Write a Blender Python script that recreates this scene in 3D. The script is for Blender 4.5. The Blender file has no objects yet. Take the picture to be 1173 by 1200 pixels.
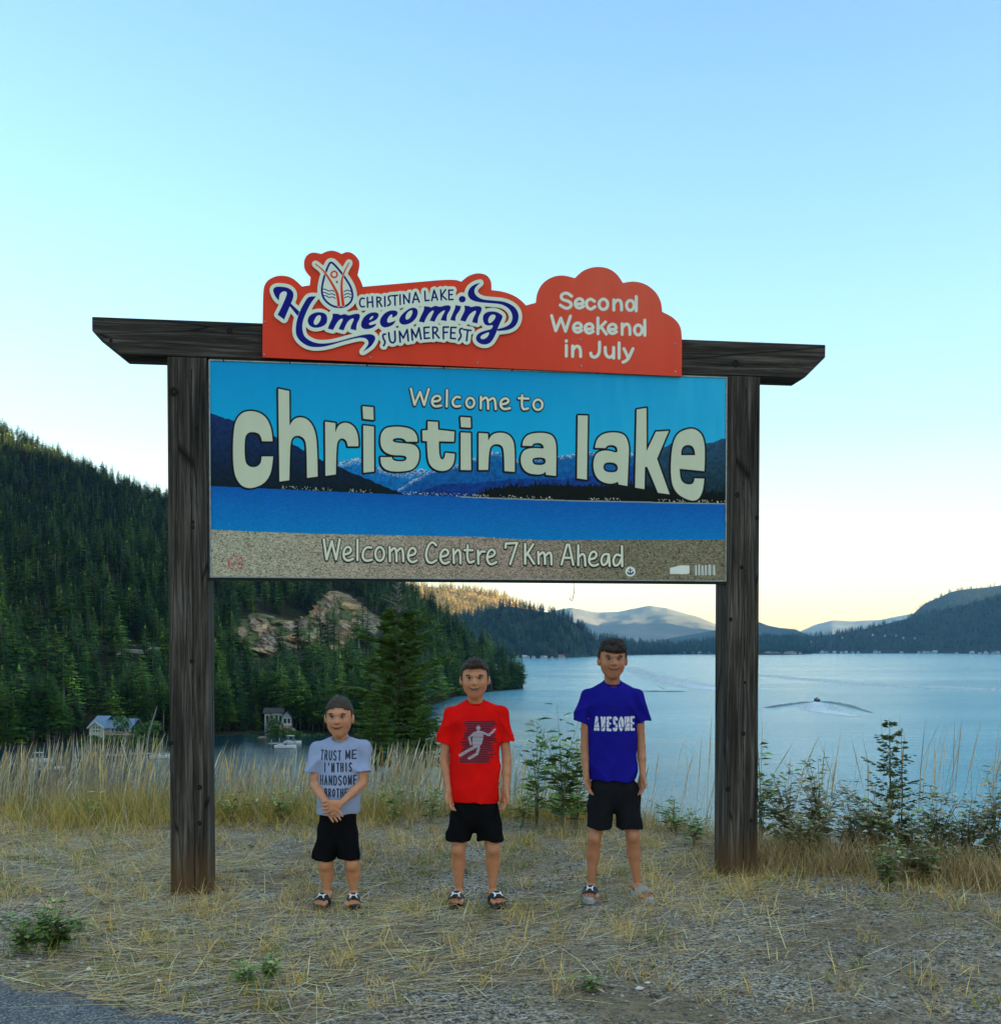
import bpy, bmesh, math, random
import numpy as np
from mathutils import Vector, Matrix, noise as mnoise

random.seed(7)
RNG = np.random.default_rng(11)
R = math.radians
scene = bpy.context.scene
COL = scene.collection

# ---------------------------------------------------------------- camera
CAM_H = 1.47
FPX, PCX, PCY = 1175.0, 586.5, 782.0          # focal length and optical centre in units of the 1173 x 1200 frame
PITCH = math.atan(25.0 / FPX)
HZ = 757.0
cam_d = bpy.data.cameras.new('camera')
cam = bpy.data.objects.new('camera', cam_d)
COL.objects.link(cam)
cam.location = (0, 0, CAM_H)
cam.rotation_euler = (R(90) - PITCH, 0, 0)
cam_d.sensor_fit = 'HORIZONTAL'
cam_d.sensor_width = 36.0
cam_d.lens = 36.0 * FPX / 1173.0
cam_d.shift_y = (PCY - 600.0) / 1173.0
cam_d.clip_start = 0.1
cam_d.clip_end = 60000
scene.camera = cam

# ---------------------------------------------------------------- light
SUN_AZ = (0.90, -0.43)         # a low sun behind the added blocking ridge, right of and a little behind the camera
SUN_EL = 5.5
def srgb(r, g, b):
    def f(c):
        c /= 255.0
        return c / 12.92 if c <= 0.04045 else ((c + 0.055) / 1.055) ** 2.4
    return (f(r), f(g), f(b))

world = bpy.data.worlds.new('World')
scene.world = world
world.use_nodes = True
wn, wl = world.node_tree.nodes, world.node_tree.links
wn.clear()
w_out = wn.new('ShaderNodeOutputWorld')
w_bg1 = wn.new('ShaderNodeBackground'); w_bg2 = wn.new('ShaderNodeBackground'); w_add = wn.new('ShaderNodeAddShader')
w_sky = wn.new('ShaderNodeTexSky'); w_sky.sky_type = 'NISHITA'; w_sky.sun_disc = False
w_sky.sun_elevation = R(SUN_EL); w_sky.sun_rotation = math.atan2(SUN_AZ[0], SUN_AZ[1])
w_sky.altitude = 450; w_sky.air_density = 1.0; w_sky.dust_density = 1.2; w_sky.ozone_density = 1.5
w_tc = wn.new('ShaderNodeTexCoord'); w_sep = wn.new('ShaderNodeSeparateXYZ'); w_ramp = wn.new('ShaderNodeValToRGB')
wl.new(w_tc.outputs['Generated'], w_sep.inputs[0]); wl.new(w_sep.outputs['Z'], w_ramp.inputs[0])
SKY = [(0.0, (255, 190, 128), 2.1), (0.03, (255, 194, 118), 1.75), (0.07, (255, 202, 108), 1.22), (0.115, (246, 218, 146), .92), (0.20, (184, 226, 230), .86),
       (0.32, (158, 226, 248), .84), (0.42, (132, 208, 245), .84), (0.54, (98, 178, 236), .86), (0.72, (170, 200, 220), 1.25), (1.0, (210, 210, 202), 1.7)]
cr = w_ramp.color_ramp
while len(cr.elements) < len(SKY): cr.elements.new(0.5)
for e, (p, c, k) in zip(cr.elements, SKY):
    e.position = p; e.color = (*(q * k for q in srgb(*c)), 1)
wl.new(w_sky.outputs[0], w_bg1.inputs['Color']); w_bg1.inputs['Strength'].default_value = 0.066
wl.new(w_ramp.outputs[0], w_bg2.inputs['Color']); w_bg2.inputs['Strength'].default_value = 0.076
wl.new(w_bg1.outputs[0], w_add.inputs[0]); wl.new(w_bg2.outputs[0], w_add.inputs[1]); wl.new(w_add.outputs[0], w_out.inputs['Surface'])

sun_d = bpy.data.lights.new('sun', 'SUN'); sun_d.energy = 5.0; sun_d.angle = R(0.5); sun_d.color = (1.0, 0.76, 0.46)
sun = bpy.data.objects.new('sun', sun_d); COL.objects.link(sun)
sd = Vector((SUN_AZ[0] * math.cos(R(SUN_EL)), SUN_AZ[1] * math.cos(R(SUN_EL)), math.sin(R(SUN_EL))))
sun.rotation_euler = sd.to_track_quat('Z', 'Y').to_euler()
sun.location = (-30, -30, 60)

scene.view_settings.view_transform = 'Standard'
scene.view_settings.look = 'None'
scene.view_settings.exposure = 2.75
scene.view_settings.gamma = 1.0
scene.view_settings.use_curve_mapping = False
scene.render.engine = 'CYCLES'
scene.cycles.use_denoising = True
scene.cycles.max_bounces = 6
scene.cycles.diffuse_bounces = 3
scene.cycles.glossy_bounces = 3
scene.cycles.transparent_max_bounces = 6
scene.cycles.volume_bounces = 1
scene.cycles.sample_clamp_indirect = 4.0

# ---------------------------------------------------------------- helpers
def tag(o, label=None, cat=None, group=None, kind=None):
    if label: o['label'] = label
    if cat: o['category'] = cat
    if group: o['group'] = group
    if kind: o['kind'] = kind
    return o

def link(o, parent=None):
    COL.objects.link(o)
    if parent: o.parent = parent
    return o

def empty(name, loc=(0, 0, 0), rz=0.0):
    o = bpy.data.objects.new(name, None); o.empty_display_size = 0.2
    o.location = loc; o.rotation_euler = (0, 0, rz)
    return link(o)

def mesh_obj(name, verts, faces, mat=None, parent=None, smooth=False, loc=None):
    me = bpy.data.meshes.new(name)
    me.from_pydata([tuple(v) for v in verts], [], [tuple(f) for f in faces]); me.update()
    if mat: me.materials.append(mat)
    if smooth: me.polygons.foreach_set('use_smooth', [True] * len(me.polygons))
    o = bpy.data.objects.new(name, me); link(o, parent)
    if loc: o.location = loc
    return o

def np_mesh(name, V, F, mat=None, parent=None, smooth=False, col=None, uv=None):
    """V (n,3); F (m,3) or (m,4) int; col: per-vertex rgb"""
    me = bpy.data.meshes.new(name)
    V = np.ascontiguousarray(V, np.float32); F = np.ascontiguousarray(F, np.int32)
    n, m, k = len(V), len(F), F.shape[1]
    me.vertices.add(n); me.vertices.foreach_set('co', V.ravel())
    me.loops.add(m * k); me.loops.foreach_set('vertex_index', F.ravel())
    me.polygons.add(m)
    me.polygons.foreach_set('loop_start', np.arange(0, m * k, k, dtype=np.int32))
    me.polygons.foreach_set('loop_total', np.full(m, k, np.int32))
    if smooth: me.polygons.foreach_set('use_smooth', np.ones(m, bool))
    me.update(calc_edges=True)
    if col is not None:
        a = me.color_attributes.new('Col', 'FLOAT_COLOR', 'POINT')
        c4 = np.ones((n, 4), np.float32); c4[:, :3] = col
        a.data.foreach_set('color', c4.ravel())
    if uv is not None:
        l = me.uv_layers.new(name='UVMap')
        l.data.foreach_set('uv', np.ascontiguousarray(uv[F.ravel()] if len(uv) == n else uv, np.float32).ravel())
    if mat: me.materials.append(mat)
    o = bpy.data.objects.new(name, me); link(o, parent)
    return o

class MB:
    """collects boxes, tubes and free polygons for one mesh"""
    def __init__(s): s.v = []; s.f = []
    def add(s, v, f):
        k = len(s.v); s.v += [tuple(p) for p in v]; s.f += [tuple(i + k for i in q) for q in f]
    def box(s, a, b, M=None):
        x0, y0, z0 = a; x1, y1, z1 = b
        v = [Vector(p) for p in ((x0,y0,z0),(x1,y0,z0),(x1,y1,z0),(x0,y1,z0),(x0,y0,z1),(x1,y0,z1),(x1,y1,z1),(x0,y1,z1))]
        if M is not None: v = [M @ p for p in v]
        s.add(v, [(0,3,2,1),(4,5,6,7),(0,1,5,4),(1,2,6,5),(2,3,7,6),(3,0,4,7)])
    def tube(s, pts, rads, n=8, cap=True):
        pts = [Vector(p) for p in pts]
        if not hasattr(rads, '__len__'): rads = [rads] * len(pts)
        rings = []
        for i, p in enumerate(pts):
            d = (pts[min(i + 1, len(pts) - 1)] - pts[max(i - 1, 0)]).normalized()
            q = d.to_track_quat('Z', 'Y')
            rings.append([p + q @ Vector((math.cos(2 * math.pi * j / n) * rads[i], math.sin(2 * math.pi * j / n) * rads[i], 0)) for j in range(n)])
        v = [p for r in rings for p in r]; f = []
        for i in range(len(pts) - 1):
            for j in range(n):
                f.append((i * n + j, i * n + (j + 1) % n, (i + 1) * n + (j + 1) % n, (i + 1) * n + j))
        if cap: f.append(tuple(range(n - 1, -1, -1))); f.append(tuple((len(pts) - 1) * n + j for j in range(n)))
        s.add(v, f)
    def build(s, name, mat=None, parent=None, smooth=False, bevel=0.0):
        o = mesh_obj(name, s.v, s.f, mat, parent, smooth)
        if bevel:
            m = o.modifiers.new('bevel', 'BEVEL'); m.width = bevel; m.segments = 2; m.limit_method = 'ANGLE'
        return o

def hash2(ix, iy, seed=0):
    h = (ix.astype(np.int64) * 374761393 + iy.astype(np.int64) * 668265263 + seed * 1442695041) & 0xffffffff
    h = ((h ^ (h >> 13)) * 1274126177) & 0xffffffff
    return ((h ^ (h >> 16)) & 0xffff) / 65535.0
def vnoise(x, y, seed=0):
    x = np.asarray(x, float); y = np.asarray(y, float)
    ix, iy = np.floor(x), np.floor(y); fx, fy = x - ix, y - iy
    fx = fx * fx * (3 - 2 * fx); fy = fy * fy * (3 - 2 * fy)
    a = hash2(ix, iy, seed); b = hash2(ix + 1, iy, seed); c = hash2(ix, iy + 1, seed); d = hash2(ix + 1, iy + 1, seed)
    return (a * (1 - fx) + b * fx) * (1 - fy) + (c * (1 - fx) + d * fx) * fy
def fbm(x, y, oct=4, seed=0):
    s, a, t = 0.0, 1.0, 0.0
    for i in range(oct):
        s = s + a * vnoise(np.asarray(x) * 2 ** i, np.asarray(y) * 2 ** i, seed + i * 17); t += a; a *= 0.5
    return s / t

# ---- pixel <-> place
def px_at(px, Y):        # lateral offset at depth Y
    return (px - PCX) / FPX * Y
def z_at(py, Y):
    return CAM_H + (HZ - py) / FPX * Y
def proj(P):
    """world points (n,3) -> frame pixels (n,2), depth"""
    P = np.asarray(P, float); c, s = math.cos(PITCH), math.sin(PITCH)
    x = P[..., 0]; y = P[..., 1]; z = P[..., 2] - CAM_H
    d = y * c - z * s; u = y * s + z * c
    return PCX + FPX * x / d, PCY - FPX * u / d, d
def ray(px, py):
    c, s = math.cos(PITCH), math.sin(PITCH); a = (px - PCX) / FPX; b = -(py - PCY) / FPX
    return np.array([a, c + b * s, -s + b * c])
def on_ground(px, py, z=0.0):
    r = ray(px, py); t = (z - CAM_H) / r[2]
    return r[0] * t, r[1] * t

# ---- materials
class NT:
    def __init__(s, name):
        s.m = bpy.data.materials.new(name); s.m.use_nodes = True
        s.n = s.m.node_tree.nodes; s.l = s.m.node_tree.links
        s.b = s.n['Principled BSDF']; s.co = None
    def new(s, t, **kw):
        n = s.n.new(t)
        for k, v in kw.items(): setattr(n, k, v)
        return n
    def lk(s, a, b): s.l.new(a, b)
    def coords(s, scale=(1, 1, 1), kind='Object'):
        tc = s.new('ShaderNodeTexCoord'); mp = s.new('ShaderNodeMapping'); mp.inputs['Scale'].default_value = scale
        s.lk(tc.outputs[kind], mp.inputs[0]); return mp.outputs[0]
    def noise(s, co, scale, detail=4, rough=0.55, dist=0.0):
        n = s.new('ShaderNodeTexNoise'); n.inputs['Scale'].default_value = scale; n.inputs['Detail'].default_value = detail
        n.inputs['Roughness'].default_value = rough; n.inputs['Distortion'].default_value = dist
        s.lk(co, n.inputs['Vector']); return n.outputs['Fac']
    def vor(s, co, scale, feature='F1', out='Distance'):
        n = s.new('ShaderNodeTexVoronoi'); n.feature = feature; n.inputs['Scale'].default_value = scale
        s.lk(co, n.inputs['Vector']); return n.outputs[out]
    def ramp(s, fac, stops, interp='LINEAR'):
        r = s.new('ShaderNodeValToRGB'); r.color_ramp.interpolation = interp
        while len(r.color_ramp.elements) < len(stops): r.color_ramp.elements.new(0.5)
        for e, (p, c) in zip(r.color_ramp.elements, stops):
            e.position = p; e.color = (*c, 1) if hasattr(c, '__len__') else (c, c, c, 1)
        s.lk(fac, r.inputs[0]); return r.outputs[0]
    def mix(s, fac, a, b, mode='MIX'):
        n = s.new('ShaderNodeMix'); n.data_type = 'RGBA'; n.blend_type = mode
        for sock, v in ((n.inputs[0], fac), (n.inputs[6], a), (n.inputs[7], b)):
            if hasattr(v, 'is_linked'): s.lk(v, sock)
            elif hasattr(v, '__len__'): sock.default_value = (*v, 1)
            else: sock.default_value = v
        return n.outputs[2]
    def math(s, op, a, b=0.0):
        n = s.new('ShaderNodeMath'); n.operation = op
        for sock, v in ((n.inputs[0], a), (n.inputs[1], b)):
            if hasattr(v, 'is_linked'): s.lk(v, sock)
            else: sock.default_value = v
        return n.outputs[0]
    def bump(s, h, strength=0.3, dist=0.01):
        n = s.new('ShaderNodeBump'); n.inputs['Strength'].default_value = strength; n.inputs['Distance'].default_value = dist
        s.lk(h, n.inputs['Height']); s.lk(n.outputs[0], s.b.inputs['Normal']); return n
    def base(s, v):
        if hasattr(v, 'is_linked'): s.lk(v, s.b.inputs['Base Color'])
        else: s.b.inputs['Base Color'].default_value = (*v, 1)
    def rough(s, v, spec=0.3):
        s.b.inputs['Roughness'].default_value = v; s.b.inputs['Specular IOR Level'].default_value = spec

def simple(name, col, rough=0.7, spec=0.3, var=0.15, scale=12.0, bump=0.0, metal=0.0, bdist=0.005):
    t = NT(name); co = t.coords(); n = t.noise(co, scale)
    lo = tuple(max(0, c * (1 - var)) for c in col); hi = tuple(min(1, c * (1 + var)) for c in col)
    t.base(t.ramp(n, [(0.3, lo), (0.7, hi)])); t.rough(rough, spec)
    t.b.inputs['Metallic'].default_value = metal
    if bump: t.bump(n, bump, bdist)
    return t.m

def attr_mat(name, rough=0.8, spec=0.15, trans=0.0):
    t = NT(name); a = t.new('ShaderNodeAttribute', attribute_name='Col'); co = t.coords()
    n = t.noise(co, 30.0, 3)
    t.base(t.mix(1.0, a.outputs['Color'], t.ramp(n, [(0.3, 0.75), (0.7, 1.15)]), 'MULTIPLY')); t.rough(rough, spec)
    return t.m

# ---------------------------------------------------------------- print rasteriser
def resample_smooth(pts, closed=True, it=2):
    """points (x,y) smooth, (x,y,1) sharp; corner cutting that keeps sharp points"""
    P = [(p[0], p[1], len(p) > 2) for p in pts]
    for _ in range(it):
        Q = []; n = len(P)
        for i in range(n):
            a, b = P[i], P[(i + 1) % n]
            if not closed and i == n - 1: Q.append(a); break
            if a[2] or (not closed and i == 0): Q.append(a)
            else: Q.append((a[0] * .75 + b[0] * .25, a[1] * .75 + b[1] * .25, False))
            if not (b[2] or (not closed and i == n - 2)): Q.append((a[0] * .25 + b[0] * .75, a[1] * .25 + b[1] * .75, False))
        P = Q
    return np.array([(p[0], p[1]) for p in P], float)

def seg_dist(X, Y, P, closed=False, radii=None):
    d = np.full(X.shape, 1e9, np.float32); n = len(P)
    for i in range(n if closed else n - 1):
        ax, ay = P[i]; bx, by = P[(i + 1) % n]; dx, dy = bx - ax, by - ay
        t = np.clip(((X - ax) * dx + (Y - ay) * dy) / max(dx * dx + dy * dy, 1e-12), 0, 1)
        q = np.sqrt((X - ax - t * dx) ** 2 + (Y - ay - t * dy) ** 2)
        if radii is not None:
            r0 = radii[i]; r1 = radii[(i + 1) % n]; q = q - (r0 + (r1 - r0) * t)
        d = np.minimum(d, q)
    return d
def inside(X, Y, P):
    c = np.zeros(X.shape, bool); n = len(P)
    for i in range(n):
        ax, ay = P[i]; bx, by = P[(i + 1) % n]
        if ay == by: continue
        c ^= ((ay > Y) != (by > Y)) & (X < (bx - ax) * (Y - ay) / (by - ay) + ax)
    return c

class Canvas:
    """RGB print painted on a flat board; X, Y hold each texel's own drawing coordinates"""
    def __init__(s, X, Y, base):
        s.X = X.astype(np.float32); s.Y = Y.astype(np.float32); s.h, s.w = X.shape
        s.c = np.empty((s.h, s.w, 3), np.float32); s.c[:] = base
        s.aa = abs(float(X[s.h // 2, s.w // 2 + 1] - X[s.h // 2, s.w // 2]))
    def win(s, x0, x1, y0, y1):
        cols = np.where((s.X.max(0) >= x0) & (s.X.min(0) <= x1))[0]; rows = np.where((s.Y.max(1) >= y0) & (s.Y.min(1) <= y1))[0]
        if len(cols) == 0 or len(rows) == 0: return None
        return slice(rows[0], rows[-1] + 1), slice(cols[0], cols[-1] + 1)
    def sdf(s, shapes, m):
        """union of shapes: ('s', pts, r[, closed]) strokes, ('p', outer, [holes]) polygons -> window, signed distance"""
        allp = np.concatenate([np.asarray(q[1], float)[:, :2] for q in shapes])
        w = s.win(allp[:, 0].min() - m, allp[:, 0].max() + m, allp[:, 1].min() - m, allp[:, 1].max() + m)
        if w is None: return None, None
        X, Y = s.X[w], s.Y[w]; D = np.full(X.shape, 1e9, np.float32)
        for q in shapes:
            if q[0] == 's':
                r = q[2]; closed = len(q) > 3 and q[3]
                d = seg_dist(X, Y, q[1], closed, r) if hasattr(r, '__len__') else seg_dist(X, Y, q[1], closed) - r
            else:
                d = seg_dist(X, Y, q[1], True); d = np.where(inside(X, Y, q[1]), -d, d)
                for h in q[2]:
                    e = seg_dist(X, Y, h, True); e = np.where(inside(X, Y, h), -e, e); d = np.maximum(d, -e)
            D = np.minimum(D, d)
        return w, D
    def fill(s, shapes, col, grow=0.0, alpha=1.0):
        w, D = s.sdf(shapes, grow + 2)
        if w is None: return
        a = np.clip(0.5 - (D - grow) / s.aa, 0, 1)[..., None] * alpha
        s.c[w] = s.c[w] * (1 - a) + np.asarray(col, np.float32) * a
    def image(s, name):
        img = bpy.data.images.new(name, s.w, s.h, alpha=False, float_buffer=False)
        lin = np.clip(s.c, 0, 1); e = np.where(lin <= 0.0031308, lin * 12.92, 1.055 * lin ** (1 / 2.4) - 0.055)
        a = np.ones((s.h, s.w, 4), np.float32); a[..., :3] = e
        img.pixels.foreach_set(a.ravel()); img.update(); img.pack()
        return img
def ell(cx, cy, rx, ry, n=20):
    return [(cx + rx * math.cos(2 * math.pi * i / n), cy + ry * math.sin(2 * math.pi * i / n)) for i in range(n)]
def crop(ox, oy, k):
    return lambda pts: [(ox + p[0] / k, oy + p[1] / k) + tuple(p[2:]) for p in pts]
def PG(f, outer, *holes): return ('p', resample_smooth(f(outer)), [resample_smooth(f(h)) for h in holes])
def ST(f, pts, r, closed=False):
    return ('s', resample_smooth(f(pts), closed, 2) if len(pts) > 2 else np.array(f(pts), float)[:, :2], r, closed)
def SK(f, pts, r, closed=False): return ('s', np.array(f(pts), float)[:, :2], r, closed)
def rot_e(cx, cy, rx, ry): return [(cx - rx * .8, cy + ry * .12), (cx + rx * .95, cy + ry * .05), (cx + rx * .8, cy - ry * .7), (cx, cy - ry), (cx - rx, cy - ry * .5), (cx - rx, cy + ry * .5), (cx, cy + ry), (cx + rx * .9, cy + ry * .65)]

# sign plane (front of the posts): P0 + s*dir ; yawed 7 degrees
SG0 = np.array([-1.93, 5.83]); SA = R(7.0); SGD = np.array([math.cos(SA), math.sin(SA)]); SGN = np.array([math.sin(SA), -math.cos(SA)])
def sgn(px, py, off=0.0):
    r = ray(px, py); o = SG0 + SGN * off
    # solve r*t = o + d*s
    A = np.array([[r[0], -SGD[0]], [r[1], -SGD[1]]]); t, s = np.linalg.solve(A, o)
    return s, CAM_H + r[2] * t
def plane_px(S, Z, off=0.0):
    x = SG0[0] + SGN[0] * off + SGD[0] * S; y = SG0[1] + SGN[1] * off + SGD[1] * S
    a, b, _ = proj(np.stack([x, y, Z], -1)); return a, b
def curve_plate(name, loops, depth, mat, parent, yfront, uvbox, bevel=0.0):
    """flat plate with holes from closed loops in (s,z), front face at local y = yfront"""
    cu = bpy.data.curves.new(name, 'CURVE'); cu.dimensions = '2D'; cu.fill_mode = 'BOTH'; cu.extrude = depth / 2
    for L in loops:
        sp = cu.splines.new('POLY'); sp.points.add(len(L) - 1); sp.use_cyclic_u = True
        for p, q in zip(sp.points, L): p.co = (q[0], q[1], 0, 1)
    tmp = bpy.data.objects.new(name + '_tmp', cu); COL.objects.link(tmp)
    dg = bpy.context.evaluated_depsgraph_get(); me = bpy.data.meshes.new_from_object(tmp.evaluated_get(dg)); me.name = name
    bpy.data.objects.remove(tmp); bpy.data.curves.remove(cu)
    n = len(me.vertices); co = np.empty(n * 3, np.float32); me.vertices.foreach_get('co', co); co = co.reshape(-1, 3)
    new = np.stack([co[:, 0], yfront + depth / 2 - co[:, 2], co[:, 1]], 1).astype(np.float32)
    me.vertices.foreach_set('co', new.ravel()); me.update()
    x0, x1, z0, z1 = uvbox
    uvl = me.uv_layers[0] if me.uv_layers else me.uv_layers.new(name='UVMap')
    vi = np.empty(len(me.loops), np.int32); me.loops.foreach_get('vertex_index', vi)
    uv = np.stack([(new[vi, 0] - x0) / (x1 - x0), (new[vi, 2] - z0) / (z1 - z0)], 1)
    uvl.data.foreach_set('uv', uv.astype(np.float32).ravel())
    me.materials.clear(); me.materials.append(mat)
    o = bpy.data.objects.new(name, me); link(o, parent); return o
def print_mat(name, img, rough=0.35, spec=0.4, wear=0.06, gain=1.0):
    t = NT(name); im = t.new('ShaderNodeTexImage'); im.image = img; im.interpolation = 'Cubic'
    uv = t.new('ShaderNodeUVMap'); t.lk(uv.outputs[0], im.inputs[0])
    co = t.coords((1.0, 1.0, 0.25)); n = t.noise(co, 9.0, 6)
    t.base(t.mix(1.0, im.outputs[0], t.ramp(n, [(0.3, 1 - wear), (0.75, 1.0)]), 'MULTIPLY')); t.rough(rough, spec)
    return t.m
def contours(D, xs, ys, lev=0.0):
    """closed iso loops of D(len(ys),len(xs)) at lev"""
    D = D - lev; H, W = D.shape; ins = D < 0; segs = {}
    def pt(i, j, k, l):
        a, b = D[i, j], D[k, l]; t = a / (a - b)
        return (xs[j] + (xs[l] - xs[j]) * t, ys[i] + (ys[k] - ys[i]) * t)
    code = ins[:-1, :-1] * 1 + ins[:-1, 1:] * 2 + ins[1:, 1:] * 4 + ins[1:, :-1] * 8
    pts = {}
    E = {0: lambda i, j: ('h', i, j), 1: lambda i, j: ('v', i, j + 1), 2: lambda i, j: ('h', i + 1, j), 3: lambda i, j: ('v', i, j)}
    T = {1: [(3, 0)], 2: [(0, 1)], 3: [(3, 1)], 4: [(1, 2)], 5: [(3, 0), (1, 2)], 6: [(0, 2)], 7: [(3, 2)], 8: [(2, 3)], 9: [(2, 0)], 10: [(0, 1), (2, 3)], 11: [(2, 1)], 12: [(1, 3)], 13: [(1, 0)], 14: [(0, 3)]}
    for i, j in zip(*np.where((code > 0) & (code < 15))):
        for a, b in T[int(code[i, j])]:
            ka, kb = E[a](i, j), E[b](i, j)
            for k in (ka, kb):
                if k not in pts: pts[k] = pt(k[1], k[2], k[1], k[2] + 1) if k[0] == 'h' else pt(k[1], k[2], k[1] + 1, k[2])
            segs.setdefault(ka, []).append(kb); segs.setdefault(kb, []).append(ka)
    seen = set(); loops = []
    for k in segs:
        if k in seen: continue
        L = [k]; seen.add(k); cur = k
        while True:
            nx = [q for q in segs[cur] if q not in seen]
            if not nx: break
            cur = nx[0]; seen.add(cur); L.append(cur)
        if len(L) > 6: loops.append([pts[q] for q in L])
    return loops

# ================================================================ THE WELCOME SIGN
def PR(r, g, b, e=0.70):
    return tuple(min(0.86, c / e * k) for c, k in zip(srgb(r, g, b), (1.08, 1.0, .80)))

def wood_mat(name, vertical=True, tint=1.0, rust=False):
    t = NT(name)
    sc = (38, 38, 1.6) if vertical else (1.6, 38, 38)
    co = t.coords(sc); big = t.coords((2.2, 2.2, 1.0) if vertical else (1.0, 2.2, 2.2))
    g1 = t.noise(co, 1.0, 6, 0.65, 0.4); g2 = t.noise(big, 1.6, 3)
    fine = t.coords((150, 150, 5) if vertical else (5, 150, 150)); g3 = t.noise(fine, 1.0, 3)
    c1 = t.ramp(g1, [(0.30, tuple(k * tint for k in (0.012, 0.010, 0.008))), (0.5, tuple(k * tint for k in (0.062, 0.053, 0.044))), (0.72, tuple(k * tint for k in (0.20, 0.18, 0.155)))])
    c2 = t.mix(1.0, c1, t.ramp(g2, [(0.3, (0.62, 0.62, 0.64)), (0.7, (1.15, 1.08, 1.0))]), 'MULTIPLY')
    c3 = t.mix(1.0, c2, t.ramp(g3, [(0.3, 0.72), (0.65, 1.15)]), 'MULTIPLY')
    # long checks (splits) following the grain
    cr_ = t.vor(t.coords((7, 7, 0.35) if vertical else (0.35, 7, 7)), 1.3, 'DISTANCE_TO_EDGE')
    c4 = t.mix(t.ramp(cr_, [(0.0, 1.0), (0.018, 0.0)]), c3, (0.006, 0.005, 0.004))
    if rust:
        gc = t.new('ShaderNodeTexCoord'); sp = t.new('ShaderNodeSeparateXYZ'); t.lk(gc.outputs['Object'], sp.inputs[0])
        zz = t.math('ADD', sp.outputs['Z'], t.math('MULTIPLY', g2, 0.35))
        c4 = t.mix(t.ramp(zz, [(0.2, 0.75), (0.52, 0.0)]), c4, (0.13, 0.065, 0.022))
    t.base(c4); t.rough(0.86, 0.2)
    t.bump(t.mix(0.5, t.mix(0.35, g1, g3), t.ramp(cr_, [(0.0, 0.0), (0.03, 1.0)]), 'MULTIPLY'), 0.75, 0.006)
    return t.m
M_post = wood_mat('weathered_post_wood', True, 0.95, True)
M_beam = wood_mat('weathered_beam_wood', False, 0.8)
M_knot = simple('knot_wood', (0.012, 0.009, 0.007), 0.9)
M_alu = simple('aluminium_edge', (0.30, 0.30, 0.28), 0.45, 0.5, 0.3, 40, metal=0.3)
M_black = simple('gap_shade_and_screw_black', (0.008, 0.008, 0.009), 0.6)
M_steel = simple('bolt_steel', (0.42, 0.40, 0.38), 0.35, 0.5, 0.2, metal=0.7)
M_wire = simple('wire_dark', (0.05, 0.045, 0.04), 0.5)

sign = empty('welcome_sign', (SG0[0], SG0[1], 0), SA)
tag(sign, 'timber framed roadside sign with blue lake picture panel and red board on top', 'sign')
def S_(px, py, off=0.0): return sgn(px, py, off)

def timber(name, outline_front, depth, mat, axis, rough=0.004, seed=1):
    """front outline in (s,z) extruded back; edges slightly worn"""
    bm = bmesh.new()
    vf = [bm.verts.new((s, 0, z)) for s, z in outline_front]; vb = [bm.verts.new((s, depth, z)) for s, z in outline_front]
    bm.faces.new(vf); bm.faces.new(vb[::-1]); n = len(vf)
    for i in range(n): bm.faces.new((vf[i], vb[i], vb[(i + 1) % n], vf[(i + 1) % n]))
    bmesh.ops.recalc_face_normals(bm, faces=bm.faces)
    bmesh.ops.bevel(bm, geom=list(bm.edges), offset=0.007, segments=2, affect='EDGES', profile=0.6)
    me = bpy.data.meshes.new(name); bm.to_mesh(me); bm.free(); me.materials.append(mat)
    o = bpy.data.objects.new(name, me); link(o, sign); return o

zb_l = S_(140, 411.5)[1]; zb_r = S_(900, 444.5)[1]
zb = (zb_l + zb_r) / 2
zt = (S_(200, 370.5)[1] + S_(900, 404.5)[1]) / 2
sl, sr = S_(107.5, 370)[0], S_(967.5, 410)[0]
beam = timber('beam', [(sl, zt), (sl, zt - 0.082), (sl + 0.16, zb), (sr - 0.135, zb), (sr, zt - 0.078), (sr, zt)], 0.205, M_beam, 'x')
pl0, pl1 = S_(197.5, 700)[0], S_(244.0, 700)[0]
pr0, pr1 = S_(850.8, 700)[0], S_(889.5, 700)[0]
for (a, b) in ((pl0, pl1), (pr0, pr1)):
    po = timber('post', [(0, zb - 0.002), (0, -0.25), (b - a, -0.25), (b - a, zb - 0.002)], 0.2, M_post, 'z')
    po.location = (a, 0.0, 0)
    # two planks bolted together: a dark seam down the face
    seam = MB(); x = (b - a) * (0.60 if a < 1 else 0.55); pts = []
    for k in range(60):
        z0 = -0.05 + (zb - 0.02) * k / 59; pts.append((x + 0.0022 * math.sin(k * 0.9) + 0.004 * math.sin(k * .23), z0))
    for k in range(59):
        (xa, za), (xb, zb2) = pts[k], pts[k + 1]; wd = 0.0016 + 0.0014 * math.sin(k * 1.7) ** 2
        seam.add([(xa - wd, -0.0015, za), (xa + wd, -0.0015, za), (xb + wd, -0.0015, zb2), (xb - wd, -0.0015, zb2), (xa, 0.004, za), (xb, 0.004, zb2)], [(0, 1, 2, 3), (1, 4, 5, 2), (0, 3, 5, 4)])
    so = seam.build('seam', M_knot, po)
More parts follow.
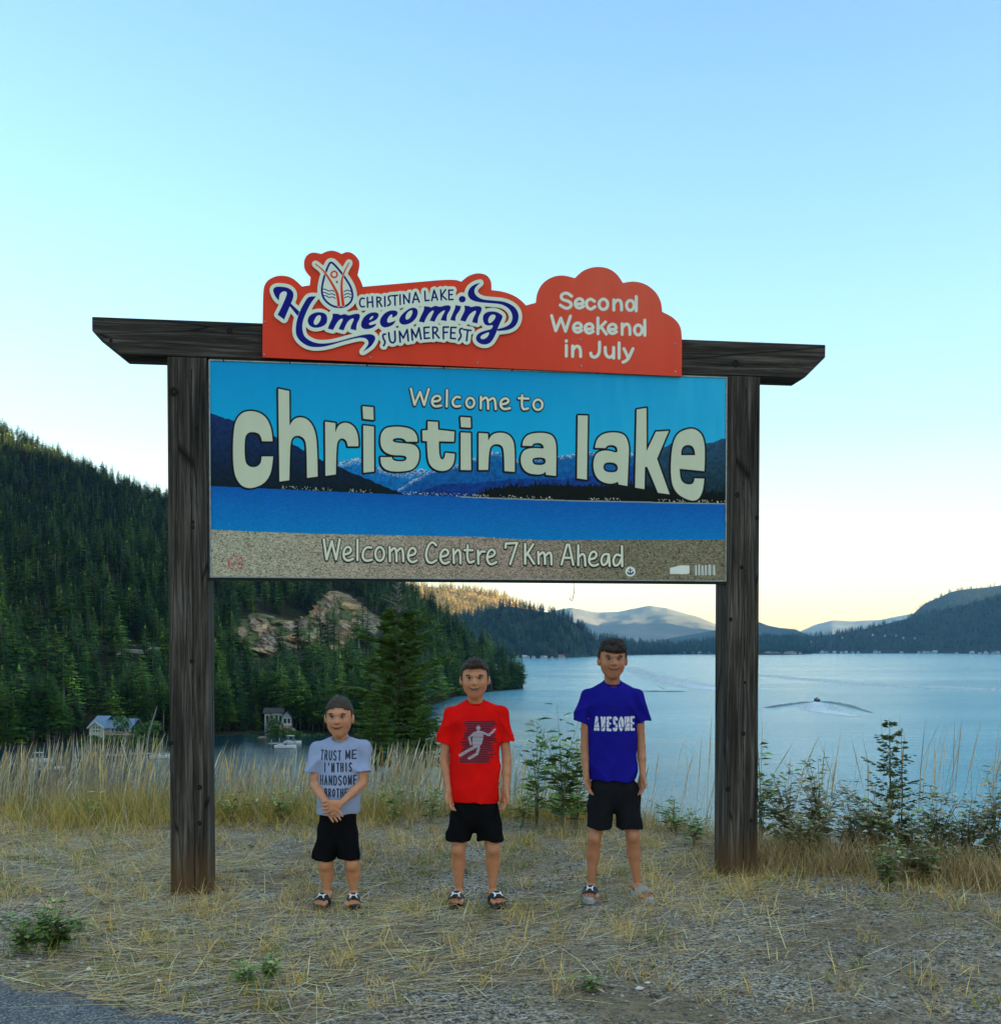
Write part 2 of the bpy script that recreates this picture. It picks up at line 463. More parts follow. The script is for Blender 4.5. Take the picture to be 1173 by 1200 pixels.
# knots and bolt holes in the faces
def knot(px, py, r=0.014, parent=sign):
    s, z = S_(px, py); mb = MB(); n = 14
    ring = lambda rr, y: [(s + rr * math.cos(2 * math.pi * k / n) * (1 + .12 * math.sin(3 * k)), y, z + rr * 1.15 * math.sin(2 * math.pi * k / n)) for k in range(n)]
    v = ring(r, -0.002) + ring(r * 0.75, -0.0035) + [(s, 0.001, z)]
    mb.add(v, [(k, (k + 1) % n, n + (k + 1) % n, n + k) for k in range(n)] + [(n + k, n + (k + 1) % n, 2 * n) for k in range(n)])
    return mb.build('knot', M_knot, parent, smooth=True)
for (x, y, r) in ((204, 459, .024), (230.5, 502, .013), (225, 541, .013), (226, 612, .010), (225, 775, .013), (234, 923, .014), (234, 965, .013), (200, 871, .013), (226, 618, .011),
                  (269, 387, .018), (130, 399, .010), (862, 426, .021), (864, 580, .016), (887, 607, .014), (869, 665, .012), (856, 726, .012), (871, 860, .014), (853, 925, .016), (880, 962, .012), (873, 800, .009)):
    knot(x, y, r)

# ---- picture panel
OFFP = 0.006
s0, _ = S_(247.0, 550, OFFP); s1, _ = S_(850.0, 560, OFFP)
z1 = (S_(250, 419.5, OFFP)[1] + S_(845, 446, OFFP)[1]) / 2; z0 = (S_(250, 673.0, OFFP)[1] + S_(845, 682.5, OFFP)[1]) / 2
W_, H_ = 1700, int(1700 * (z1 - z0) / (s1 - s0))
Sg, Zg = np.meshgrid(s0 + (np.arange(W_) + .5) / W_ * (s1 - s0), z0 + (np.arange(H_) + .5) / H_ * (z1 - z0))
PX, PY = plane_px(Sg, Zg, OFFP)
cv = Canvas(PX, PY, PR(0, 142, 205))
t_ = np.clip((PY - 430) / 150, 0, 1)[..., None]
streak = fbm(PX * 0.12, PY * 0.02, 4, 5)[..., None]
cv.c[:] = np.array(PR(0, 134, 203)) * (1 - t_) + np.array(PR(0, 165, 222)) * t_
rgt = np.clip((PX - 600) / 230, 0, 1)[..., None]
cv.c[:] = cv.c * (1 - 0.75 * rgt * (0.35 + .9 * streak)) + np.array(PR(40, 165, 222)) * 0.75 * rgt * (0.35 + .9 * streak)
nz = fbm(PX * 0.35, PY * 0.35, 4, 9); nz2 = fbm(PX * 1.1, PY * 1.1, 3, 3)
def hillp(pts, top, bot, y0, y1, snow=None, wob=2.0, tree=0.0):
    xs = np.array([p[0] for p in pts]); ys = np.array([p[1] for p in pts])
    sky = np.interp(PX, xs, ys) + (fbm(PX * 0.22, PX * 0, 4, int(y0)) - .5) * wob * 2
    if tree: sky = sky - tree * np.abs(hash2(np.floor(PX * 1.1), np.zeros_like(PX), 3)) * (hash2(np.floor(PX * .3), np.zeros_like(PX), 8) * .7 + .3)
    m = np.clip((PY - sky) / 0.5, 0, 1)[..., None] * (PX >= xs[0])[..., None] * (PX <= xs[-1])[..., None]
    g = np.clip((PY - y0) / (y1 - y0), 0, 1)[..., None]
    c = (np.array(PR(*top)) * (1 - g) + np.array(PR(*bot)) * g) * (0.45 + 1.1 * nz[..., None])
    if snow is not None:
        sm = (np.clip((sky + snow - PY) / snow, 0, 1) * (nz2 > 0.50))[..., None]; c = c * (1 - sm) + np.array(PR(190, 215, 235)) * sm
    cv.c[:] = cv.c * (1 - m) + c * m
BASE = lambda x: np.interp(x, [245, 480, 560, 640, 850], [569.5, 580, 583, 586, 590.5])
hillp([(390, 541), (410, 538), (424, 535), (436, 544), (455, 550), (480, 553), (495, 548), (505, 553), (530, 560), (560, 575)], (10, 105, 180), (5, 90, 165), 540, 580, 9)
hillp([(463, 576), (485, 561), (510, 549), (530, 546), (545, 541), (575, 529), (585, 531), (610, 538), (640, 536), (670, 532), (700, 529), (730, 532), (760, 526), (800, 530)], (12, 92, 160), (0, 70, 150), 530, 585, 5)
hillp([(480, 580), (520, 566), (560, 566), (610, 560), (660, 562), (700, 556), (760, 540), (790, 535)], (8, 60, 140), (5, 45, 120), 540, 585)
hillp([(745, 545), (765, 530), (786, 520), (800, 517), (815, 521), (833, 519), (842, 515), (852, 513)], (34, 70, 105), (8, 34, 36), 515, 588, None, 1.5)
hillp([(244, 483), (258, 488), (273, 492), (300, 501), (325, 512), (350, 524), (372, 537), (400, 548), (430, 561), (455, 572), (479, 580.5)], (14, 42, 92), (3, 22, 30), 486, 575, None, 1.5)
hillp([(552, 583), (562, 580), (575, 574), (600, 571), (640, 569), (700, 571), (740, 568), (800, 575), (852, 580)], (6, 18, 20), (3, 10, 10), 560, 590, None, 1.0, 7)
bl = BASE(PX); below = (PY > bl)[..., None]
tw = np.clip((PY - bl) / 48, 0, 1)[..., None]
rip = fbm(PX * 0.35, PY * 1.6, 4, 21)[..., None]
wat = (np.array(PR(0, 82, 172)) * (1 - tw) + np.array(PR(0, 112, 190)) * tw) * (0.72 + .56 * rip)
cv.c[:] = np.where(below, wat, cv.c)
hs = hash2(np.floor(PX * 1.0), np.floor((PY - bl) * 0.9), 4)
houses = ((PY > bl - 4.2) & (PY < bl - 0.3) & (hs > 0.80) & (fbm(PX * .05, PX * 0, 2, 33) > .44))[..., None]
cv.c[:] = np.where(houses, np.array(PR(176, 178, 172)), cv.c)
shore = (np.abs(PY - bl) < 0.7)[..., None] & (PX > 540)[..., None]
cv.c[:] = np.where(shore, np.array(PR(130, 140, 150)), cv.c)
sl_y = np.interp(PX, [245, 300, 370, 450, 500, 560, 600, 640, 852], [620.5, 623, 625.5, 627, 628, 629, 631.5, 633, 632.5]) + (nz2 - .5) * 1.5
sand = (PY > sl_y)[..., None]
grit = fbm(PX * 0.5, PY * 1.3, 3, 41); g2 = vnoise(PX * 0.9, PY * 1.5, 12)
gl = np.clip((PX - 245) / 330, 0, 1)[..., None]
sc_ = (np.array(PR(158, 156, 146)) * (1 - gl) + np.array(PR(150, 134, 128)) * gl)
gr = np.clip((PX - 600) / 130, 0, 1)[..., None]; sc_ = sc_ * (1 - gr) + np.array(PR(118, 112, 98)) * gr
sc_ = sc_ * (0.25 + 1.45 * grit[..., None]); sc_ = np.where((g2 < 0.24)[..., None], sc_ * 0.28, sc_)
cv.c[:] = np.where(sand, sc_, cv.c)
# ---- lettering
A_ = crop(265, 440, 7.331); B_ = crop(415, 450, 7.331); C_ = crop(535, 450, 7.331); D_ = crop(670, 450, 6.9)
BIG = [
 [PG(A_, [(400,565,1),(393,490),(380,430),(345,360),(285,316),(215,302),(150,312),(105,350),(75,410),(63,500),(58,620),(60,760),(75,860),(110,925),(150,958),(200,970),(250,962),(310,938),(360,890),(390,820),(405,695,1),(305,695,1),(300,750),(265,785),(210,788),(172,760),(160,700),(158,600),(165,520),(195,487),(240,485),(280,497),(300,530),(308,565,1)])],
 [PG(A_, [(447,112,1),(543,132,1),(545,430,1),(575,378),(625,355),(685,365),(735,412),(768,490),(782,600),(787,868,1),(695,880,1),(690,600),(672,540),(620,512),(570,530),(550,590),(543,900,1),(458,912,1)])],
 [PG(A_, [(850,395,1),(940,408,1),(938,490,1),(960,430),(1005,403),(1060,408),(1110,450),(1135,520),(1138,608,1),(1045,608,1),(1035,560),(1000,535),(965,552),(948,610),(943,850,1),(853,862,1)])],
 [PG(B_, [(78,355,1),(170,365,1),(172,752,1),(80,762,1)]), PG(B_, [(72,190,1),(165,198,1),(168,308,1),(78,298,1)])],
 [PG(B_, [(545,495,1),(540,440),(505,392),(440,370),(350,364),(270,375),(232,420),(223,490),(235,550),(270,590),(330,612),(430,612),(457,635),(435,662),(380,665),(335,655),(322,628,1),(225,628,1),(230,690),(260,730),(320,752),(420,752),(500,738),(545,690),(562,620),(555,560),(520,520),(450,510),(350,503),(325,482),(355,463),(420,465),(450,495,1)])],
 [PG(B_, [(632,320,1),(720,325,1),(722,392,1),(862,408,1),(858,495,1),(728,492,1),(730,600),(745,648),(772,645),(785,590,1),(865,598,1),(860,670),(830,725),(780,748),(720,745),(665,715),(635,660),(628,560),(626,492,1),(588,488,1),(585,398,1),(632,395,1)])],
 [PG(B_, [(915,415,1),(1002,420,1),(1005,740,1),(915,738,1)]), PG(B_, [(912,282,1),(1000,288,1),(1003,375,1),(918,370,1)])],
 [PG(C_, [(190,420,1),(270,425,1),(272,485,1),(300,435),(355,415),(430,422),(480,465),(500,540),(500,755,1),(412,748,1),(408,590),(395,530),(345,512),(295,530),(278,590),(272,738,1),(190,738,1)])],
 [PG(C_, [(565,530,1),(572,480),(610,435),(680,418),(780,420),(835,450),(860,520),(855,790,1),(768,780,1),(766,752,1),(740,775),(680,778),(610,765),(565,720),(548,655),(560,590),(600,556),(680,548),(752,556),(748,535),(730,510),(690,505),(655,515),(650,532,1)], [(650,650),(665,634),(730,630),(765,642),(765,680),(740,695),(680,695),(655,680)])],
 [PG(C_, [(1042,268,1),(1128,270,1),(1120,822,1),(1035,810,1)])],
 [PG(D_, [(187,515,1),(200,450),(240,408),(300,390),(390,392),(440,422),(463,500),(462,560),(450,825,1),(378,812,1),(374,790,1),(330,808),(260,800),(200,760),(172,680),(180,590),(215,545),(290,533),(368,560),(370,520),(345,493),(290,495),(272,518,1)], [(255,660),(275,633),(345,635),(372,660),(372,700),(340,715),(280,710),(258,690)])],
 [PG(D_, [(525,205,1),(605,192,1),(605,542,1),(680,385,1),(785,378,1),(690,605,1),(792,892,1),(697,880,1),(610,670,1),(592,670,1),(588,850,1),(512,838,1)])],
 [PG(D_, [(1072,705,1),(1077,600),(1075,480),(1050,400),(990,358),(920,365),(850,402),(815,490),(803,600),(800,720),(812,820),(850,885),(910,925),(980,948),(1030,930),(1062,860),(1072,765,1),(993,762,1),(985,802),(950,815),(900,800),(878,760),(872,685,1)], [(885,575,1),(888,520),(920,492),(970,495),(993,530),(998,575,1)])],
]
cream = PR(178, 186, 176)
for L in BIG:
    Lb = [('p', q[1] + np.array([-1.0, 1.0]), [h + np.array([-1.0, 1.0]) for h in q[2]]) for q in L]
    cv.fill(L, (0.004, 0.005, 0.008), 1.9); cv.fill(Lb, (0.004, 0.005, 0.008), 1.3); cv.fill(L, cream, 0.0)
def comic(strokes, shift, bw):
    sh = [(q[0], q[1] + np.array(shift), *q[2:]) for q in strokes]
    cv.fill(sh, (0.01, 0.01, 0.012), bw); cv.fill(strokes, (0.01, 0.01, 0.012), bw * .8); cv.fill(strokes, PR(120, 124, 122), 0.0); cv.fill(strokes, PR(196, 200, 194), -0.35)
F = crop(465, 440, 5.865); r = 1.62
comic([SK(F, [(97,90),(122,200),(160,112),(188,202),(220,92)], r),
 ST(F, [(245,178),(285,176),(304,158),(290,138),(262,140),(242,165),(243,195),(262,214),(305,206)], r), SK(F, [(345,100),(343,212)], r),
 ST(F, [(434,150),(410,143),(386,165),(382,195),(402,215),(436,208)], r), ST(F, ell(505, 186, 28, 34, 12), r, True),
 SK(F, [(578,145),(577,225)], r), ST(F, [(580,172),(610,146),(626,165),(628,228)], r), ST(F, [(630,172),(662,150),(676,170),(680,230)], r),
 ST(F, [(718,198),(755,192),(772,174),(755,155),(728,160),(711,185),(714,215),(738,233),(778,224)], r),
 ST(F, [(862,135),(858,200),(868,235),(902,225)], r), SK(F, [(838,155),(905,158)], r), ST(F, ell(970, 200, 32, 36, 12), r, True)], (-.3, .9), 0.9)
F = crop(370, 600, 5.865); G = crop(560, 600, 5.865)
comic([SK(F, [(55,187),(75,325),(110,200),(140,325),(165,187)], r),
 ST(F, [(198,292),(232,284),(246,258),(225,235),(200,250),(188,290),(198,325),(225,336),(256,322)], r), SK(F, [(287,190),(287,330)], r),
 ST(F, [(382,245),(350,240),(325,270),(322,315),(345,338),(386,328)], r), ST(F, ell(440, 288, 31, 48, 12), r, True),
 SK(F, [(508,240),(510,338)], r), ST(F, [(512,272),(540,242),(554,265),(556,338)], r), ST(F, [(557,272),(585,243),(600,265),(602,338)], r),
 ST(F, [(642,300),(678,292),(691,268),(670,243),(645,256),(632,300),(642,335),(668,347),(694,333)], r),
 ST(F, [(828,228),(805,203),(775,225),(755,290),(768,342),(798,352),(828,332)], r),
 ST(F, [(862,307),(900,300),(915,277),(895,253),(868,265),(853,310),(866,345),(890,357),(916,343)], r),
 SK(F, [(945,255),(950,350)], r), ST(F, [(950,292),(975,255),(994,272),(995,352)], r),
 ST(F, [(1045,230),(1040,310),(1055,352),(1087,338)], r), SK(F, [(1022,262),(1078,262)], r), SK(F, [(1115,265),(1118,355)], r), ST(F, [(1118,302),(1135,270),(1162,272)], r),
 ST(G, [(67,312),(105,303),(121,277),(100,255),(74,268),(61,315),(72,350),(95,362),(126,345)], r),
 SK(G, [(190,245),(192,217),(270,212),(222,358)], r), SK(G, [(325,220),(325,355)], r), SK(G, [(380,222),(330,300)], r), SK(G, [(345,290),(386,355)], r),
 SK(G, [(415,275),(418,355)], r), ST(G, [(418,302),(445,273),(460,290),(462,356)], r), ST(G, [(463,302),(490,274),(505,290),(506,360)], r),
 SK(G, [(575,360),(612,225),(627,225),(656,362)], r), SK(G, [(592,315),(645,315)], r),
 SK(G, [(690,230),(690,365)], r), ST(G, [(692,312),(718,284),(735,300),(739,368)], r),
 ST(G, [(770,326),(805,318),(819,292),(800,267),(774,283),(761,330),(773,362),(798,372),(826,360)], r),
 ST(G, [(897,290),(865,288),(845,330),(858,370),(888,352),(899,302)], r), SK(G, [(900,292),(906,371)], r),
 ST(G, [(980,300),(950,288),(928,330),(938,372),(968,362),(986,322)], r), SK(G, [(990,235),(992,372)], r)], (-.25, .9), 0.85)
# red round stamp, anchor sticker, white sticker, striped sticker
F = crop(250, 635, 14.66)
for k in range(26):
    a = math.pi * (1.08 + 0.84 * k / 12) if k < 13 else math.pi * (0.1 + 0.8 * (k - 13) / 12)
    cx, cy = 380 + 128 * math.cos(a), 362 + (125 if k >= 13 else 112) * math.sin(a)
    if k % 3 != 2: cv.fill([SK(F, [(cx - 7, cy - 4), (cx + 7, cy + 6)], 0.55)], PR(176, 40, 44), 0, 0.9)
for x in (268, 315, 345, 378, 415, 445, 480): cv.fill([SK(F, [(x, 352), (x + 6, 384)], 0.6)], PR(168, 36, 42), 0, 0.9)
for x in (275, 440): cv.fill([SK(F, [(x, 392), (x + 30, 396)], 0.45)], PR(168, 36, 42), 0, 0.8)
F = crop(720, 640, 8.38)
cv.fill([ST(F, ell(157, 250, 44, 44, 16), .8, True), PG(F, ell(157, 250, 48, 48, 16))], PR(200, 214, 214))
cv.fill([SK(F, [(155, 222), (155, 272)], 0.6), SK(F, [(136, 236), (172, 236)], 0.5), ST(F, [(130, 258), (138, 272), (155, 276), (172, 272), (184, 256)], 0.8)], PR(10, 34, 60))
cv.fill([PG(F, [(545,215,1),(600,200),(660,188,1),(737,190,1),(737,270,1),(690,278),(600,274),(545,275,1)])], PR(206, 214, 212))
cv.fill([PG(F, [(778,190,1),(988,185,1),(988,285,1),(778,285,1)])], PR(150, 152, 152))
for k, x in enumerate((788, 800, 815, 832, 846, 866, 880, 897, 912, 935, 958, 980)):
    cv.fill([SK(F, [(x, 182 + 6 * (k % 3)), (x + (4 if k % 2 else -3), 284)], 0.55 if k % 2 else 0.35)], PR(214, 214, 220) if k % 2 else PR(60, 60, 66))
M_panel = print_mat('lake_picture_print', cv.image('lake_picture'), 0.5, 0.12, 0.08)
xl = lambda s: s
panel = curve_plate('picture_panel', [[(s0, z0), (s1, z0), (s1, z1), (s0, z1)]], 0.02, M_panel, sign, -OFFP, (s0, s1, z0, z1))
fr = MB(); e = 0.007; y0_, y1_ = -OFFP - 0.006, 0.03
fr.box((s0 - e, y0_, z0 - e), (s1 + e, y1_, z0 - 0.0005)); fr.box((s0 - e, y0_, z1 + 0.0005), (s1 + e, y1_, z1 + e))
fr.box((s0 - e, y0_, z0 - 0.0005), (s0 - 0.0005, y1_, z1 + 0.0005)); fr.box((s1 + 0.0005, y0_, z0 - 0.0005), (s1 + e, y1_, z1 + 0.0005))
fo = fr.build('frame', M_alu, panel)
g = MB(); g.box((s0 - 0.02, -0.002, z0 - 0.022), (s1 + 0.012, 0.05, z0 - 0.0085)); g.box((s0 - 0.0, 0.0, z1 + 0.012), (s1, 0.05, zb - 0.003))  # solid black strips standing in for the shaded gaps above and below the panel
g.build('gap_shade_strip', M_black, panel)
for (x, y0p, y1p) in ((564, 681, 697), (673, 682, 704)):
    sa, za = S_(x, y0p); sb, zb3 = S_(x, y1p); m = MB()
    m.tube([(sa, 0.02, za + .02), (sa + .004, 0.02, (za + zb3) / 2), (sa - .006, 0.02, zb3 + .012), (sa - .012, 0.02, zb3), (sa - .02, 0.02, zb3 + .004), (sa - .022, 0.02, zb3 + .02)], 0.0025, 6)
    m.build('hook', M_wire, sign, True)

# ---- red festival board
OFFB = 0.026
pts = [(307.5,418.5,1),(308,345),(310,332),(318,325),(330,322),(343,325),(354,335.5,1),(363,334,1),(364,324,1),(358.5,318),(356,312),(356.5,304),(360,298),(367,295),(376.6,297.3,1),(382,294.5),(388.5,293),(395,294.5),(400.5,297.3,1),(406,294.6),(413,296),(420,303),(421.8,309),(419,322,1),(423,329),(425.3,335.8,1),(480,331),(531,326.6),(540.5,329.8,1),(549,322.5),(561,319.3),(571,322),(576,330),(576,339.7,1),(588,341),(602,345.6),(611,352),(616.4,357.6,1),(628,354.5,1),(629.5,342),(636,331),(647.4,323.8),(660,322),(673.7,325.6,1),(683,316.5),(697.5,312),(712,313.4),(723,320.5),(730,331.3,1),(743,329),(757,332.5),(769,342),(775,354),(776,365.2,1),(788,371),(796.6,380),(799.4,392),(798.8,440.8,1)]
bo = resample_smooth(pts, True, 2)
loop = [S_(x, y, OFFB) for x, y in bo]
bs0, bs1 = min(p[0] for p in loop), max(p[0] for p in loop); bz0, bz1 = min(p[1] for p in loop), max(p[1] for p in loop)
W2 = 1300; H2 = int(W2 * (bz1 - bz0) / (bs1 - bs0))
Sg, Zg = np.meshgrid(bs0 + (np.arange(W2) + .5) / W2 * (bs1 - bs0), bz0 + (np.arange(H2) + .5) / H2 * (bz1 - bz0))
PX, PY = plane_px(Sg, Zg, OFFB)
cb = Canvas(PX, PY, PR(212, 58, 40))
fade = (np.clip((PX - 520) / 280, 0, 1) * (0.45 + .9 * fbm(PX * .03, PY * .012, 3, 8)) * np.clip(1 - (PY - 330) / 160, .35, 1))[..., None]
cb.c[:] = cb.c * (1 - .5 * fade) + np.array(PR(226, 110, 96)) * .5 * fade
F = crop(540, 280, 4.189); r = 1.72
def e_(cx, cy): return ST(F, [(cx - 20, cy + 4), (cx + 20, cy + 3), (cx + 17, cy - 16), (cx, cy - 25), (cx - 20, cy - 12), (cx - 20, cy + 14), (cx, cy + 26), (cx + 20, cy + 15)], r)
def n_(x0, x1, y0, y1): return [SK(F, [(x0, y0), (x0, y1)], r), ST(F, [(x0, y0 + 22), (x0 + 12, y0 + 2), (x1 - 8, y0 + 1), (x1, y0 + 20), (x1, y1)], r)]
def d_(cx, cy, xs, y0, y1): return [ST(F, ell(cx, cy, 19, 25, 12), r, True), SK(F, [(xs, y0), (xs, y1)], r)]
T = [ST(F, [(544,280),(520,262),(492,272),(494,296),(535,306),(546,326),(520,344),(488,324)], r), e_(582, 315),
     ST(F, [(656,305),(638,292),(617,303),(616,330),(638,347),(658,332)], r), ST(F, ell(700, 320, 22, 26, 12), r, True)] + n_(751, 789, 298, 348) + d_(832, 325, 861, 282, 352) + \
    [SK(F, [(446,376),(466,450),(491,388),(514,452),(538,378)], r), e_(573, 434), e_(630, 438), SK(F, [(673,387),(673,464)], r), SK(F, [(710,407),(678,438)], r), SK(F, [(688,430),(714,466)], r), e_(744, 440)] + n_(792, 830, 416, 468) + d_(871, 446, 903, 398, 472) + \
    [SK(F, [(518,522),(518,574)], r), SK(F, [(518,500),(518,501)], r * 1.1)] + n_(549, 588, 525, 576) + \
    [ST(F, [(681,506),(681,560),(662,582),(640,575),(638,560)], r), ST(F, [(709,532),(709,565),(728,584),(748,570),(750,560)], r), SK(F, [(750,532),(750,584)], r), SK(F, [(777,510),(777,584)], r), SK(F, [(801,538),(823,586)], r), ST(F, [(845,538),(820,594),(796,604)], r)]
cb.fill(T, PR(120, 40, 38), 0.55, 0.5); cb.fill(T, PR(224, 216, 206), 0.15)
M_board = print_mat('red_board_print', cb.image('red_board_print'), 0.55, 0.12, 0.1)
board = curve_plate('festival_board', [loop], 0.012, M_board, sign, -OFFB, (bs0, bs1, bz0, bz1))
for (x, y) in ((310.3, 377), (309.5, 415.5), (434.5, 419), (560, 425), (681, 429), (680.5, 398), (791, 403), (791.5, 435.5)):
    s, z = S_(x, y, OFFB); m = MB(); m.tube([(s, -OFFB + .001, z), (s, -OFFB - .004, z)], [0.0065, 0.005], 10); m.build('bolt', M_steel, board, True)
for (x, y) in ((262, 421), (340, 424), (430, 428), (520, 432), (600, 436), (700, 440), (790, 444)):
    s, z = S_(x, y, OFFP); m = MB(); m.tube([(s, -OFFP - .004, z1 + .003), (s, -OFFP - .011, z1 + .003)], [0.005, 0.004], 8); m.build('screw', M_black, panel, True)

# ---- raised festival logo plate
h1 = crop(310, 320, 9.775); h2 = crop(410, 330, 9.775); h3 = crop(500, 320, 9.775); dr = crop(350, 285, 14.66)
NAVY = [
 PG(h1, [(100,215),(98,180),(125,155),(190,152),(270,165),(325,205),(335,260),(310,330),(225,530,1),(150,475,1),(190,400),(260,240),(250,208),(210,205),(170,240),(165,312,1),(130,280)]),
 PG(h1, [(300,345,1),(400,440,1),(380,490,1),(285,372,1)]),
 PG(h1, [(590,265,1),(510,264),(470,310),(400,440),(365,560),(355,660),(370,730),(420,790),(500,838),(600,850),(720,835),(900,780),(1067,738),(1147,738),(1187,768),(1192,818),(1127,898,1),(1217,843),(1262,778),(1272,738),(1247,703),(1177,695),(1000,735),(850,780),(720,805),(600,805),(500,765),(445,710),(430,620),(440,540),(480,440),(530,340)]),
 PG(h1, [(490,540),(510,490),(560,455),(630,443),(700,460),(722,515),(710,580),(650,618),(570,628),(510,600)], [(560,560),(575,525),(600,485),(640,478),(650,510),(630,560),(600,590),(570,590)]),
 PG(h1, [(780,462,1),(850,465),(870,482),(920,463),(960,488),(1040,462),(1090,465),(1095,510),(1055,580),(1050,655,1),(985,640,1),(990,600),(1030,520),(1000,515),(945,560),(905,655,1),(850,640,1),(870,590),(905,520),(870,520),(825,570),(785,650,1),(725,635,1),(740,590),(780,510)]),
 PG(h2, [(128,520),(130,460),(170,390),(240,350),(320,350),(334,390),(300,440),(225,468),(215,485),(235,500),(302,478,1),(295,505),(240,538),(170,545)], [(218,440),(240,400),(270,388),(268,410),(240,432)]),
 PG(h2, [(340,480),(350,420),(400,355),(470,325),(540,330),(552,370),(510,405),(480,408,1),(492,378),(468,372),(430,420),(425,460),(450,472),(527,443,1),(500,490),(440,520),(380,525)]),
 PG(h2, [(560,450),(575,400),(620,350),(690,300),(750,295),(782,330),(770,400),(720,460),(650,492),(590,490)], [(635,430),(640,380),(670,340),(710,320),(720,345),(700,400),(665,435)]),
 PG(h2, [(850,280,1),(910,285),(928,298),(980,270),(1030,290),(1100,268),(1150,270),(1157,310),(1110,380),(1108,450,1),(1040,440,1),(1060,390),(1098,322),(1060,335),(1005,380),(970,458,1),(915,445,1),(935,400),(970,325),(930,335),(885,390),(850,468,1),(790,455,1),(810,400),(850,320)]),
 PG(h3, [(330,365,1),(392,375,1),(385,420),(330,490),(330,548,1),(270,535,1),(285,490),(325,400)]), PG(h3, ell(408, 297, 40, 38, 14)),
 PG(h3, [(430,370,1),(490,375),(505,390),(570,372),(630,385),(630,430),(590,500),(582,575,1),(520,560,1),(535,510),(575,430),(540,430),(480,480),(445,555,1),(385,540,1),(400,500),(440,420)]),
 PG(h3, [(640,510),(660,460),(720,435),(800,440),(868,480),(870,510),(825,600),(790,700),(740,790),(680,820),(610,810),(565,770),(565,720),(610,675),(700,650),(745,640),(765,590),(700,602),(655,580)], [(702,555),(708,510),(740,472),(788,475),(790,510),(750,560),(720,575)], [(610,745),(625,710),(680,685),(722,672),(700,730),(650,760)]),
 PG(h3, [(612,110,1),(560,122),(500,160),(470,215),(475,270),(520,312),(600,332),(720,342),(850,352),(930,392),(975,450),(985,520),(960,580),(900,618),(805,640,1),(815,662,1),(930,652),(1000,622),(1045,560),(1057,480),(1030,410),(970,358),(880,322),(760,312),(650,303),(580,272),(545,225),(548,168)]),
 ST(dr, [(555,325),(600,345),(740,510),(860,680),(915,800),(930,920),(890,1020),(800,1085),(700,1100),(580,1080),(470,1000),(405,900),(395,770),(430,600),(480,450),(530,340)], 1.15, True)]
for (x, y) in ((420,785), (420,842), (425,895)):
    NAVY.append(ST(dr, [(x,y),(x+50,y+5),(x+95,y+38),(x+150,y+18),(x+205,y+48)], 0.55)); NAVY.append(ST(dr, [(780,y+45),(820,y+20),(860,y+20),(895,y+38)], 0.55))
lt = 0.93
CL = [ST(h2, [(165,192),(130,185),(108,235),(125,290),(167,283)], lt), SK(h2, [(200,180),(203,290)], lt), SK(h2, [(256,172),(262,287)], lt), SK(h2, [(203,238),(260,230)], lt),
 SK(h2, [(310,175),(315,287)], lt), ST(h2, [(312,178),(350,180),(356,210),(318,232)], lt), SK(h2, [(335,230),(366,282)], lt), SK(h2, [(400,170),(402,280)], lt),
 ST(h2, [(466,160),(440,172),(443,205),(466,228),(460,262),(434,272)], lt), SK(h2, [(482,160),(545,155)], lt), SK(h2, [(515,160),(518,267)], lt), SK(h2, [(575,148),(577,260)], lt),
 SK(h2, [(620,250),(615,148),(678,240),(684,133)], lt), SK(h2, [(720,240),(752,122),(795,232)], lt), SK(h2, [(735,202),(780,200)], lt),
 SK(h2, [(858,110),(864,217),(906,212)], lt), SK(h2, [(938,215),(965,97),(1004,207)], lt), SK(h2, [(950,180),(990,177)], lt), SK(h2, [(1040,93),(1048,207)], lt), SK(h2, [(1097,90),(1050,155),(1107,203)], lt),
 SK(h3, [(300,193),(254,194),(255,302),(302,300)], lt), SK(h3, [(255,245),(292,243)], lt),
 ST(h2, [(408,600),(378,603),(380,648),(408,690),(388,732)], lt * 1.15), ST(h2, [(445,585),(455,680),(490,705),(522,680),(515,568)], lt * 1.15), SK(h2, [(577,690),(567,568),(612,645),(657,548),(670,677)], lt * 1.1), SK(h2, [(717,668),(707,543),(757,635),(792,528),(815,657)], lt * 1.1),
 SK(h2, [(908,520),(850,525),(855,650),(912,645)], lt * 1.1), SK(h2, [(855,587),(900,583)], lt * 1.1), SK(h2, [(955,648),(950,520)], lt * 1.1), ST(h2, [(950,520),(1000,522),(1006,565),(960,588)], lt * 1.1), SK(h2, [(980,590),(1022,644)], lt * 1.1),
 SK(h2, [(1130,518),(1070,520),(1072,652)], lt * 1.1), SK(h2, [(1070,582),(1117,578)], lt * 1.1),
 SK(h3, [(336,622),(280,620),(274,745),(328,750)], lt * 1.1), SK(h3, [(278,682),(322,684)], lt * 1.1), ST(h3, [(408,633),(378,640),(378,680),(400,715),(366,767)], lt * 1.15), SK(h3, [(425,645),(507,655)], lt * 1.1), SK(h3, [(470,655),(457,772)], lt * 1.15)]
REDS = [('s', resample_smooth(dr([(290,355),(400,440),(480,540),(580,700),(670,870),(690,1065)]), False), None), ('s', resample_smooth(dr([(865,335),(790,470),(745,600),(735,750),(745,900),(765,1060)]), False), None)]
REDS = [('s', q[1], list(np.linspace(0.6, 1.75, len(q[1])))) for q in REDS] + [ST(dr, ell(610, 532, 52, 54, 14), 0.95, True)]
OFFL = 0.040
ls0, ls1 = S_(315, 370, OFFL)[0], S_(616, 380, OFFL)[0]; lz0 = S_(400, 418, OFFL)[1] - .02; lz1 = S_(392, 298, OFFL)[1] + .03
W3 = 1250; H3 = int(W3 * (lz1 - lz0) / (ls1 - ls0))
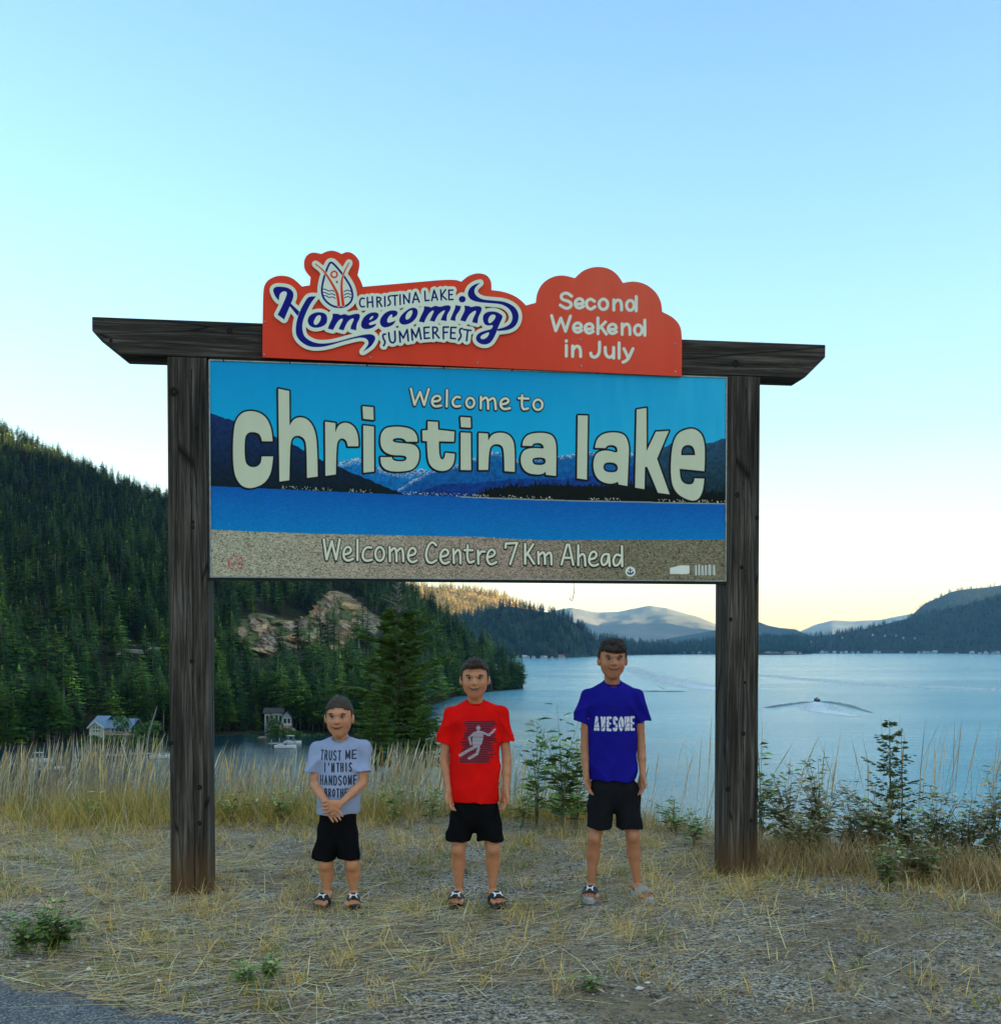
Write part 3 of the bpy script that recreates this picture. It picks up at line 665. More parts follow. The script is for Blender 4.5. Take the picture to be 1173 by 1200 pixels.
lsx = ls0 + (np.arange(W3) + .5) / W3 * (ls1 - ls0); lzx = lz0 + (np.arange(H3) + .5) / H3 * (lz1 - lz0)
Sg, Zg = np.meshgrid(lsx, lzx); PX, PY = plane_px(Sg, Zg, OFFL)
cl = Canvas(PX, PY, PR(192, 206, 204))
cl.fill(NAVY, PR(10, 16, 118)); cl.fill(CL, PR(10, 16, 98)); cl.fill(REDS, PR(232, 200, 190), 0.5); cl.fill(REDS, PR(206, 50, 40))
M_logo = print_mat('festival_logo_print', cl.image('festival_logo'), 0.55, 0.12, 0.06)
st = 4; Sg2, Zg2 = Sg[::st, ::st], Zg[::st, ::st]; cs = Canvas(PX[::st, ::st], PY[::st, ::st], (0, 0, 0))
Dm = np.full(Sg2.shape, 50.0, np.float32)
for grow, shapes in ((4.2, NAVY), (3.6, CL), (3.6, REDS)):
    w, D = cs.sdf(shapes, 12)
    if w: Dm[w] = np.minimum(Dm[w], D - grow)
Dm[0, :] = Dm[-1, :] = 50; Dm[:, 0] = Dm[:, -1] = 50
lp = contours(Dm, lsx[::st], lzx[::st])
curve_plate('logo_plate', lp, 0.009, M_logo, board, -OFFL, (ls0, ls1, lz0, lz1))

# ================================================================ LAKE, HILLS, FOREST
LAKE_Z = -24.1
def ywater(py): return (CAM_H - LAKE_Z) * FPX / (py - HZ)

# ---- lake surface
t = NT('lake_water'); co = t.coords((1, 1, 1))
mp1 = t.coords((0.16, 0.42, 1)); mp2 = t.coords((0.75, 1.9, 1)); mp3 = t.coords((0.0028, 0.012, 1)); mp4 = t.coords((0.02, 0.05, 1))
w1 = t.noise(mp1, 1.0, 5, 0.6, 0.6); w2 = t.noise(mp2, 1.0, 3, 0.6, 0.3); w3 = t.noise(mp3, 1.0, 4, 0.6, 1.2); w4 = t.noise(mp4, 1.0, 3)
hgt = t.math('ADD', t.math('MULTIPLY', w1, 1.0), t.math('MULTIPLY', w2, 0.75))
hgt = t.math('ADD', hgt, t.math('MULTIPLY', w4, 1.5))
hgt = t.math('MULTIPLY', hgt, t.ramp(w3, [(0.36, 0.35), (0.62, 1.0)]))
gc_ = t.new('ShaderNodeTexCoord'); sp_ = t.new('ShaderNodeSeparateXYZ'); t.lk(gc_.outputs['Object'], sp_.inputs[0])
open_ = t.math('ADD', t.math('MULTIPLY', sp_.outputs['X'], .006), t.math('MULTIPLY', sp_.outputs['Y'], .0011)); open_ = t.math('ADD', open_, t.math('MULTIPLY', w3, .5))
open_ = t.ramp(open_, [(0.40, 0.0), (0.95, 1.0)])        # sheltered bay: calmer, hillside reflection painted into a dark base; open lake pale, rippled
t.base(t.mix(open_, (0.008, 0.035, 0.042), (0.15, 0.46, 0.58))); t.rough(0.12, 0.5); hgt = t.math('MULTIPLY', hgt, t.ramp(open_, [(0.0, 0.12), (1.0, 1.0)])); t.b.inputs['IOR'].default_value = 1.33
t.bump(hgt, 1.0, 0.85)
M_water = t.m
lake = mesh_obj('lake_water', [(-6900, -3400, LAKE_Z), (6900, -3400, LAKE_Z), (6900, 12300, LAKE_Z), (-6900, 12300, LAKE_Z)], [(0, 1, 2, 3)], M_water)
tag(lake, kind='structure')

def forest_floor(name, c=(0.020, 0.026, 0.012), c2=(0.045, 0.042, 0.02), sc=0.05):
    t = NT(name); co = t.coords(); n = t.noise(co, sc, 5, 0.6)
    a = t.new('ShaderNodeAttribute', attribute_name='Col')
    base = t.ramp(n, [(0.35, c), (0.7, c2)])
    t.base(t.mix(a.outputs['Fac'], base, t.mix(t.ramp(t.noise(co, 0.12, 6, 0.7), [(0.36, 0.0), (0.66, 1.0)]), (0.16, 0.10, 0.055), (0.40, 0.31, 0.20))))
    t.rough(0.95, 0.05); t.bump(t.noise(co, sc * 6, 5, .7), 0.8, 2.0)
    return t.m
M_floor = forest_floor('forest_floor')
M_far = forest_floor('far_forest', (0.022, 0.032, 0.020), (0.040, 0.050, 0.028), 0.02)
M_gold = forest_floor('sungold_slope', (0.20, 0.15, 0.05), (0.42, 0.30, 0.12), 0.02)  # evening sunlight put into the upper slope's ground colour as gold
M_far2 = forest_floor('bare_mountain', (0.08, 0.095, 0.08), (0.24, 0.21, 0.16), 0.0012)

class Hill:
    """ribbon between a shore line and a ridge line, then down behind the ridge"""
    def __init__(s, name, cols, mat, nu=160, nv=40, amp=6.0, freq=0.006, prof=1.15, seed=0, back=0.8, zfoot=LAKE_Z - 1.0, rough=1.0):
        cols = np.array(cols, float); s.px = np.linspace(cols[0, 0], cols[-1, 0], nu)
        f = lambda k: np.interp(s.px, cols[:, 0], cols[:, k])
        ys, yr, pr = f(1), f(2), f(3)
        xs, xr = px_at(s.px, ys), px_at(s.px, yr); zr = z_at(pr, yr)
        v = np.concatenate([np.linspace(0, 1, nv), 1 + np.linspace(0, 1, 12)[1:]])[None, :]
        vv = np.minimum(v, 1); bb = np.maximum(v - 1, 0)
        X = xs[:, None] + (xr - xs)[:, None] * (vv + bb * back); Y = ys[:, None] + (yr - ys)[:, None] * vv + bb * back * np.maximum(yr - ys, 400)[:, None]
        Z = zfoot + (zr[:, None] - zfoot) * (vv ** prof) * (1 - bb ** 1.3)
        n = (fbm(X * freq, Y * freq, 4, seed) - .5) * 2 + rough * 0.35 * (fbm(X * freq * 5, Y * freq * 5, 3, seed + 5) - .5)
        Z = Z + n * amp * np.sin(np.pi * np.clip(v / 1.15, 0, 1)) ** .8
        s.G = np.stack([X, Y, Z], -1); s.nu, s.nvt, s.nv = nu, v.shape[1], nv; s.name, s.mat = name, mat; s.mask = np.zeros(X.shape)
    def build(s, label=None):
        nu, nv = s.nu, s.nvt; i = np.arange(nu * nv).reshape(nu, nv)
        F = np.stack([i[:-1, :-1], i[1:, :-1], i[1:, 1:], i[:-1, 1:]], -1).reshape(-1, 4)
        col = np.repeat(s.mask.reshape(-1, 1), 3, 1)
        o = np_mesh(s.name, s.G.reshape(-1, 3), F, s.mat, None, True, col); tag(o, kind='structure'); return o
    def sample(s, n, rng, vmax=1.03, vmin=0.0):
        """points spread evenly over the ground area of the near face"""
        G = s.G[:, :s.nv + 3]; a = G[1:, :-1] - G[:-1, :-1]; b = G[:-1, 1:] - G[:-1, :-1]
        area = np.abs(a[..., 0] * b[..., 1] - a[..., 1] * b[..., 0]); p = (area / area.sum()).ravel()
        k = rng.choice(len(p), n, p=p); u, v = k // area.shape[1], k % area.shape[1]; fu, fv = rng.random(n)[:, None], rng.random(n)[:, None]
        P = (G[u, v] * (1 - fu) + G[u + 1, v] * fu) * (1 - fv) + (G[u, v + 1] * (1 - fu) + G[u + 1, v + 1] * fu) * fv
        M = s.mask[:, :s.nv + 3]; m = np.maximum(np.maximum(M[u, v], M[u + 1, v]), np.maximum(M[u, v + 1], M[u + 1, v + 1]))
        return P, m, (v + fv[:, 0]) / (s.nv - 1)
    def at_px(s, px, py):
        G = s.G[:, :s.nv]; x, y, d = proj(G); e = (x - px) ** 2 + (y - py) ** 2; k = np.argmin(e); return G.reshape(-1, 3)[k]
W = ywater
hillA = Hill('forested_hillside', [(-1500, 300, 900, -420), (-800, 300, 1000, 60), (-300, 260, 1080, 345), (0, W(884), 1080, 516), (60, W(879), 1060, 541), (110, W(877), 1040, 560), (196, W(874), 1000, 592), (300, W(873), 950, 636),
   (345, W(876), 920, 655), (400, W(884), 890, 672), (460, W(884), 850, 694), (482, W(872), 815, 708), (496, W(848), 785, 718), (520, W(829), 740, 734), (545, W(823), 700, 756), (570, W(815), 660, 777), (590, W(811), 630, 792), (606, W(808), 610, 801), (613, W(807.3), 600, 806)],
   M_floor, 330, 70, 16.0, 0.0065, 1.25, 3)
# rock bluff: push the ground out and break it up where the cliff shows
gx, gy, gd = proj(hillA.G)
cl_poly = [(282, 752), (290, 735), (312, 722), (340, 728), (370, 726), (385, 700), (396, 692), (412, 700), (432, 716), (447, 726), (441, 742), (420, 746), (400, 760), (372, 757), (345, 758), (318, 768), (300, 764)]
cl_np = np.array(cl_poly, float)
inn = inside(gx, gy, cl_np) & (np.arange(hillA.nvt)[None, :] < hillA.nv) & (gd > 0)
hillA.mask = inn * 1.0
def rock_face():
    pxs = np.linspace(272, 458, 250); pys = np.linspace(776, 686, 120); G = hillA.G[:, :hillA.nv]; P = np.zeros((250, 120, 3))
    for i, p in enumerate(pxs):
        u = np.interp(p, hillA.px, np.arange(hillA.nu)); a = int(u); f = u - a; c = G[a] * (1 - f) + G[a + 1] * f
        _, y, _ = proj(c); y = np.minimum.accumulate(y)[::-1]
        for k in range(3): P[i, :, k] = np.interp(pys, y + np.arange(len(y)) * 1e-6, c[::-1, k])
    PXg, PYg = np.meshgrid(pxs, pys, indexing='ij')
    wx_ = PXg + 9 * (fbm(PXg * .12, PYg * .12, 4, 4) - .5); wy_ = PYg + 14 * (fbm(PXg * .12, PYg * .12, 4, 2) - .5)
    ins_ = inside(wx_, wy_, cl_np); dd_ = seg_dist(wx_, wy_, cl_np, True); s_ = np.where(ins_, dd_, -dd_)
    rdg = 1 - 2 * np.abs(fbm(PXg * .10 + PYg * .05, PYg * .035, 5, 77) - .5); r2 = 1 - 2 * np.abs(fbm(PXg * .3, PYg * .16, 4, 78) - .5); blk = vnoise(np.floor(PXg * .16 + .35 * PYg * .16), np.floor(PYg * .22), 5)
    off = np.clip(s_ / 5, -1, 1) * 5 + np.clip(s_ / 4, 0, 1) * (16 * rdg + 10 * r2 + 8 * blk - 14)
    P[..., 1] -= off; P[..., 0] -= off * .25; P[..., 2] += off * .10
    g_ = np.clip(fbm(PXg * .08, PYg * .14, 4, 9) * 2.6 - .75, 0, 1)[..., None]; tan = np.array([.58, .38, .19]); brn = np.array([.24, .13, .055]); gry = np.array([.36, .31, .25]); grn = np.array([.10, .11, .035])
    C = brn * (1 - g_) + tan * g_; m_ = np.clip(fbm(PXg * .05, PYg * .05, 3, 19) * 3 - 1.1, 0, 1)[..., None]; C = C * (1 - m_ * .6) + gry * m_ * .6
    cr_ = np.clip((rdg - .86) * 8, 0, 1)[..., None]; C = C * (1 - .6 * cr_); gs = np.clip((fbm(PXg * .11, PYg * .11, 4, 29) - .53) * 12, 0, 1)[..., None] * np.clip((PYg[..., None] - 700) / 20, .5, 1); C = C * (1 - gs) + grn * gs
    C = C * (.75 + .5 * hash2(np.floor(PXg * 1.4), np.floor(PYg * 1.4), 6)[..., None])
    i = np.arange(250 * 120).reshape(250, 120)
    o = np_mesh('rock_face', P.reshape(-1, 3), np.stack([i[:-1, :-1], i[1:, :-1], i[1:, 1:], i[:-1, 1:]], -1).reshape(-1, 4), M_cliff, None, False, C.reshape(-1, 3)); tag(o, kind='structure')
t = NT('cliff_rock'); a_ = t.new('ShaderNodeAttribute', attribute_name='Col'); co = t.coords(); t.base(t.mix(1.0, a_.outputs['Color'], t.ramp(t.noise(co, .35, 5, .7), [(.3, .6), (.7, 1.3)]), 'MULTIPLY')); t.rough(.95, .05); t.bump(t.noise(co, .5, 5, .7), .8, 1.2); M_cliff = t.m
rock_face()
hillA.build()
hillB = Hill('far_hillside', [(430, 1700, 2250, 726), (520, 1900, 2300, 728), (555, 2000, 2320, 722), (580, 2030, 2320, 714), (600, 2030, 2320, 712), (618, W(771.6), 2320, 715), (650, 2080, 2320, 719), (676, 2200, 2400, 731), (699, 2450, 2600, 749), (748, 2800, 3050, 755.5), (792, 2950, 3200, 757), (835, 3000, 3300, 757.5), (900, 3050, 3400, 757), (950, 3100, 3500, 757)],
   M_far, 200, 36, 9.0, 0.004, 1.1, 9); hillB.build()
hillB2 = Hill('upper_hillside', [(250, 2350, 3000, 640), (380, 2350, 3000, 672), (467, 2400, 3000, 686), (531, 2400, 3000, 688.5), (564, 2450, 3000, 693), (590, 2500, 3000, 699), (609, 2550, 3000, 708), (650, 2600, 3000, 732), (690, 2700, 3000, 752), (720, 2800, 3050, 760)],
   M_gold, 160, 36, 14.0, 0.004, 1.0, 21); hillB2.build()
hillC = Hill('distant_mountain', [(560, 7000, 9000, 735), (640, 7000, 9000, 716), (670, 7000, 9000, 709.5), (687, 7000, 9000, 713.5), (705, 7000, 9000, 716), (725, 7000, 9000, 715.5), (740, 7000, 9000, 713), (763, 7000, 9000, 711.5), (780, 7000, 9000, 713), (795, 7000, 9000, 718.5), (812, 7000, 9000, 724), (832, 7000, 9000, 731), (850, 7000, 9000, 737), (889, 7000, 9000, 752), (940, 7000, 9000, 757)],
   M_far2, 160, 40, 90.0, 0.0012, 1.0, 31, rough=1.6); hillC.build()
hillC2 = Hill('distant_ridge', [(760, 6000, 7600, 752), (820, 6000, 7600, 742), (860, 6000, 7600, 733), (889, 6000, 7600, 728.5), (900, 6000, 7600, 732.5), (913, 6000, 7600, 735), (932, 6000, 7600, 736.5), (945, 6000, 7600, 743), (980, 6000, 7600, 752)],
   M_far, 90, 24, 30.0, 0.0016, 1.0, 37); hillC2.build()
hillC3 = Hill('distant_range', [(880, 9500, 11500, 752), (925, 9500, 11500, 744), (940, 9500, 11500, 738), (955, 9500, 11500, 731.5), (975, 9500, 11500, 727), (1001, 9500, 11500, 729), (1031, 9500, 11500, 727), (1060, 9500, 11500, 721), (1120, 9500, 11500, 712), (1200, 9500, 11500, 700)],
   M_far2, 90, 24, 40.0, 0.0012, 1.0, 41); hillC3.build()
hillD2 = Hill('back_ridge', [(1030, 4700, 6000, 748), (1060, 4700, 6000, 731), (1073, 4700, 6000, 718), (1082, 4700, 6000, 710), (1092, 4700, 6000, 705), (1104, 4700, 6000, 699.5), (1113, 4700, 6000, 694.5), (1128, 4700, 6000, 691), (1143, 4700, 6000, 688.5), (1173, 4700, 6000, 684.5), (1300, 4700, 6000, 664), (1600, 4700, 6000, 620)],
   M_far, 120, 30, 30.0, 0.002, 1.0, 47); hillD2.build()
hillD = Hill('eastern_mountain', [(800, 3200, 3700, 755), (889, 3250, 3900, 747.5), (945, 3300, 4100, 747), (980, 3350, 4200, 743), (1020, 3350, 4200, 735), (1063, 3350, 4200, 725.5), (1081, 3350, 4200, 720), (1127, 3300, 4200, 711.5), (1173, 3200, 4200, 697.5), (1300, 3000, 4100, 664), (1600, 2600, 3900, 560), (2200, 1500, 3000, 380)],
   M_far, 260, 50, 26.0, 0.003, 1.05, 53); hillD.build()
spit = Hill('wooded_point', [(800, W(766.9), 3010, 766.6), (830, W(767.2), 3005, 765.0), (888, W(767.8), 2890, 765.0), (915, W(767.8), 2890, 765.6), (945, W(767.4), 2960, 767.2)], M_far, 50, 12, 0.5, 0.01, 0.6, 3, zfoot=LAKE_Z - .3); spit.build()
# unseen ridge added right of the frame, heights shaped to block the low sun
rp = np.array([(1500, -2600, 300), (1650, -1400, 380), (1720, -600, 420), (1720, 0, 418), (1740, 500, 415), (1850, 1200, 400), (1950, 1700, 310), (2000, 2050, 262), (2250, 2350, 380), (2700, 2800, 620), (3300, 3400, 720), (4100, 3900, 760)], float)
tt = np.linspace(0, len(rp) - 1, 90); rr = np.stack([np.interp(tt, np.arange(len(rp)), rp[:, k]) for k in range(3)], 1)
vv = np.linspace(-1, 1, 41)
A_u, A_v = np.meshgrid(np.arange(90), vv, indexing='ij')
XX = rr[:, None, 0] + A_v * 720; YY = rr[:, None, 1] + A_v * -120; hgt_ = (1 - np.abs(A_v)) ** 1.15
ZZ = LAKE_Z - 1 + (rr[:, None, 2] + 25) * hgt_ + 34 * (fbm(XX * .003, YY * .003, 4, 88) - .5) * np.sin(np.pi * (1 - np.abs(A_v))) 
ii = np.arange(90 * 41).reshape(90, 41)
o = np_mesh('sun_block_ridge', np.stack([XX, YY, ZZ], -1).reshape(-1, 3), np.stack([ii[:-1, :-1], ii[1:, :-1], ii[1:, 1:], ii[:-1, 1:]], -1).reshape(-1, 4), M_far, None, True, np.zeros((90 * 41, 3))); tag(o, kind='structure')

# ---- conifers
def needle_mat(name, c0, c1):
    t = NT(name); oi = t.new('ShaderNodeObjectInfo'); co = t.coords()
    base = t.ramp(oi.outputs['Random'], [(0.0, tuple(a * .8 for a in c0)), (0.35, c0), (0.75, tuple((a + b) / 2 for a, b in zip(c0, c1))), (1.0, tuple(b * 1.25 for b in c1))])
    a = t.new('ShaderNodeAttribute', attribute_name='Col')
    t.base(t.mix(1.0, base, a.outputs['Color'], 'MULTIPLY')); t.rough(0.75, 0.15)
    return t.m
M_needle = needle_mat('conifer_needles', (0.018, 0.085, 0.010), (0.170, 0.300, 0.024))
M_sungold = needle_mat('sungold_needles', (0.24, 0.20, 0.05), (0.60, 0.42, 0.12))  # sunlit gold painted into the needle colour of the upper slope trees
M_needle_far = needle_mat('haze_blue_needles', (0.014, 0.050, 0.034), (0.055, 0.115, 0.070))  # distance haze put into the needle colour as a bluer, darker green
M_bark = simple('conifer_bark', (0.11, 0.085, 0.065), 0.9, 0.1, 0.4, 3.0)
M_dead = simple('dead_bark', (0.22, 0.20, 0.17), 0.9, 0.1, 0.3, 3.0)

def crown_arrays(rng, nb, H=1.0, base=0.16, wid=0.17, kites=1, droop=0.25, shape=1.0):
    V = []; F = []; C = []
    for i in range(nb):
        t_ = (i + rng.random()) / nb; z = base + (1 - base) * t_ ** 0.92
        prof = (1 - t_) ** shape * (0.75 + 0.5 * rng.random()) + 0.035
        if t_ < .18: prof *= 0.55 + 2.2 * t_
        L = wid * prof; a = rng.random() * 2 * math.pi; ca, sa = math.cos(a), math.sin(a)
        up = 0.25 * t_; z1 = z - L * droop + L * up
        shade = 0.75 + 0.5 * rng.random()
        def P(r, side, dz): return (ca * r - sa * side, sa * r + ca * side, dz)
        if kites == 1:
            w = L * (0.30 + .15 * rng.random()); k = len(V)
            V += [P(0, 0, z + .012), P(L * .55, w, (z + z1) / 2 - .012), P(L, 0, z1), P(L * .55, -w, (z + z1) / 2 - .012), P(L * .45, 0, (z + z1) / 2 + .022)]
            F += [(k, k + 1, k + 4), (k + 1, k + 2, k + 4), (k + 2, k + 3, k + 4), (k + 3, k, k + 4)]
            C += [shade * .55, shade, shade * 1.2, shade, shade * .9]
        else:
            for q in range(kites):
                f0 = (q + .2) / kites; rr = L * f0; zz = z + (z1 - z) * f0 ** 1.3; side = (1 if q % 2 else -1)
                l2 = L * (0.42 * (1 - f0) + .16) * (0.7 + .6 * rng.random()); an = side * (0.55 + .5 * rng.random())
                dx, dy = math.cos(an) * l2, math.sin(an) * l2; wd = l2 * 0.26
                k = len(V); dz = -l2 * (.12 + .3 * rng.random())
                V += [P(rr, 0, zz), P(rr + dx * .5 - dy * .26, dy * .5 + dx * .26, zz + dz * .3), P(rr + dx, dy, zz + dz), P(rr + dx * .5 + dy * .26, dy * .5 - dx * .26, zz + dz * .3 - wd * .4)]
                F += [(k, k + 1, k + 2), (k, k + 2, k + 3)]
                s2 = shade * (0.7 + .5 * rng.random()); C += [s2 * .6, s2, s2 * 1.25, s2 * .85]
    k = len(V); V += [(-.01, 0, .93), (.01, 0, .93), (0, 0, 1.01)]; F.append((k, k + 1, k + 2)); C += [1, 1, 1]
    return np.array(V, float) * H, np.array(F), np.array(C)[:, None] * np.array([[1, 1, 1]])
def add_crown(rng, name, parent, **kw):
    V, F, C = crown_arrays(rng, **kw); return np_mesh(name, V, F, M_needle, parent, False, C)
def trunk_mesh(rng, name, parent, r=0.012, top=0.97, mat=None, n=5, stubs=0):
    m = MB(); b = (rng.random() - .5) * .02
    m.tube([(0, 0, -0.03), (b, 0, .3), (b * 1.5, b, .65), (0, 0, top)], [r, r * .8, r * .45, r * .08], n)
    for k in range(stubs):
        z = .08 + .5 * k / stubs; a = rng.random() * 6.28; l = .03 + .03 * rng.random()
        m.tube([(0, 0, z), (math.cos(a) * l, math.sin(a) * l, z + .005)], [.003, .001], 3, False)
    return m.build(name, mat or M_bark, parent, True)

def valid(P):
    return P
# collect positions : x, y, z, height, source hill
rngT = np.random.default_rng(5)
def collect(hill, n, hmin, hmax, pxr, vmax=1.02, rng=rngT, thin=0.0):
    P, m, v = hill.sample(n, rng); x, y, d = proj(P)
    ok = (m < .5) & (P[:, 2] > LAKE_Z + .6) & (d > 5) & (x > pxr[0]) & (x < pxr[1]) & (v < vmax)
    P = P[ok]; h = hmin + (hmax - hmin) * rng.random(len(P)) ** 1.3
    return np.concatenate([P, h[:, None]], 1)
HOUSE1 = None
TA = collect(hillA, 21000, 12, 24, (-260, 640))
sh_ = []
for q in range(900):                       # the first row, right above the water
    u = rngT.integers(60, hillA.nu - 1); f = rngT.random(); c_ = hillA.G[u, :hillA.nv] * (1 - f) + hillA.G[u + 1, :hillA.nv] * f
    z_ = LAKE_Z + .35 + 2.2 * rngT.random() ** 2; k = np.argmax(c_[:, 2] > z_)
    if k == 0: continue
    g_ = (z_ - c_[k - 1, 2]) / (c_[k, 2] - c_[k - 1, 2]); p_ = c_[k - 1] * (1 - g_) + c_[k] * g_
    sh_.append((*p_, 7 + 13 * rngT.random()))
TA = np.concatenate([TA, np.array(sh_)])
# keep clearings round the houses and the road cut
def hid(px, py): return hillA.at_px(px, py)
H1 = hid(124, 866); H2 = hid(321, 856)
xx, yy, dd = proj(TA[:, :3])
def clear(P, c, r): return np.hypot(P[:, 0] - c[0], P[:, 1] - c[1]) > r
keep = clear(TA, H1, 9.5) & clear(TA, H2, 8.0)
front = lambda x0, x1, Yc: ~((xx > x0) & (xx < x1) & (TA[:, 1] < Yc))
keep &= front(88, 158, H1[1] + 2) & front(326, 346, H2[1] + 2) & ~((xx > 276) & (xx < 452) & (yy - TA[:, 3] / dd * FPX < 752) & (yy > 722) & (yy < 800) & (rngT.random(len(TA)) < .84)) & ~((xx > 140) & (xx < 186) & (yy > 758) & (yy < 784))
TA = TA[keep]
TB = collect(hillB, 5200, 15, 27, (430, 960)); TB2 = collect(hillB2, 5200, 15, 26, (400, 740)); TD = collect(hillD, 9000, 15, 26, (800, 1500)); TS = collect(spit, 90, 7, 13, (800, 900), 1.2)
TC2 = collect(hillD2, 3000, 18, 30, (1020, 1300))
# the 300 that show largest are trees of their own
px_, py_, d_ = proj(TA[:, :3]); hpx = TA[:, 3] / d_ * FPX
infr = (px_ > -8) & (px_ < 640) & (py_ - hpx < 880)
# a tree counts as showing when no nearer tree covers its upper half
order = np.argsort(d_); buf = np.full(1400, 2000.0); vis = np.zeros(len(TA), bool)
for i in order:
    if not infr[i]: continue
    a = int(max(0, px_[i] - 2)); b = int(max(a + 1, px_[i] + 3)); top = py_[i] - hpx[i]
    if np.mean(buf[a:b]) > top + hpx[i] * .25: vis[i] = True
    w = hpx[i] * .10; a = int(max(0, px_[i] - w)); b = int(max(a + 1, px_[i] + w)); buf[a:b] = np.minimum(buf[a:b], top + hpx[i] * .35)
behind = ((px_ > 196) & (px_ < 247) ) | ((px_ > 245) & (px_ < 500) & (py_ - hpx * .3 < 684)) | (py_ - hpx > 868)
score = np.where(vis & infr & ~behind, hpx, 0); big = np.argsort(-score)[:290]; big = big[score[big] > 0]
isbig = np.zeros(len(TA), bool); isbig[big] = True

def make_tree(kind, rng, dense=True):
    root = empty('conifer_tree')
    sh = {0: dict(wid=.155, shape=.9, base=.10), 1: dict(wid=.13, shape=.75, base=.22), 2: dict(wid=.19, shape=1.05, base=.06), 3: dict(wid=.115, shape=.65, base=.34), 4: dict(wid=.165, shape=.8, base=.16)}[kind]
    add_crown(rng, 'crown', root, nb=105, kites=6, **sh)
    trunk_mesh(rng, 'trunk', root, .011, .95, M_dead if kind == 3 else None, stubs=8 if kind in (1, 3) else 0)
    return root
protos = [make_tree(k, np.random.default_rng(60 + k)) for k in range(5)]
GT = 'conifers on the hillside left of the lake'
KIND = ['pointed dark green conifer', 'tall slim conifer', 'broad bushy conifer', 'thin bare-trunked conifer', 'full ragged conifer']
def zone(px, py, top):
    if py > 838: 
        return 'at the shore left of the cream house' if px < 95 else 'on the shore beside the cream house' if px < 160 else 'on the shore just left of the left post' if px < 200 else 'on the shore right of the left post near the white house' if px < 360 else 'on the shore behind the ragged fir'
    if px > 500: return 'on the point running out into the lake'
    if px > 445: return 'on the slope right of the rock face'
    if px > 245: return 'above the rock face' if py < 735 else 'below the rock face' if py < 800 else 'on the lower slope behind the small boy'
    if top < 512 + px * .45 + 14: return 'on the skyline left of the left post'
    return 'high on the hillside left of the left post' if py < 660 else 'midway up the hillside left of the left post' if py < 770 else 'low on the hillside left of the left post'
used = set()
for i in big:
    k = int(hash2(np.array([i]), np.array([3]))[0] * 4.999)
    if k in used:
        r0 = protos[k].copy(); COL.objects.link(r0)
        for ch in protos[k].children: c = ch.copy(); COL.objects.link(c); c.parent = r0
    else: r0 = protos[k]; used.add(k)
    x, y, z, h = TA[i]; r0.location = (x, y, z - .3); s = h; wx = s * (1.45 + .8 * rngT.random())
    r0.scale = (wx, wx, s); r0.rotation_euler = ((rngT.random() - .5) * .05, (rngT.random() - .5) * .05, rngT.random() * 6.28)
    tag(r0, KIND[k] + ' ' + zone(px_[i], py_[i], py_[i] - hpx[i]), 'tree', GT)

# far variant meshes for the rest (lighter)
def forest(name, P, srcs, mat=None, seed=1):
    rng = np.random.default_rng(seed); n = len(P)
    me = bpy.data.meshes.new(name); me.vertices.add(n); me.vertices.foreach_set('co', P[:, :3].astype(np.float32).ravel() - np.tile([0, 0, .3], n).astype(np.float32))
    sc = np.stack([P[:, 3] * (1.4 + .8 * rng.random(n))] * 2 + [P[:, 3]], 1)
    a = me.attributes.new('scl', 'FLOAT_VECTOR', 'POINT'); a.data.foreach_set('vector', sc.astype(np.float32).ravel())
    rt = np.stack([(rng.random(n) - .5) * .06, (rng.random(n) - .5) * .06, rng.random(n) * 6.28], 1)
    a = me.attributes.new('rotv', 'FLOAT_VECTOR', 'POINT'); a.data.foreach_set('vector', rt.astype(np.float32).ravel())
    a = me.attributes.new('pick', 'INT', 'POINT'); a.data.foreach_set('value', rng.integers(0, len(srcs), n).astype(np.int32))
    o = bpy.data.objects.new(name, me); link(o)
    ng = bpy.data.node_groups.new(name, 'GeometryNodeTree')
    ng.interface.new_socket('Geometry', in_out='INPUT', socket_type='NodeSocketGeometry'); ng.interface.new_socket('Geometry', in_out='OUTPUT', socket_type='NodeSocketGeometry')
    N, L = ng.nodes, ng.links; gi = N.new('NodeGroupInput'); go = N.new('NodeGroupOutput')
    jv = N.new('GeometryNodeJoinGeometry')
    for grp in reversed(srcs):
        j = N.new('GeometryNodeJoinGeometry')
        for ob in grp:
            oi = N.new('GeometryNodeObjectInfo'); oi.inputs['Object'].default_value = ob; oi.transform_space = 'ORIGINAL'; L.new(oi.outputs['Geometry'], j.inputs[0])
        g2 = N.new('GeometryNodeGeometryToInstance'); L.new(j.outputs[0], g2.inputs[0]); L.new(g2.outputs[0], jv.inputs[0])
    m2p = N.new('GeometryNodeMeshToPoints'); L.new(gi.outputs[0], m2p.inputs['Mesh'])
    ip = N.new('GeometryNodeInstanceOnPoints'); L.new(m2p.outputs[0], ip.inputs['Points']); L.new(jv.outputs[0], ip.inputs['Instance']); ip.inputs['Pick Instance'].default_value = True
    def na(nm, ty):
        q = N.new('GeometryNodeInputNamedAttribute'); q.data_type = ty; q.inputs['Name'].default_value = nm; return q.outputs['Attribute']
    L.new(na('pick', 'INT'), ip.inputs['Instance Index']); L.new(na('rotv', 'FLOAT_VECTOR'), ip.inputs['Rotation']); L.new(na('scl', 'FLOAT_VECTOR'), ip.inputs['Scale'])
    L.new(ip.outputs[0], go.inputs[0])
    md = o.modifiers.new('scatter', 'NODES'); md.node_group = ng
    tag(o, kind='stuff'); return o
protoparts = [list(p.children) for p in protos]
forest('hillside_forest', TA[~isbig], protoparts, seed=2)
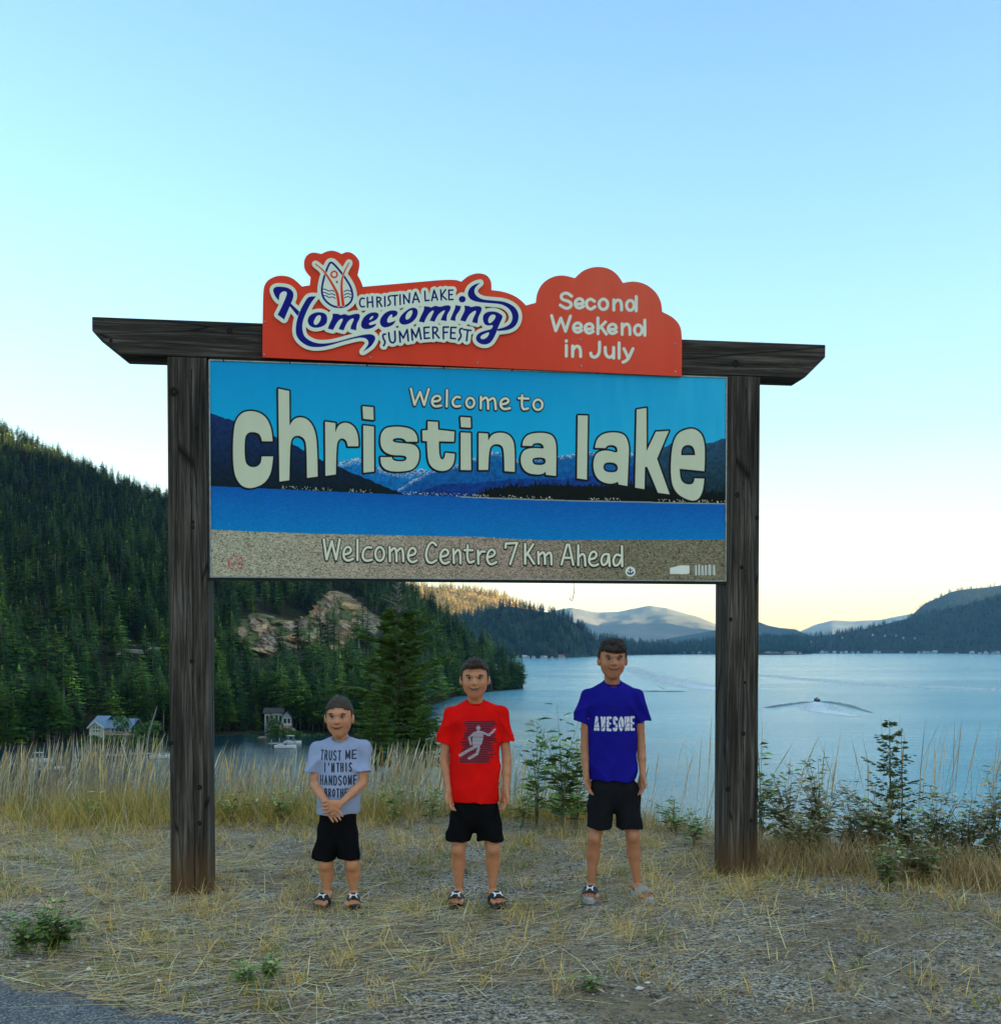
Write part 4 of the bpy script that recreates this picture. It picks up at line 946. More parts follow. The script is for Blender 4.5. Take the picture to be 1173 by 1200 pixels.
# light version: one row of far trees built as real crowns, shared by all the distant woods
rl = np.random.default_rng(9)
far_src = []
for k in range(3):
    V, F, C = crown_arrays(rl, 46, wid=(.17, .14, .2)[k], base=.1, shape=.85)
    m = MB(); 
    tr = np.array([(-.012, 0, 0), (.012, 0, 0), (0, .02, 0), (0, 0, .9)]); kf = len(V)
    V = np.concatenate([V, tr]); F = np.concatenate([F, np.array([(kf, kf + 1, kf + 3), (kf + 1, kf + 2, kf + 3), (kf + 2, kf, kf + 3)])]); C = np.concatenate([C, np.ones((4, 3)) * .5])
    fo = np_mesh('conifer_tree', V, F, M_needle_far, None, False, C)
    # three pines standing on the far point, nearest of the distant woods
    j = k * 7; x, y, z, h = TS[j]; fo.location = (x, y, z); fo.scale = (h, h, h)
    tag(fo, 'small dark conifer on the low wooded point across the lake', 'tree', 'conifers on the far point'); far_src.append([fo])
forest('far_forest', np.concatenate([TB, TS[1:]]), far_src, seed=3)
up_src = []
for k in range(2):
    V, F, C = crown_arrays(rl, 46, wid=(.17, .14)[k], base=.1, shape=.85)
    fo = np_mesh('conifer_tree', V, F, M_sungold, None, False, C); j = [500, 900][k]
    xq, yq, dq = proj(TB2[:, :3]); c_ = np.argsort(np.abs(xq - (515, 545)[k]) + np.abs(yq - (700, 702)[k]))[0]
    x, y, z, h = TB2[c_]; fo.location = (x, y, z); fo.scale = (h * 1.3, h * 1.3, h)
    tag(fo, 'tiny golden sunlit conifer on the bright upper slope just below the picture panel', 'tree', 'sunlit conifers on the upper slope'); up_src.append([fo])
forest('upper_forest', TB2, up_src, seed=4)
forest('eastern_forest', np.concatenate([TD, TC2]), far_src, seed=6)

# ================================================================ NEAR GROUND
def edge_y(x): return np.interp(x, [-60, -12, -4, -1.5, 0.6, 1.5, 2.3, 3.2, 6, 60], [9.5, 8.9, 8.6, 8.7, 8.7, 8.0, 7.1, 6.6, 6.2, 6.0])
def ground_z(x, y):
    x = np.asarray(x, float); y = np.asarray(y, float)
    e = edge_y(x) + (fbm(x * .6, y * 0, 3, 5) - .5) * .7
    base = (fbm(x * .5, y * .5, 4, 2) - .5) * .07 + (fbm(x * 4, y * 4, 3, 6) - .5) * .022
    near = np.clip((np.abs(x) - 2.6) / 3, 0, 1) * .05
    fall = np.maximum(y - e, 0); drop = -(np.sqrt(fall ** 2 + .35 ** 2) - .35) * .62
    road = np.clip((4.2 - y) / .8, 0, 1)
    return base * (1 - road) * np.clip((12 - np.abs(x)) / 6, .2, 1) + drop + near * np.clip((y - 5) / 3, 0, 1)
gxs = np.unique(np.concatenate([np.linspace(-700, -60, 20), np.linspace(-60, -8, 27), np.linspace(-8, 8, 270), np.linspace(8, 60, 27), np.linspace(60, 900, 22)]))
gys = np.unique(np.concatenate([np.linspace(-900, -80, 14), np.linspace(-80, 0, 17), np.linspace(0, 3, 12), np.linspace(3, 11, 150), np.linspace(11, 60, 50)]))
GX, GY = np.meshgrid(gxs, gys, indexing='ij'); GZ = ground_z(GX, GY)
GZ = np.maximum(GZ, LAKE_Z - 3)
ii = np.arange(GX.size).reshape(GX.shape)
t = NT('gravel_ground'); co = t.coords()
peb = t.vor(co, 95.0, 'F1', 'Color'); pebd = t.vor(co, 95.0, 'F1', 'Distance'); p2 = t.vor(co, 42.0, 'F1', 'Distance')
sepc = t.new('ShaderNodeSeparateColor'); t.lk(peb, sepc.inputs[0])
stone = t.ramp(sepc.outputs[0], [(0.0, (0.06, 0.048, 0.034)), (0.45, (0.27, 0.22, 0.155)), (0.8, (0.46, 0.39, 0.30)), (1.0, (0.62, 0.58, 0.52))])
soil = t.ramp(t.noise(co, 14.0, 5), [(0.3, (0.14, 0.098, 0.055)), (0.7, (0.34, 0.25, 0.14))])
gm = t.mix(t.ramp(t.noise(co, 1.4, 5, .7), [(0.42, 0.0), (0.58, 0.8)]), stone, soil)
straw = t.ramp(t.noise(t.coords((9, 60, 30)), 1.0, 5, .7, .8), [(0.4, (0.15, 0.12, 0.07)), (0.6, (0.50, 0.39, 0.21))])
gm = t.mix(t.ramp(t.noise(co, 1.1, 4, .65, 1.0), [(0.54, 0.0), (0.64, 0.35)]), gm, straw)
big = t.noise(co, .5, 3); gm = t.mix(1.0, gm, t.ramp(big, [(0.3, 0.72), (0.7, 1.12)]), 'MULTIPLY')
t.base(gm); t.rough(0.93, 0.1); t.bump(t.math('ADD', t.math('MULTIPLY', pebd, -1.0), t.math('MULTIPLY', p2, -.6)), 0.9, 0.008)
M_ground = t.m
F4 = np.stack([ii[:-1, :-1], ii[1:, :-1], ii[1:, 1:], ii[:-1, 1:]], -1).reshape(-1, 4)
g_ = np_mesh('ground', np.stack([GX, GY, GZ], -1).reshape(-1, 3), F4, M_ground, None, True); tag(g_, kind='structure')

# road shoulder : worn grey asphalt with a ragged edge
def road_y(x): return np.interp(x, [-60, -3.2, -2.2, -1.75, -1.37, -.8, 0, 2, 60], [5.2, 4.6, 4.33, 4.12, 3.93, 3.62, 3.4, 3.2, 3.0])
rx = np.unique(np.concatenate([np.linspace(-60, -4, 40), np.linspace(-4, 4, 320), np.linspace(4, 60, 40)]))
ry = road_y(rx) + (fbm(rx * 5, rx * 0, 5, 3) - .5) * .22
rows = np.array([0, -.02, -.15, -.5, -1.2, -2.5, -9.0]); RXX = np.repeat(rx[:, None], len(rows), 1); RYY = ry[:, None] + rows[None, :]; RYY[:, -1] = -7.5
RZ = np.maximum(ground_z(RXX, RYY), 0) * .3 + np.where(rows[None, :] == 0, -0.006, 0.022) + (fbm(RXX * 9, RYY * 9, 2, 4) - .5) * .006
jj = np.arange(RXX.size).reshape(RXX.shape)
t = NT('worn_asphalt'); co = t.coords(); v1 = t.vor(co, 120.0, 'F1', 'Color'); vd = t.vor(co, 120.0); s3 = t.new('ShaderNodeSeparateColor'); t.lk(v1, s3.inputs[0])
t.base(t.mix(t.ramp(t.noise(co, 5.0, 4), [(0.4, 0.0), (0.7, 0.35)]), t.ramp(s3.outputs[1], [(0.0, (0.05, 0.055, 0.062)), (0.6, (0.13, 0.135, 0.145)), (1.0, (0.30, 0.30, 0.30))]), (0.17, 0.15, 0.12))); t.rough(0.85, 0.2); t.bump(t.math('MULTIPLY', vd, -1.0), 0.8, 0.006)
rd = np_mesh('road', np.stack([RXX, RYY, RZ], -1).reshape(-1, 3), np.stack([jj[:-1, :-1], jj[:-1, 1:], jj[1:, 1:], jj[1:, :-1]], -1).reshape(-1, 4), t.m, None, True); tag(rd, kind='structure')

# ---- blades
def blades(base, ang, length, lean, width, curl, rng, segs=3, head=0.0):
    """arrays -> ribbon blades; lean 0 = upright, 1 = flat"""
    n = len(base); ts = np.linspace(0, 1, segs + 1)
    d = np.stack([np.cos(ang), np.sin(ang)], 1); sd_ = np.stack([-np.sin(ang), np.cos(ang)], 1)
    fa = rng.random(n) * np.pi; side3 = np.stack([np.cos(fa), np.sin(fa), np.zeros(n)], 1)
    V = []
    for k, t_ in enumerate(ts):
        th = lean * (np.pi / 2) + curl * t_
        # integrate direction roughly
        tm = lean * (np.pi / 2) + curl * t_ * .5
        hx = np.sin(tm) * length * t_; hz_ = np.cos(tm) * length * t_
        c = np.stack([base[:, 0] + d[:, 0] * hx, base[:, 1] + d[:, 1] * hx, base[:, 2] + hz_], 1)
        w = width * (1 - t_ ** 1.6 * .9)
        if head is not None and np.any(head): w = np.where((t_ > .7) & (t_ < .99), width * (1 + head), w)
        sdv = np.where(lean[:, None] > .6, np.concatenate([sd_, np.zeros((n, 1))], 1), side3)
        V.append(c - sdv * w[:, None] / 2); V.append(c + sdv * w[:, None] / 2)
    V = np.stack(V, 1).reshape(-1, 3); m = 2 * (segs + 1); o = np.arange(n)[:, None] * m
    F = np.concatenate([o + np.array([[2 * k, 2 * k + 1, 2 * k + 3, 2 * k + 2]]) for k in range(segs)], 0)
    return V, F, m
def scatter_xy(n, rng, f, x0=-4.6, x1=4.6, y0=3.6, y1=10):
    """n points weighted by f(x,y) in 0..1"""
    out = []; c = 0
    while c < n:
        y = y0 + (y1 - y0) * rng.random(n * 2); x = x0 + (x1 - x0) * rng.random(n * 2)
        ok = (rng.random(n * 2) < f(x, y)) & (np.abs(x) < .56 * y + .5); out.append(np.stack([x[ok], y[ok]], 1)); c += ok.sum()
        if len(out) > 60: break
    return np.concatenate(out)[:n]
def colmix(n, rng, cols, w):
    c = np.array(cols)[rng.choice(len(cols), n, p=np.array(w) / sum(w))]; return np.clip(c * (0.7 + .6 * rng.random((n, 1))), 0, .8)
M_blade = attr_mat('dry_grass_blades', 0.75, 0.2)
def grass(name, P, rng, L, lean, W_, curl, cols, w, ang=None, segs=3, head=0.0, zoff=0.0, label=None):
    n = len(P); b = np.concatenate([P, ground_z(P[:, 0], P[:, 1])[:, None] + zoff], 1)
    ang = rng.random(n) * 2 * np.pi if ang is None else ang
    V, F, m = blades(b, ang, L, lean, W_, curl, rng, segs, head); C = np.repeat(colmix(n, rng, cols, w), m, 0)
    # a little darker to the foot comes from real crowding; the colour along a blade stays its own
    o = np_mesh(name, V, F, M_blade, None, False, C); tag(o, kind='stuff'); return o
rg = np.random.default_rng(21); U = lambda n, a, b: a + (b - a) * rg.random(n)
STRAW = [(0.74, 0.53, 0.22), (0.60, 0.41, 0.15), (0.80, 0.66, 0.38), (0.40, 0.28, 0.13), (0.70, 0.44, 0.12)]
GREEN = [(0.14, 0.20, 0.035), (0.24, 0.27, 0.055), (0.09, 0.14, 0.03), (0.52, 0.38, 0.07), (0.66, 0.43, 0.11)]
GREY = [(0.50, 0.45, 0.35), (0.36, 0.32, 0.24), (0.62, 0.56, 0.44), (0.46, 0.35, 0.20)]
pat = lambda s, k: (lambda x, y: np.clip((fbm(x * k, y * k, 4, s) - .38) * 4.5, 0, 1))
inroad = lambda x, y: (y > road_y(x) + .02)
# lying straw
f = lambda x, y: inroad(x, y) * (0.04 + .96 * pat(3, .9)(x, y) ** 1.5) * np.clip(1.15 - .8 * np.clip((x + .9) / 1.2, 0, 1) * np.clip((6.2 - y) / 1.2, 0, 1), .22, 1) * np.clip((edge_y(x) + .2 - y) * 2, 0, 1) * np.where(y < 4.6, .35 + .65 * (x < 0), 1)
n = 11000; P = scatter_xy(n, rg, f)
a = np.where(rg.random(n) < .65, rg.normal(0.35, .45, n), rg.random(n) * 6.28) + np.pi * (rg.random(n) < .5)
L_ = np.where(rg.random(n) < .22, U(n, .3, .62), U(n, .06, .28))
grass('fallen_straw', P, rg, L_, U(n, .90, .99), U(n, .0026, .0058), U(n, -.05, .14), STRAW + GREY[:2], [4, 3, 3, 2, 1, 2, 2], a, 3, zoff=.004)
# short dry grass in tufts
def tufts(nt, per, spread, f, **k):
    c = scatter_xy(nt, rg, f, **k); n = nt * per; P = np.repeat(c, per, 0) + rg.normal(0, spread, (n, 2)); return P, c
f = lambda x, y: inroad(x, y) * (pat(7, .8)(x, y) * .7 + .02 + 1.0 * np.exp(-((x + 1.9) ** 2 / .5 + (y - 5.9) ** 2 / .5)) + .8 * np.exp(-((x - 2.3) ** 2 / 1.6 + (y - 6.1) ** 2 / .25)) + .8 * ((y > 7.2) & (y < edge_y(x)))) * (y > 4.0)
P, _ = tufts(1000, 22, .035, f); n = len(P)
grass('dry_tufts', P, rg, U(n, .04, .17), U(n, .05, .75), U(n, .0022, .004), U(n, .1, .8), STRAW + GREEN[3:], [4, 4, 2, 2, 3, 3, 3])
f = lambda x, y: inroad(x, y) * (pat(13, 1.3)(x, y) ** 2 * .5 + .02) * (y > 3.9)
P, _ = tufts(520, 18, .03, f); n = len(P)
grass('green_tufts', P, rg, U(n, .03, .12), U(n, .0, .6), U(n, .002, .0036), U(n, .1, .8), GREEN, [3, 3, 3, 2, 1])
# green and yellow meadow strip along the edge, then tall seeding grass behind it
fe = lambda a, b: (lambda x, y: ((y > edge_y(x) + a) & (y < edge_y(x) + b)).astype(float))
f1 = lambda x, y: ((y > edge_y(x) - .25 - 1.5 * (fbm(x * 1.6, y * .6, 4, 61) - .3)) & (y < edge_y(x) + 1.3)).astype(float); f = lambda x, y: f1(x, y) * np.where(x < 1.4, 1, .55) * (.3 + .7 * pat(5, 1.0)(x, y))
n = 32000; P = scatter_xy(n, rg, f, x0=-6, x1=6, y0=5.5, y1=10.5)
grass('meadow_grass', P, rg, U(n, .10, .36) * np.interp(P[:, 0], [-6, -.3, .2, 6], [1.1, 1.0, .75, .75]), U(n, .0, .45), U(n, .0025, .0045), U(n, .05, .7), GREEN[:5] + STRAW[:2] + GREY[:1], [2, 4, 1, 6, 4, 4, 2, 1])
hl = lambda x: np.interp(x, [-6, -3.5, -2.9, -2.2, -1.5, -1.0, -.6, .2, .6, 1.2, 1.5, 2.2, 2.8, 6], [.48, .55, .50, .42, .50, .52, .58, .40, .36, .50, .92, .8, .8, .75])
f2 = fe(-.15, 1.5); f = lambda x, y: f2(x, y) * np.interp(x, [-6, -.8, -.3, .1, .9, 1.3, 2.2, 6], [1, 1, .85, .30, .16, .14, .12, .12]) * (.05 + .95 * pat(15, 2.1)(x, y) ** 1.5)
n = 2700; P = scatter_xy(n, rg, f, x0=-6, x1=6, y0=5.5, y1=10.5)
grass('tall_grass', P, rg, hl(P[:, 0]) * U(n, .45, 1.15) + (P[:, 1] - edge_y(P[:, 0])) * .42, np.abs(rg.normal(0, .11, n)), U(n, .0035, .0075), U(n, .0, .32), GREY + STRAW[:2] + GREEN[3:4], [4, 3, 4, 3, 2, 1, 1], rg.normal(.0, 1.0, n), 5, head=.9)
# orange dry grass at the foot of the right-hand bank
f = lambda x, y: np.exp(-((y - np.interp(x, [1.4, 2.2, 3.2, 4.5], [6.75, 6.5, 6.05, 5.8])) / .20) ** 2) * (x > 1.5) * (.25 + pat(31, 2)(x, y))
n = 7000; P = scatter_xy(n, rg, f, x0=1.4, x1=4.6, y0=5, y1=7.4)
grass('bank_grass', P, rg, U(n, .08, .34), U(n, .0, .5), U(n, .0025, .0045), U(n, .1, .9), [(.46, .29, .11), (.52, .38, .18), (.33, .22, .09), (.55, .45, .28)], [3, 3, 2, 2])

# ---- stones
def stones(name, n, rng, rmin, rmax, f):
    P = scatter_xy(n, rng, f); n = len(P); z = ground_z(P[:, 0], P[:, 1]); r = rmin + (rmax - rmin) * rng.random(n) ** 3
    ic = np.array([(0, 0, 1), (.9, 0, .3), (.28, .85, .3), (-.73, .53, .3), (-.73, -.53, .3), (.28, -.85, .3), (0, 0, -.5)], float)
    tri = np.array([(0, 1, 2), (0, 2, 3), (0, 3, 4), (0, 4, 5), (0, 5, 1), (6, 2, 1), (6, 3, 2), (6, 4, 3), (6, 5, 4), (6, 1, 5)])
    V = ic[None] * (0.7 + .6 * rng.random((n, 7, 1))); V[..., 2] *= .65; an = rng.random(n) * 6.28; c, s = np.cos(an)[:, None], np.sin(an)[:, None]
    X = V[..., 0] * c - V[..., 1] * s; Yv = V[..., 0] * s + V[..., 1] * c; V = np.stack([X * 1.25, Yv, V[..., 2]], -1) * r[:, None, None] + np.stack([P[:, 0], P[:, 1], z + r * .12], 1)[:, None]
    F = (np.arange(n)[:, None, None] * 7 + tri[None]).reshape(-1, 3); C = np.repeat(colmix(n, rng, [(.12, .115, .105), (.22, .21, .19), (.34, .33, .30), (.16, .14, .12), (.58, .57, .54)], [3, 4, 3, 3, .35]), 7, 0)
    o = np_mesh(name, V.reshape(-1, 3), F, M_stone, None, False, C); tag(o, kind='stuff')
M_stone = attr_mat('stone', 0.9, 0.15)
stones('gravel', 16000, rg, .003, .012, lambda x, y: (y < 7.5) * (.25 + .75 * (1 - pat(3, .9)(x, y))) * np.clip((7.6 - y) / 2.5, .2, 1))
stones('pebbles', 500, rg, .010, .024, lambda x, y: (y < 7.5) * inroad(x, y) * 1.0)

# ---- leafy weeds, shrubs and small firs: things of their own
M_leaf = attr_mat('weed_leaves', 0.6, 0.3)
def weed(name, px, base_y, H, nst, nleaf, leaf, spread, cols, w, label, cat, seed, stemc=(0.20, 0.19, 0.11), group=None, lw=.42, dens=1.0, top=.15):
    rng = np.random.default_rng(seed); x0 = px_at(px, base_y); z0 = float(ground_z(x0, base_y))
    root = empty(name, (x0, base_y, z0)); V = []; F = []; C = []; sm = MB()
    for s in range(nst):
        a = rng.random() * 6.28; h = H * (.55 + .45 * rng.random()) if s else H; r = spread * (.2 + .8 * rng.random()) if s else spread * .15
        ex, ey = math.cos(a) * r, math.sin(a) * r * .7
        pts = [(ex * .25 * q + .012 * math.sin(5 * q + s), ey * .25 * q, h * q) if q < .4 else (ex * (.1 + .9 * (q - .4) / .6 * q), ey * (.1 + .9 * (q - .4) / .6 * q), h * q) for q in np.linspace(0, 1, 6)]
        pts[0] = (ex * .1, ey * .1, -.03); sm.tube(pts, [.005, .0045, .004, .003, .002, .001], 4, False)
        pts = np.array(pts)
        for k in range(nleaf):
            q = top + (1 - top) * rng.random() ** .8; i = min(int(q * 5), 4); fr_ = q * 5 - i; c = pts[i] * (1 - fr_) + pts[i + 1] * fr_
            an = rng.random() * 6.28; el_ = .1 + .7 * rng.random(); L = leaf * (.6 + .7 * rng.random()) * (1.15 - .5 * q); wd = L * lw
            d = np.array([math.cos(an) * math.cos(el_), math.sin(an) * math.cos(el_), math.sin(el_) * .7]); sd_ = np.array([-math.sin(an), math.cos(an), (rng.random() - .5) * .9])
            off = d * leaf * .35 * rng.random(); k0 = len(V); up = np.array([0, 0, -L * .18])
            V += [c + off, c + off + d * L * .45 + sd_ * wd / 2, c + off + d * L + up, c + off + d * L * .45 - sd_ * wd / 2]; F.append((k0, k0 + 1, k0 + 2, k0 + 3))
            col = np.array(cols[rng.choice(len(cols), p=np.array(w) / sum(w))]) * (.7 + .6 * rng.random()); C += [col] * 4
    np_mesh('leaves', np.array(V), np.array(F), M_leaf, root, False, np.array(C))
    sm.build('stems', simple(name + '_stem', stemc, .8), root, True)
    tag(root, label, cat, group); return root
LG = [(.16, .27, .05), (.25, .36, .08), (.08, .15, .03), (.38, .44, .15)]; GG = [(.32, .28, .15), (.42, .35, .21), (.15, .18, .06), (.52, .41, .23)]
weed('leafy_shrub', 659, 7.9, 1.02, 9, 20, .17, .34, LG + [(.36, .38, .2)], [3, 3, 3, 1, 1], 'upright leafy green shrub between the boy in red and the boy in blue', 'shrub', 301)
weed('leafy_shrub', 629, 8.1, .86, 6, 18, .14, .22, LG, [3, 3, 3, 1], 'narrow dark leafy shrub just right of the boy in the red shirt', 'shrub', 302)
weed('leafy_shrub', 676, 8.0, .80, 7, 18, .15, .30, LG + GG[:1], [2, 3, 3, 1, 2], 'low leafy shrub partly behind the left arm side of the blue shirt', 'shrub', 303)
weed('leafy_shrub', 893, 7.0, .78, 7, 24, .12, .22, LG, [3, 2, 4, 1], 'dark leafy shrub growing against the right post of the sign', 'shrub', 304)
for i, (px, Y, H, lab) in enumerate(((925, 6.9, .52, 'grey green weed clump a little right of the right post'), (962, 6.85, .62, 'tall grey green weed midway between the right post and the young fir'),
        (1000, 6.7, .50, 'bushy grey green weed just left of the young fir'), (1030, 6.55, .50, 'dense grey green weed at the left foot of the young fir'), (1068, 6.5, .48, 'dense grey green weed at the right foot of the young fir'),
        (1100, 6.4, .50, 'wide grey green weed right of the young fir'), (1135, 6.4, .56, 'grey green weed near the right edge of the photo'), (1168, 6.35, .60, 'tall weed cut by the right edge of the photo'), (945, 6.6, .34, 'low grey weed in front of the bank right of the post'), (1085, 6.15, .30, 'low pale weed at the front of the right bank'))):
    weed('roadside_weed', px, Y, H * (.75 + .5 * hash2(np.array([i * 3]), np.array([5]))[0]), 17, 26, .085, .30, GG + LG[:3], [4, 3, 2, 2, 2, 1, 1], lab, 'weed', 320 + i, (.26, .23, .15), 'weeds on the right bank', .38)
for i, (px, Y, H, lab) in enumerate(((330, 8.3, .34, 'green leafy weed in the meadow strip beside the smallest boy'), (462, 8.2, .52, 'yellow green bushy weed between the small boy and the boy in red'), (505, 8.3, .36, 'low green weed at the left elbow side of the boy in red'), (110, 8.2, .34, 'green weed at the foot of the tall grass left of the sign'), (270, 8.3, .30, 'small green weed right beside the left post in the grass'), (790, 7.8, .36, 'grey green weed left of the right post'), (612, 8.2, .42, 'pale green weed between the boy in red and the leafy shrubs'), (815, 7.3, .34, 'low weed at the left foot of the right post'))):
    weed('roadside_weed', px, Y, H * .8, 7, 17, .085, .26, LG + [(.44, .38, .12)], [3, 3, 1, 2, 2], lab, 'weed', 360 + i, (.28, .27, .12), 'green weeds in the meadow strip', .34)
weed('roadside_weed', 1043, 5.95, .28, 9, 40, .06, .16, GG[:3] + LG, [3, 2, 2, 2, 2, 1, 1], 'low blue green weed at the front of the right bank below the young fir', 'weed', 341, group='low weeds on the gravel')
weed('roadside_weed', 62, 4.75, .20, 10, 34, .07, .24, LG, [3, 3, 3, 1], 'low dark green weed beside the road edge at the lower left', 'weed', 342, group='low weeds on the gravel')
weed('roadside_weed', 25, 4.7, .16, 8, 30, .06, .18, LG, [3, 3, 3, 1], 'small green weed near the left edge of the photo above the asphalt', 'weed', 343, group='low weeds on the gravel')
weed('roadside_weed', 285, 4.3, .10, 5, 16, .05, .10, LG, [3, 3, 2, 1], 'tiny green weed on the gravel below the left post', 'weed', 344, group='low weeds on the gravel')
weed('roadside_weed', 695, 4.25, .07, 6, 16, .05, .12, LG + GG, [3, 3, 2, 1, 1, 1, 1, 1], 'flat green weed on the gravel in front of the boy in blue', 'weed', 345, group='low weeds on the gravel')
weed('roadside_weed', 316, 4.35, .12, 6, 16, .05, .12, LG, [3, 3, 2, 1], 'little tuft of green leaves on the gravel in front of the boy in grey', 'weed', 346, group='low weeds on the gravel')

def fir(name, loc, H, nwh, label, seed, rad=.32, per=5, dens=9, mat=None, deadtop=False, rs=1.0, tw=.10, lift=.15, jit=.3, lw=.17):
    rng = np.random.default_rng(seed); root = empty(name, loc); V = []; F = []; C = []; tr = MB(); br = MB()
    tr.tube([(0, 0, -.1), (.01 * H, 0, H * .5), (0, 0, H)], [H * .012 * rs, H * .007 * rs, H * .0012], 7)
    for i in range(nwh):
        q = (i + .4) / nwh; z = H * (.06 + .92 * q); Lb = H * rad * (1 - q) ** .8 * (.85 + .3 * rng.random()) + H * .015
        for b in range(per):
            a = b / per * 6.28 + i * 1.1 + rng.random() * .6; L = Lb * (1 - jit * 1.3 + jit * 2 * rng.random()); up = lift + .35 * q + .25 * (rng.random() - .5); z = H * (.06 + .92 * (q + jit * (rng.random() - .5) * 1.6 / nwh))
            dr_ = np.array([math.cos(a), math.sin(a)]); pts = [np.array([dr_[0] * L * u, dr_[1] * L * u, z + L * (up * u - .25 * u * u + .12 * u ** 3)]) for u in np.linspace(0, 1, 5)]
            br.tube([tuple(p) for p in pts], [H * .003 * rs, H * .0022 * rs, H * .0016 * rs, H * .001 * rs, H * .0005 * rs], 3, False)
            bare = deadtop and (q > .82 or rng.random() < .06)
            if bare: continue
            nt = int(dens * (.4 + L / (H * rad)))
            for k in range(nt):
                u = .12 + .88 * (k + rng.random()) / nt; j = min(int(u * 4), 3); f_ = u * 4 - j; c = pts[j] * (1 - f_) + pts[j + 1] * f_
                sgn_ = 1 if k % 2 else -1; an = a + sgn_ * (.5 + .5 * rng.random()); l = tw * H * (1.15 - .6 * u) * (.6 + .6 * rng.random())
                d = np.array([math.cos(an), math.sin(an), .12 - .35 * rng.random()]); s_ = np.array([-math.sin(an), math.cos(an), .3 * (rng.random() - .5)]) * l * lw
                k0 = len(V); V += [c, c + d * l * .45 + s_, c + d * l, c + d * l * .45 - s_]; F.append((k0, k0 + 1, k0 + 2, k0 + 3)); sh = .65 + .6 * rng.random(); C += [np.ones(3) * sh] * 4
                k0 = len(V); up2 = np.array([0, 0, l * .16]); V += [c, c + d * l * .45 + up2, c + d * l, c + d * l * .45 - up2]; F.append((k0, k0 + 1, k0 + 2, k0 + 3)); C += [np.ones(3) * sh * .9] * 4
    np_mesh('crown', np.array(V), np.array(F), mat or M_needle, root, False, np.array(C))
    tr.build('trunk', M_bark, root, True); br.build('branches', M_dead if deadtop else M_bark, root, True)
    tag(root, label, 'tree'); return root
M_youngfir = needle_mat('young_fir_needles', (0.10, 0.15, 0.05), (0.10, 0.15, 0.05)); M_bigfir = needle_mat('near_fir_needles', (0.075, 0.145, 0.030), (0.075, 0.145, 0.030))
x_ = px_at(1043, 6.75); fir('young_fir', (x_, 6.75, float(ground_z(x_, 6.75))), .98, 11, 'young fir sapling with sparse branches standing above the right bank', 401, .34, 5, 13, M_youngfir, rs=.9, tw=.055, lift=.42, jit=.42, lw=.22)
x_ = px_at(1052, 6.9); fir('young_fir', (x_ + .03, 6.9, float(ground_z(x_, 6.9))), .88, 7, 'thin second fir shoot close to the right of the young fir', 402, .14, 3, 8, M_youngfir, rs=.8, tw=.06, lift=.5, jit=.4, lw=.22)
Yh = 27.0; zt_ = z_at(700, Yh); zb_ = z_at(915, Yh); x_ = px_at(466, Yh)
fir('slope_fir', (x_, Yh, zb_), zt_ - zb_ + .6, 26, 'ragged fir with bare dead twigs on top, right behind the boy in grey', 403, .31, 7, 17, M_bigfir, True, .8, tw=.070, jit=.62, lift=.26, lw=.24)
x_ = px_at(440, 25.0); fir('slope_fir', (x_, 25.0, z_at(900, 25)), 1.9, 14, 'low dense fir at the left foot of the ragged fir', 404, .42, 7, 16, M_bigfir, tw=.09, jit=.4, lw=.24)
x_ = px_at(497, 26.0); fir('slope_fir', (x_, 26.0, z_at(905, 26)), 1.75, 14, 'low dense fir at the right foot of the ragged fir', 405, .46, 7, 16, M_bigfir, tw=.09, jit=.4, lw=.24)
# two bits of litter
for (px, py, s) in ((545, 0, 0),): pass
for (px, py, lab) in ((186, 1154, 'small white scrap lying in the straw at the lower left'), (104, 1139, 'tiny pale scrap near the dark green weed at the lower left')):
    x_, y_ = on_ground(px, py); z_ = float(ground_z(x_, y_)) + .006; m = MB()
    m.add([(-.014, -.006, 0), (.012, -.009, .004), (.016, .007, .002), (-.008, .010, .009), (0, 0, .013)], [(0, 1, 4), (1, 2, 4), (2, 3, 4), (3, 0, 4)])
    o = m.build('paper_scrap', simple('scrap_white', (.75, .74, .7), .6)); o.location = (x_, y_, z_); tag(o, lab, 'litter')

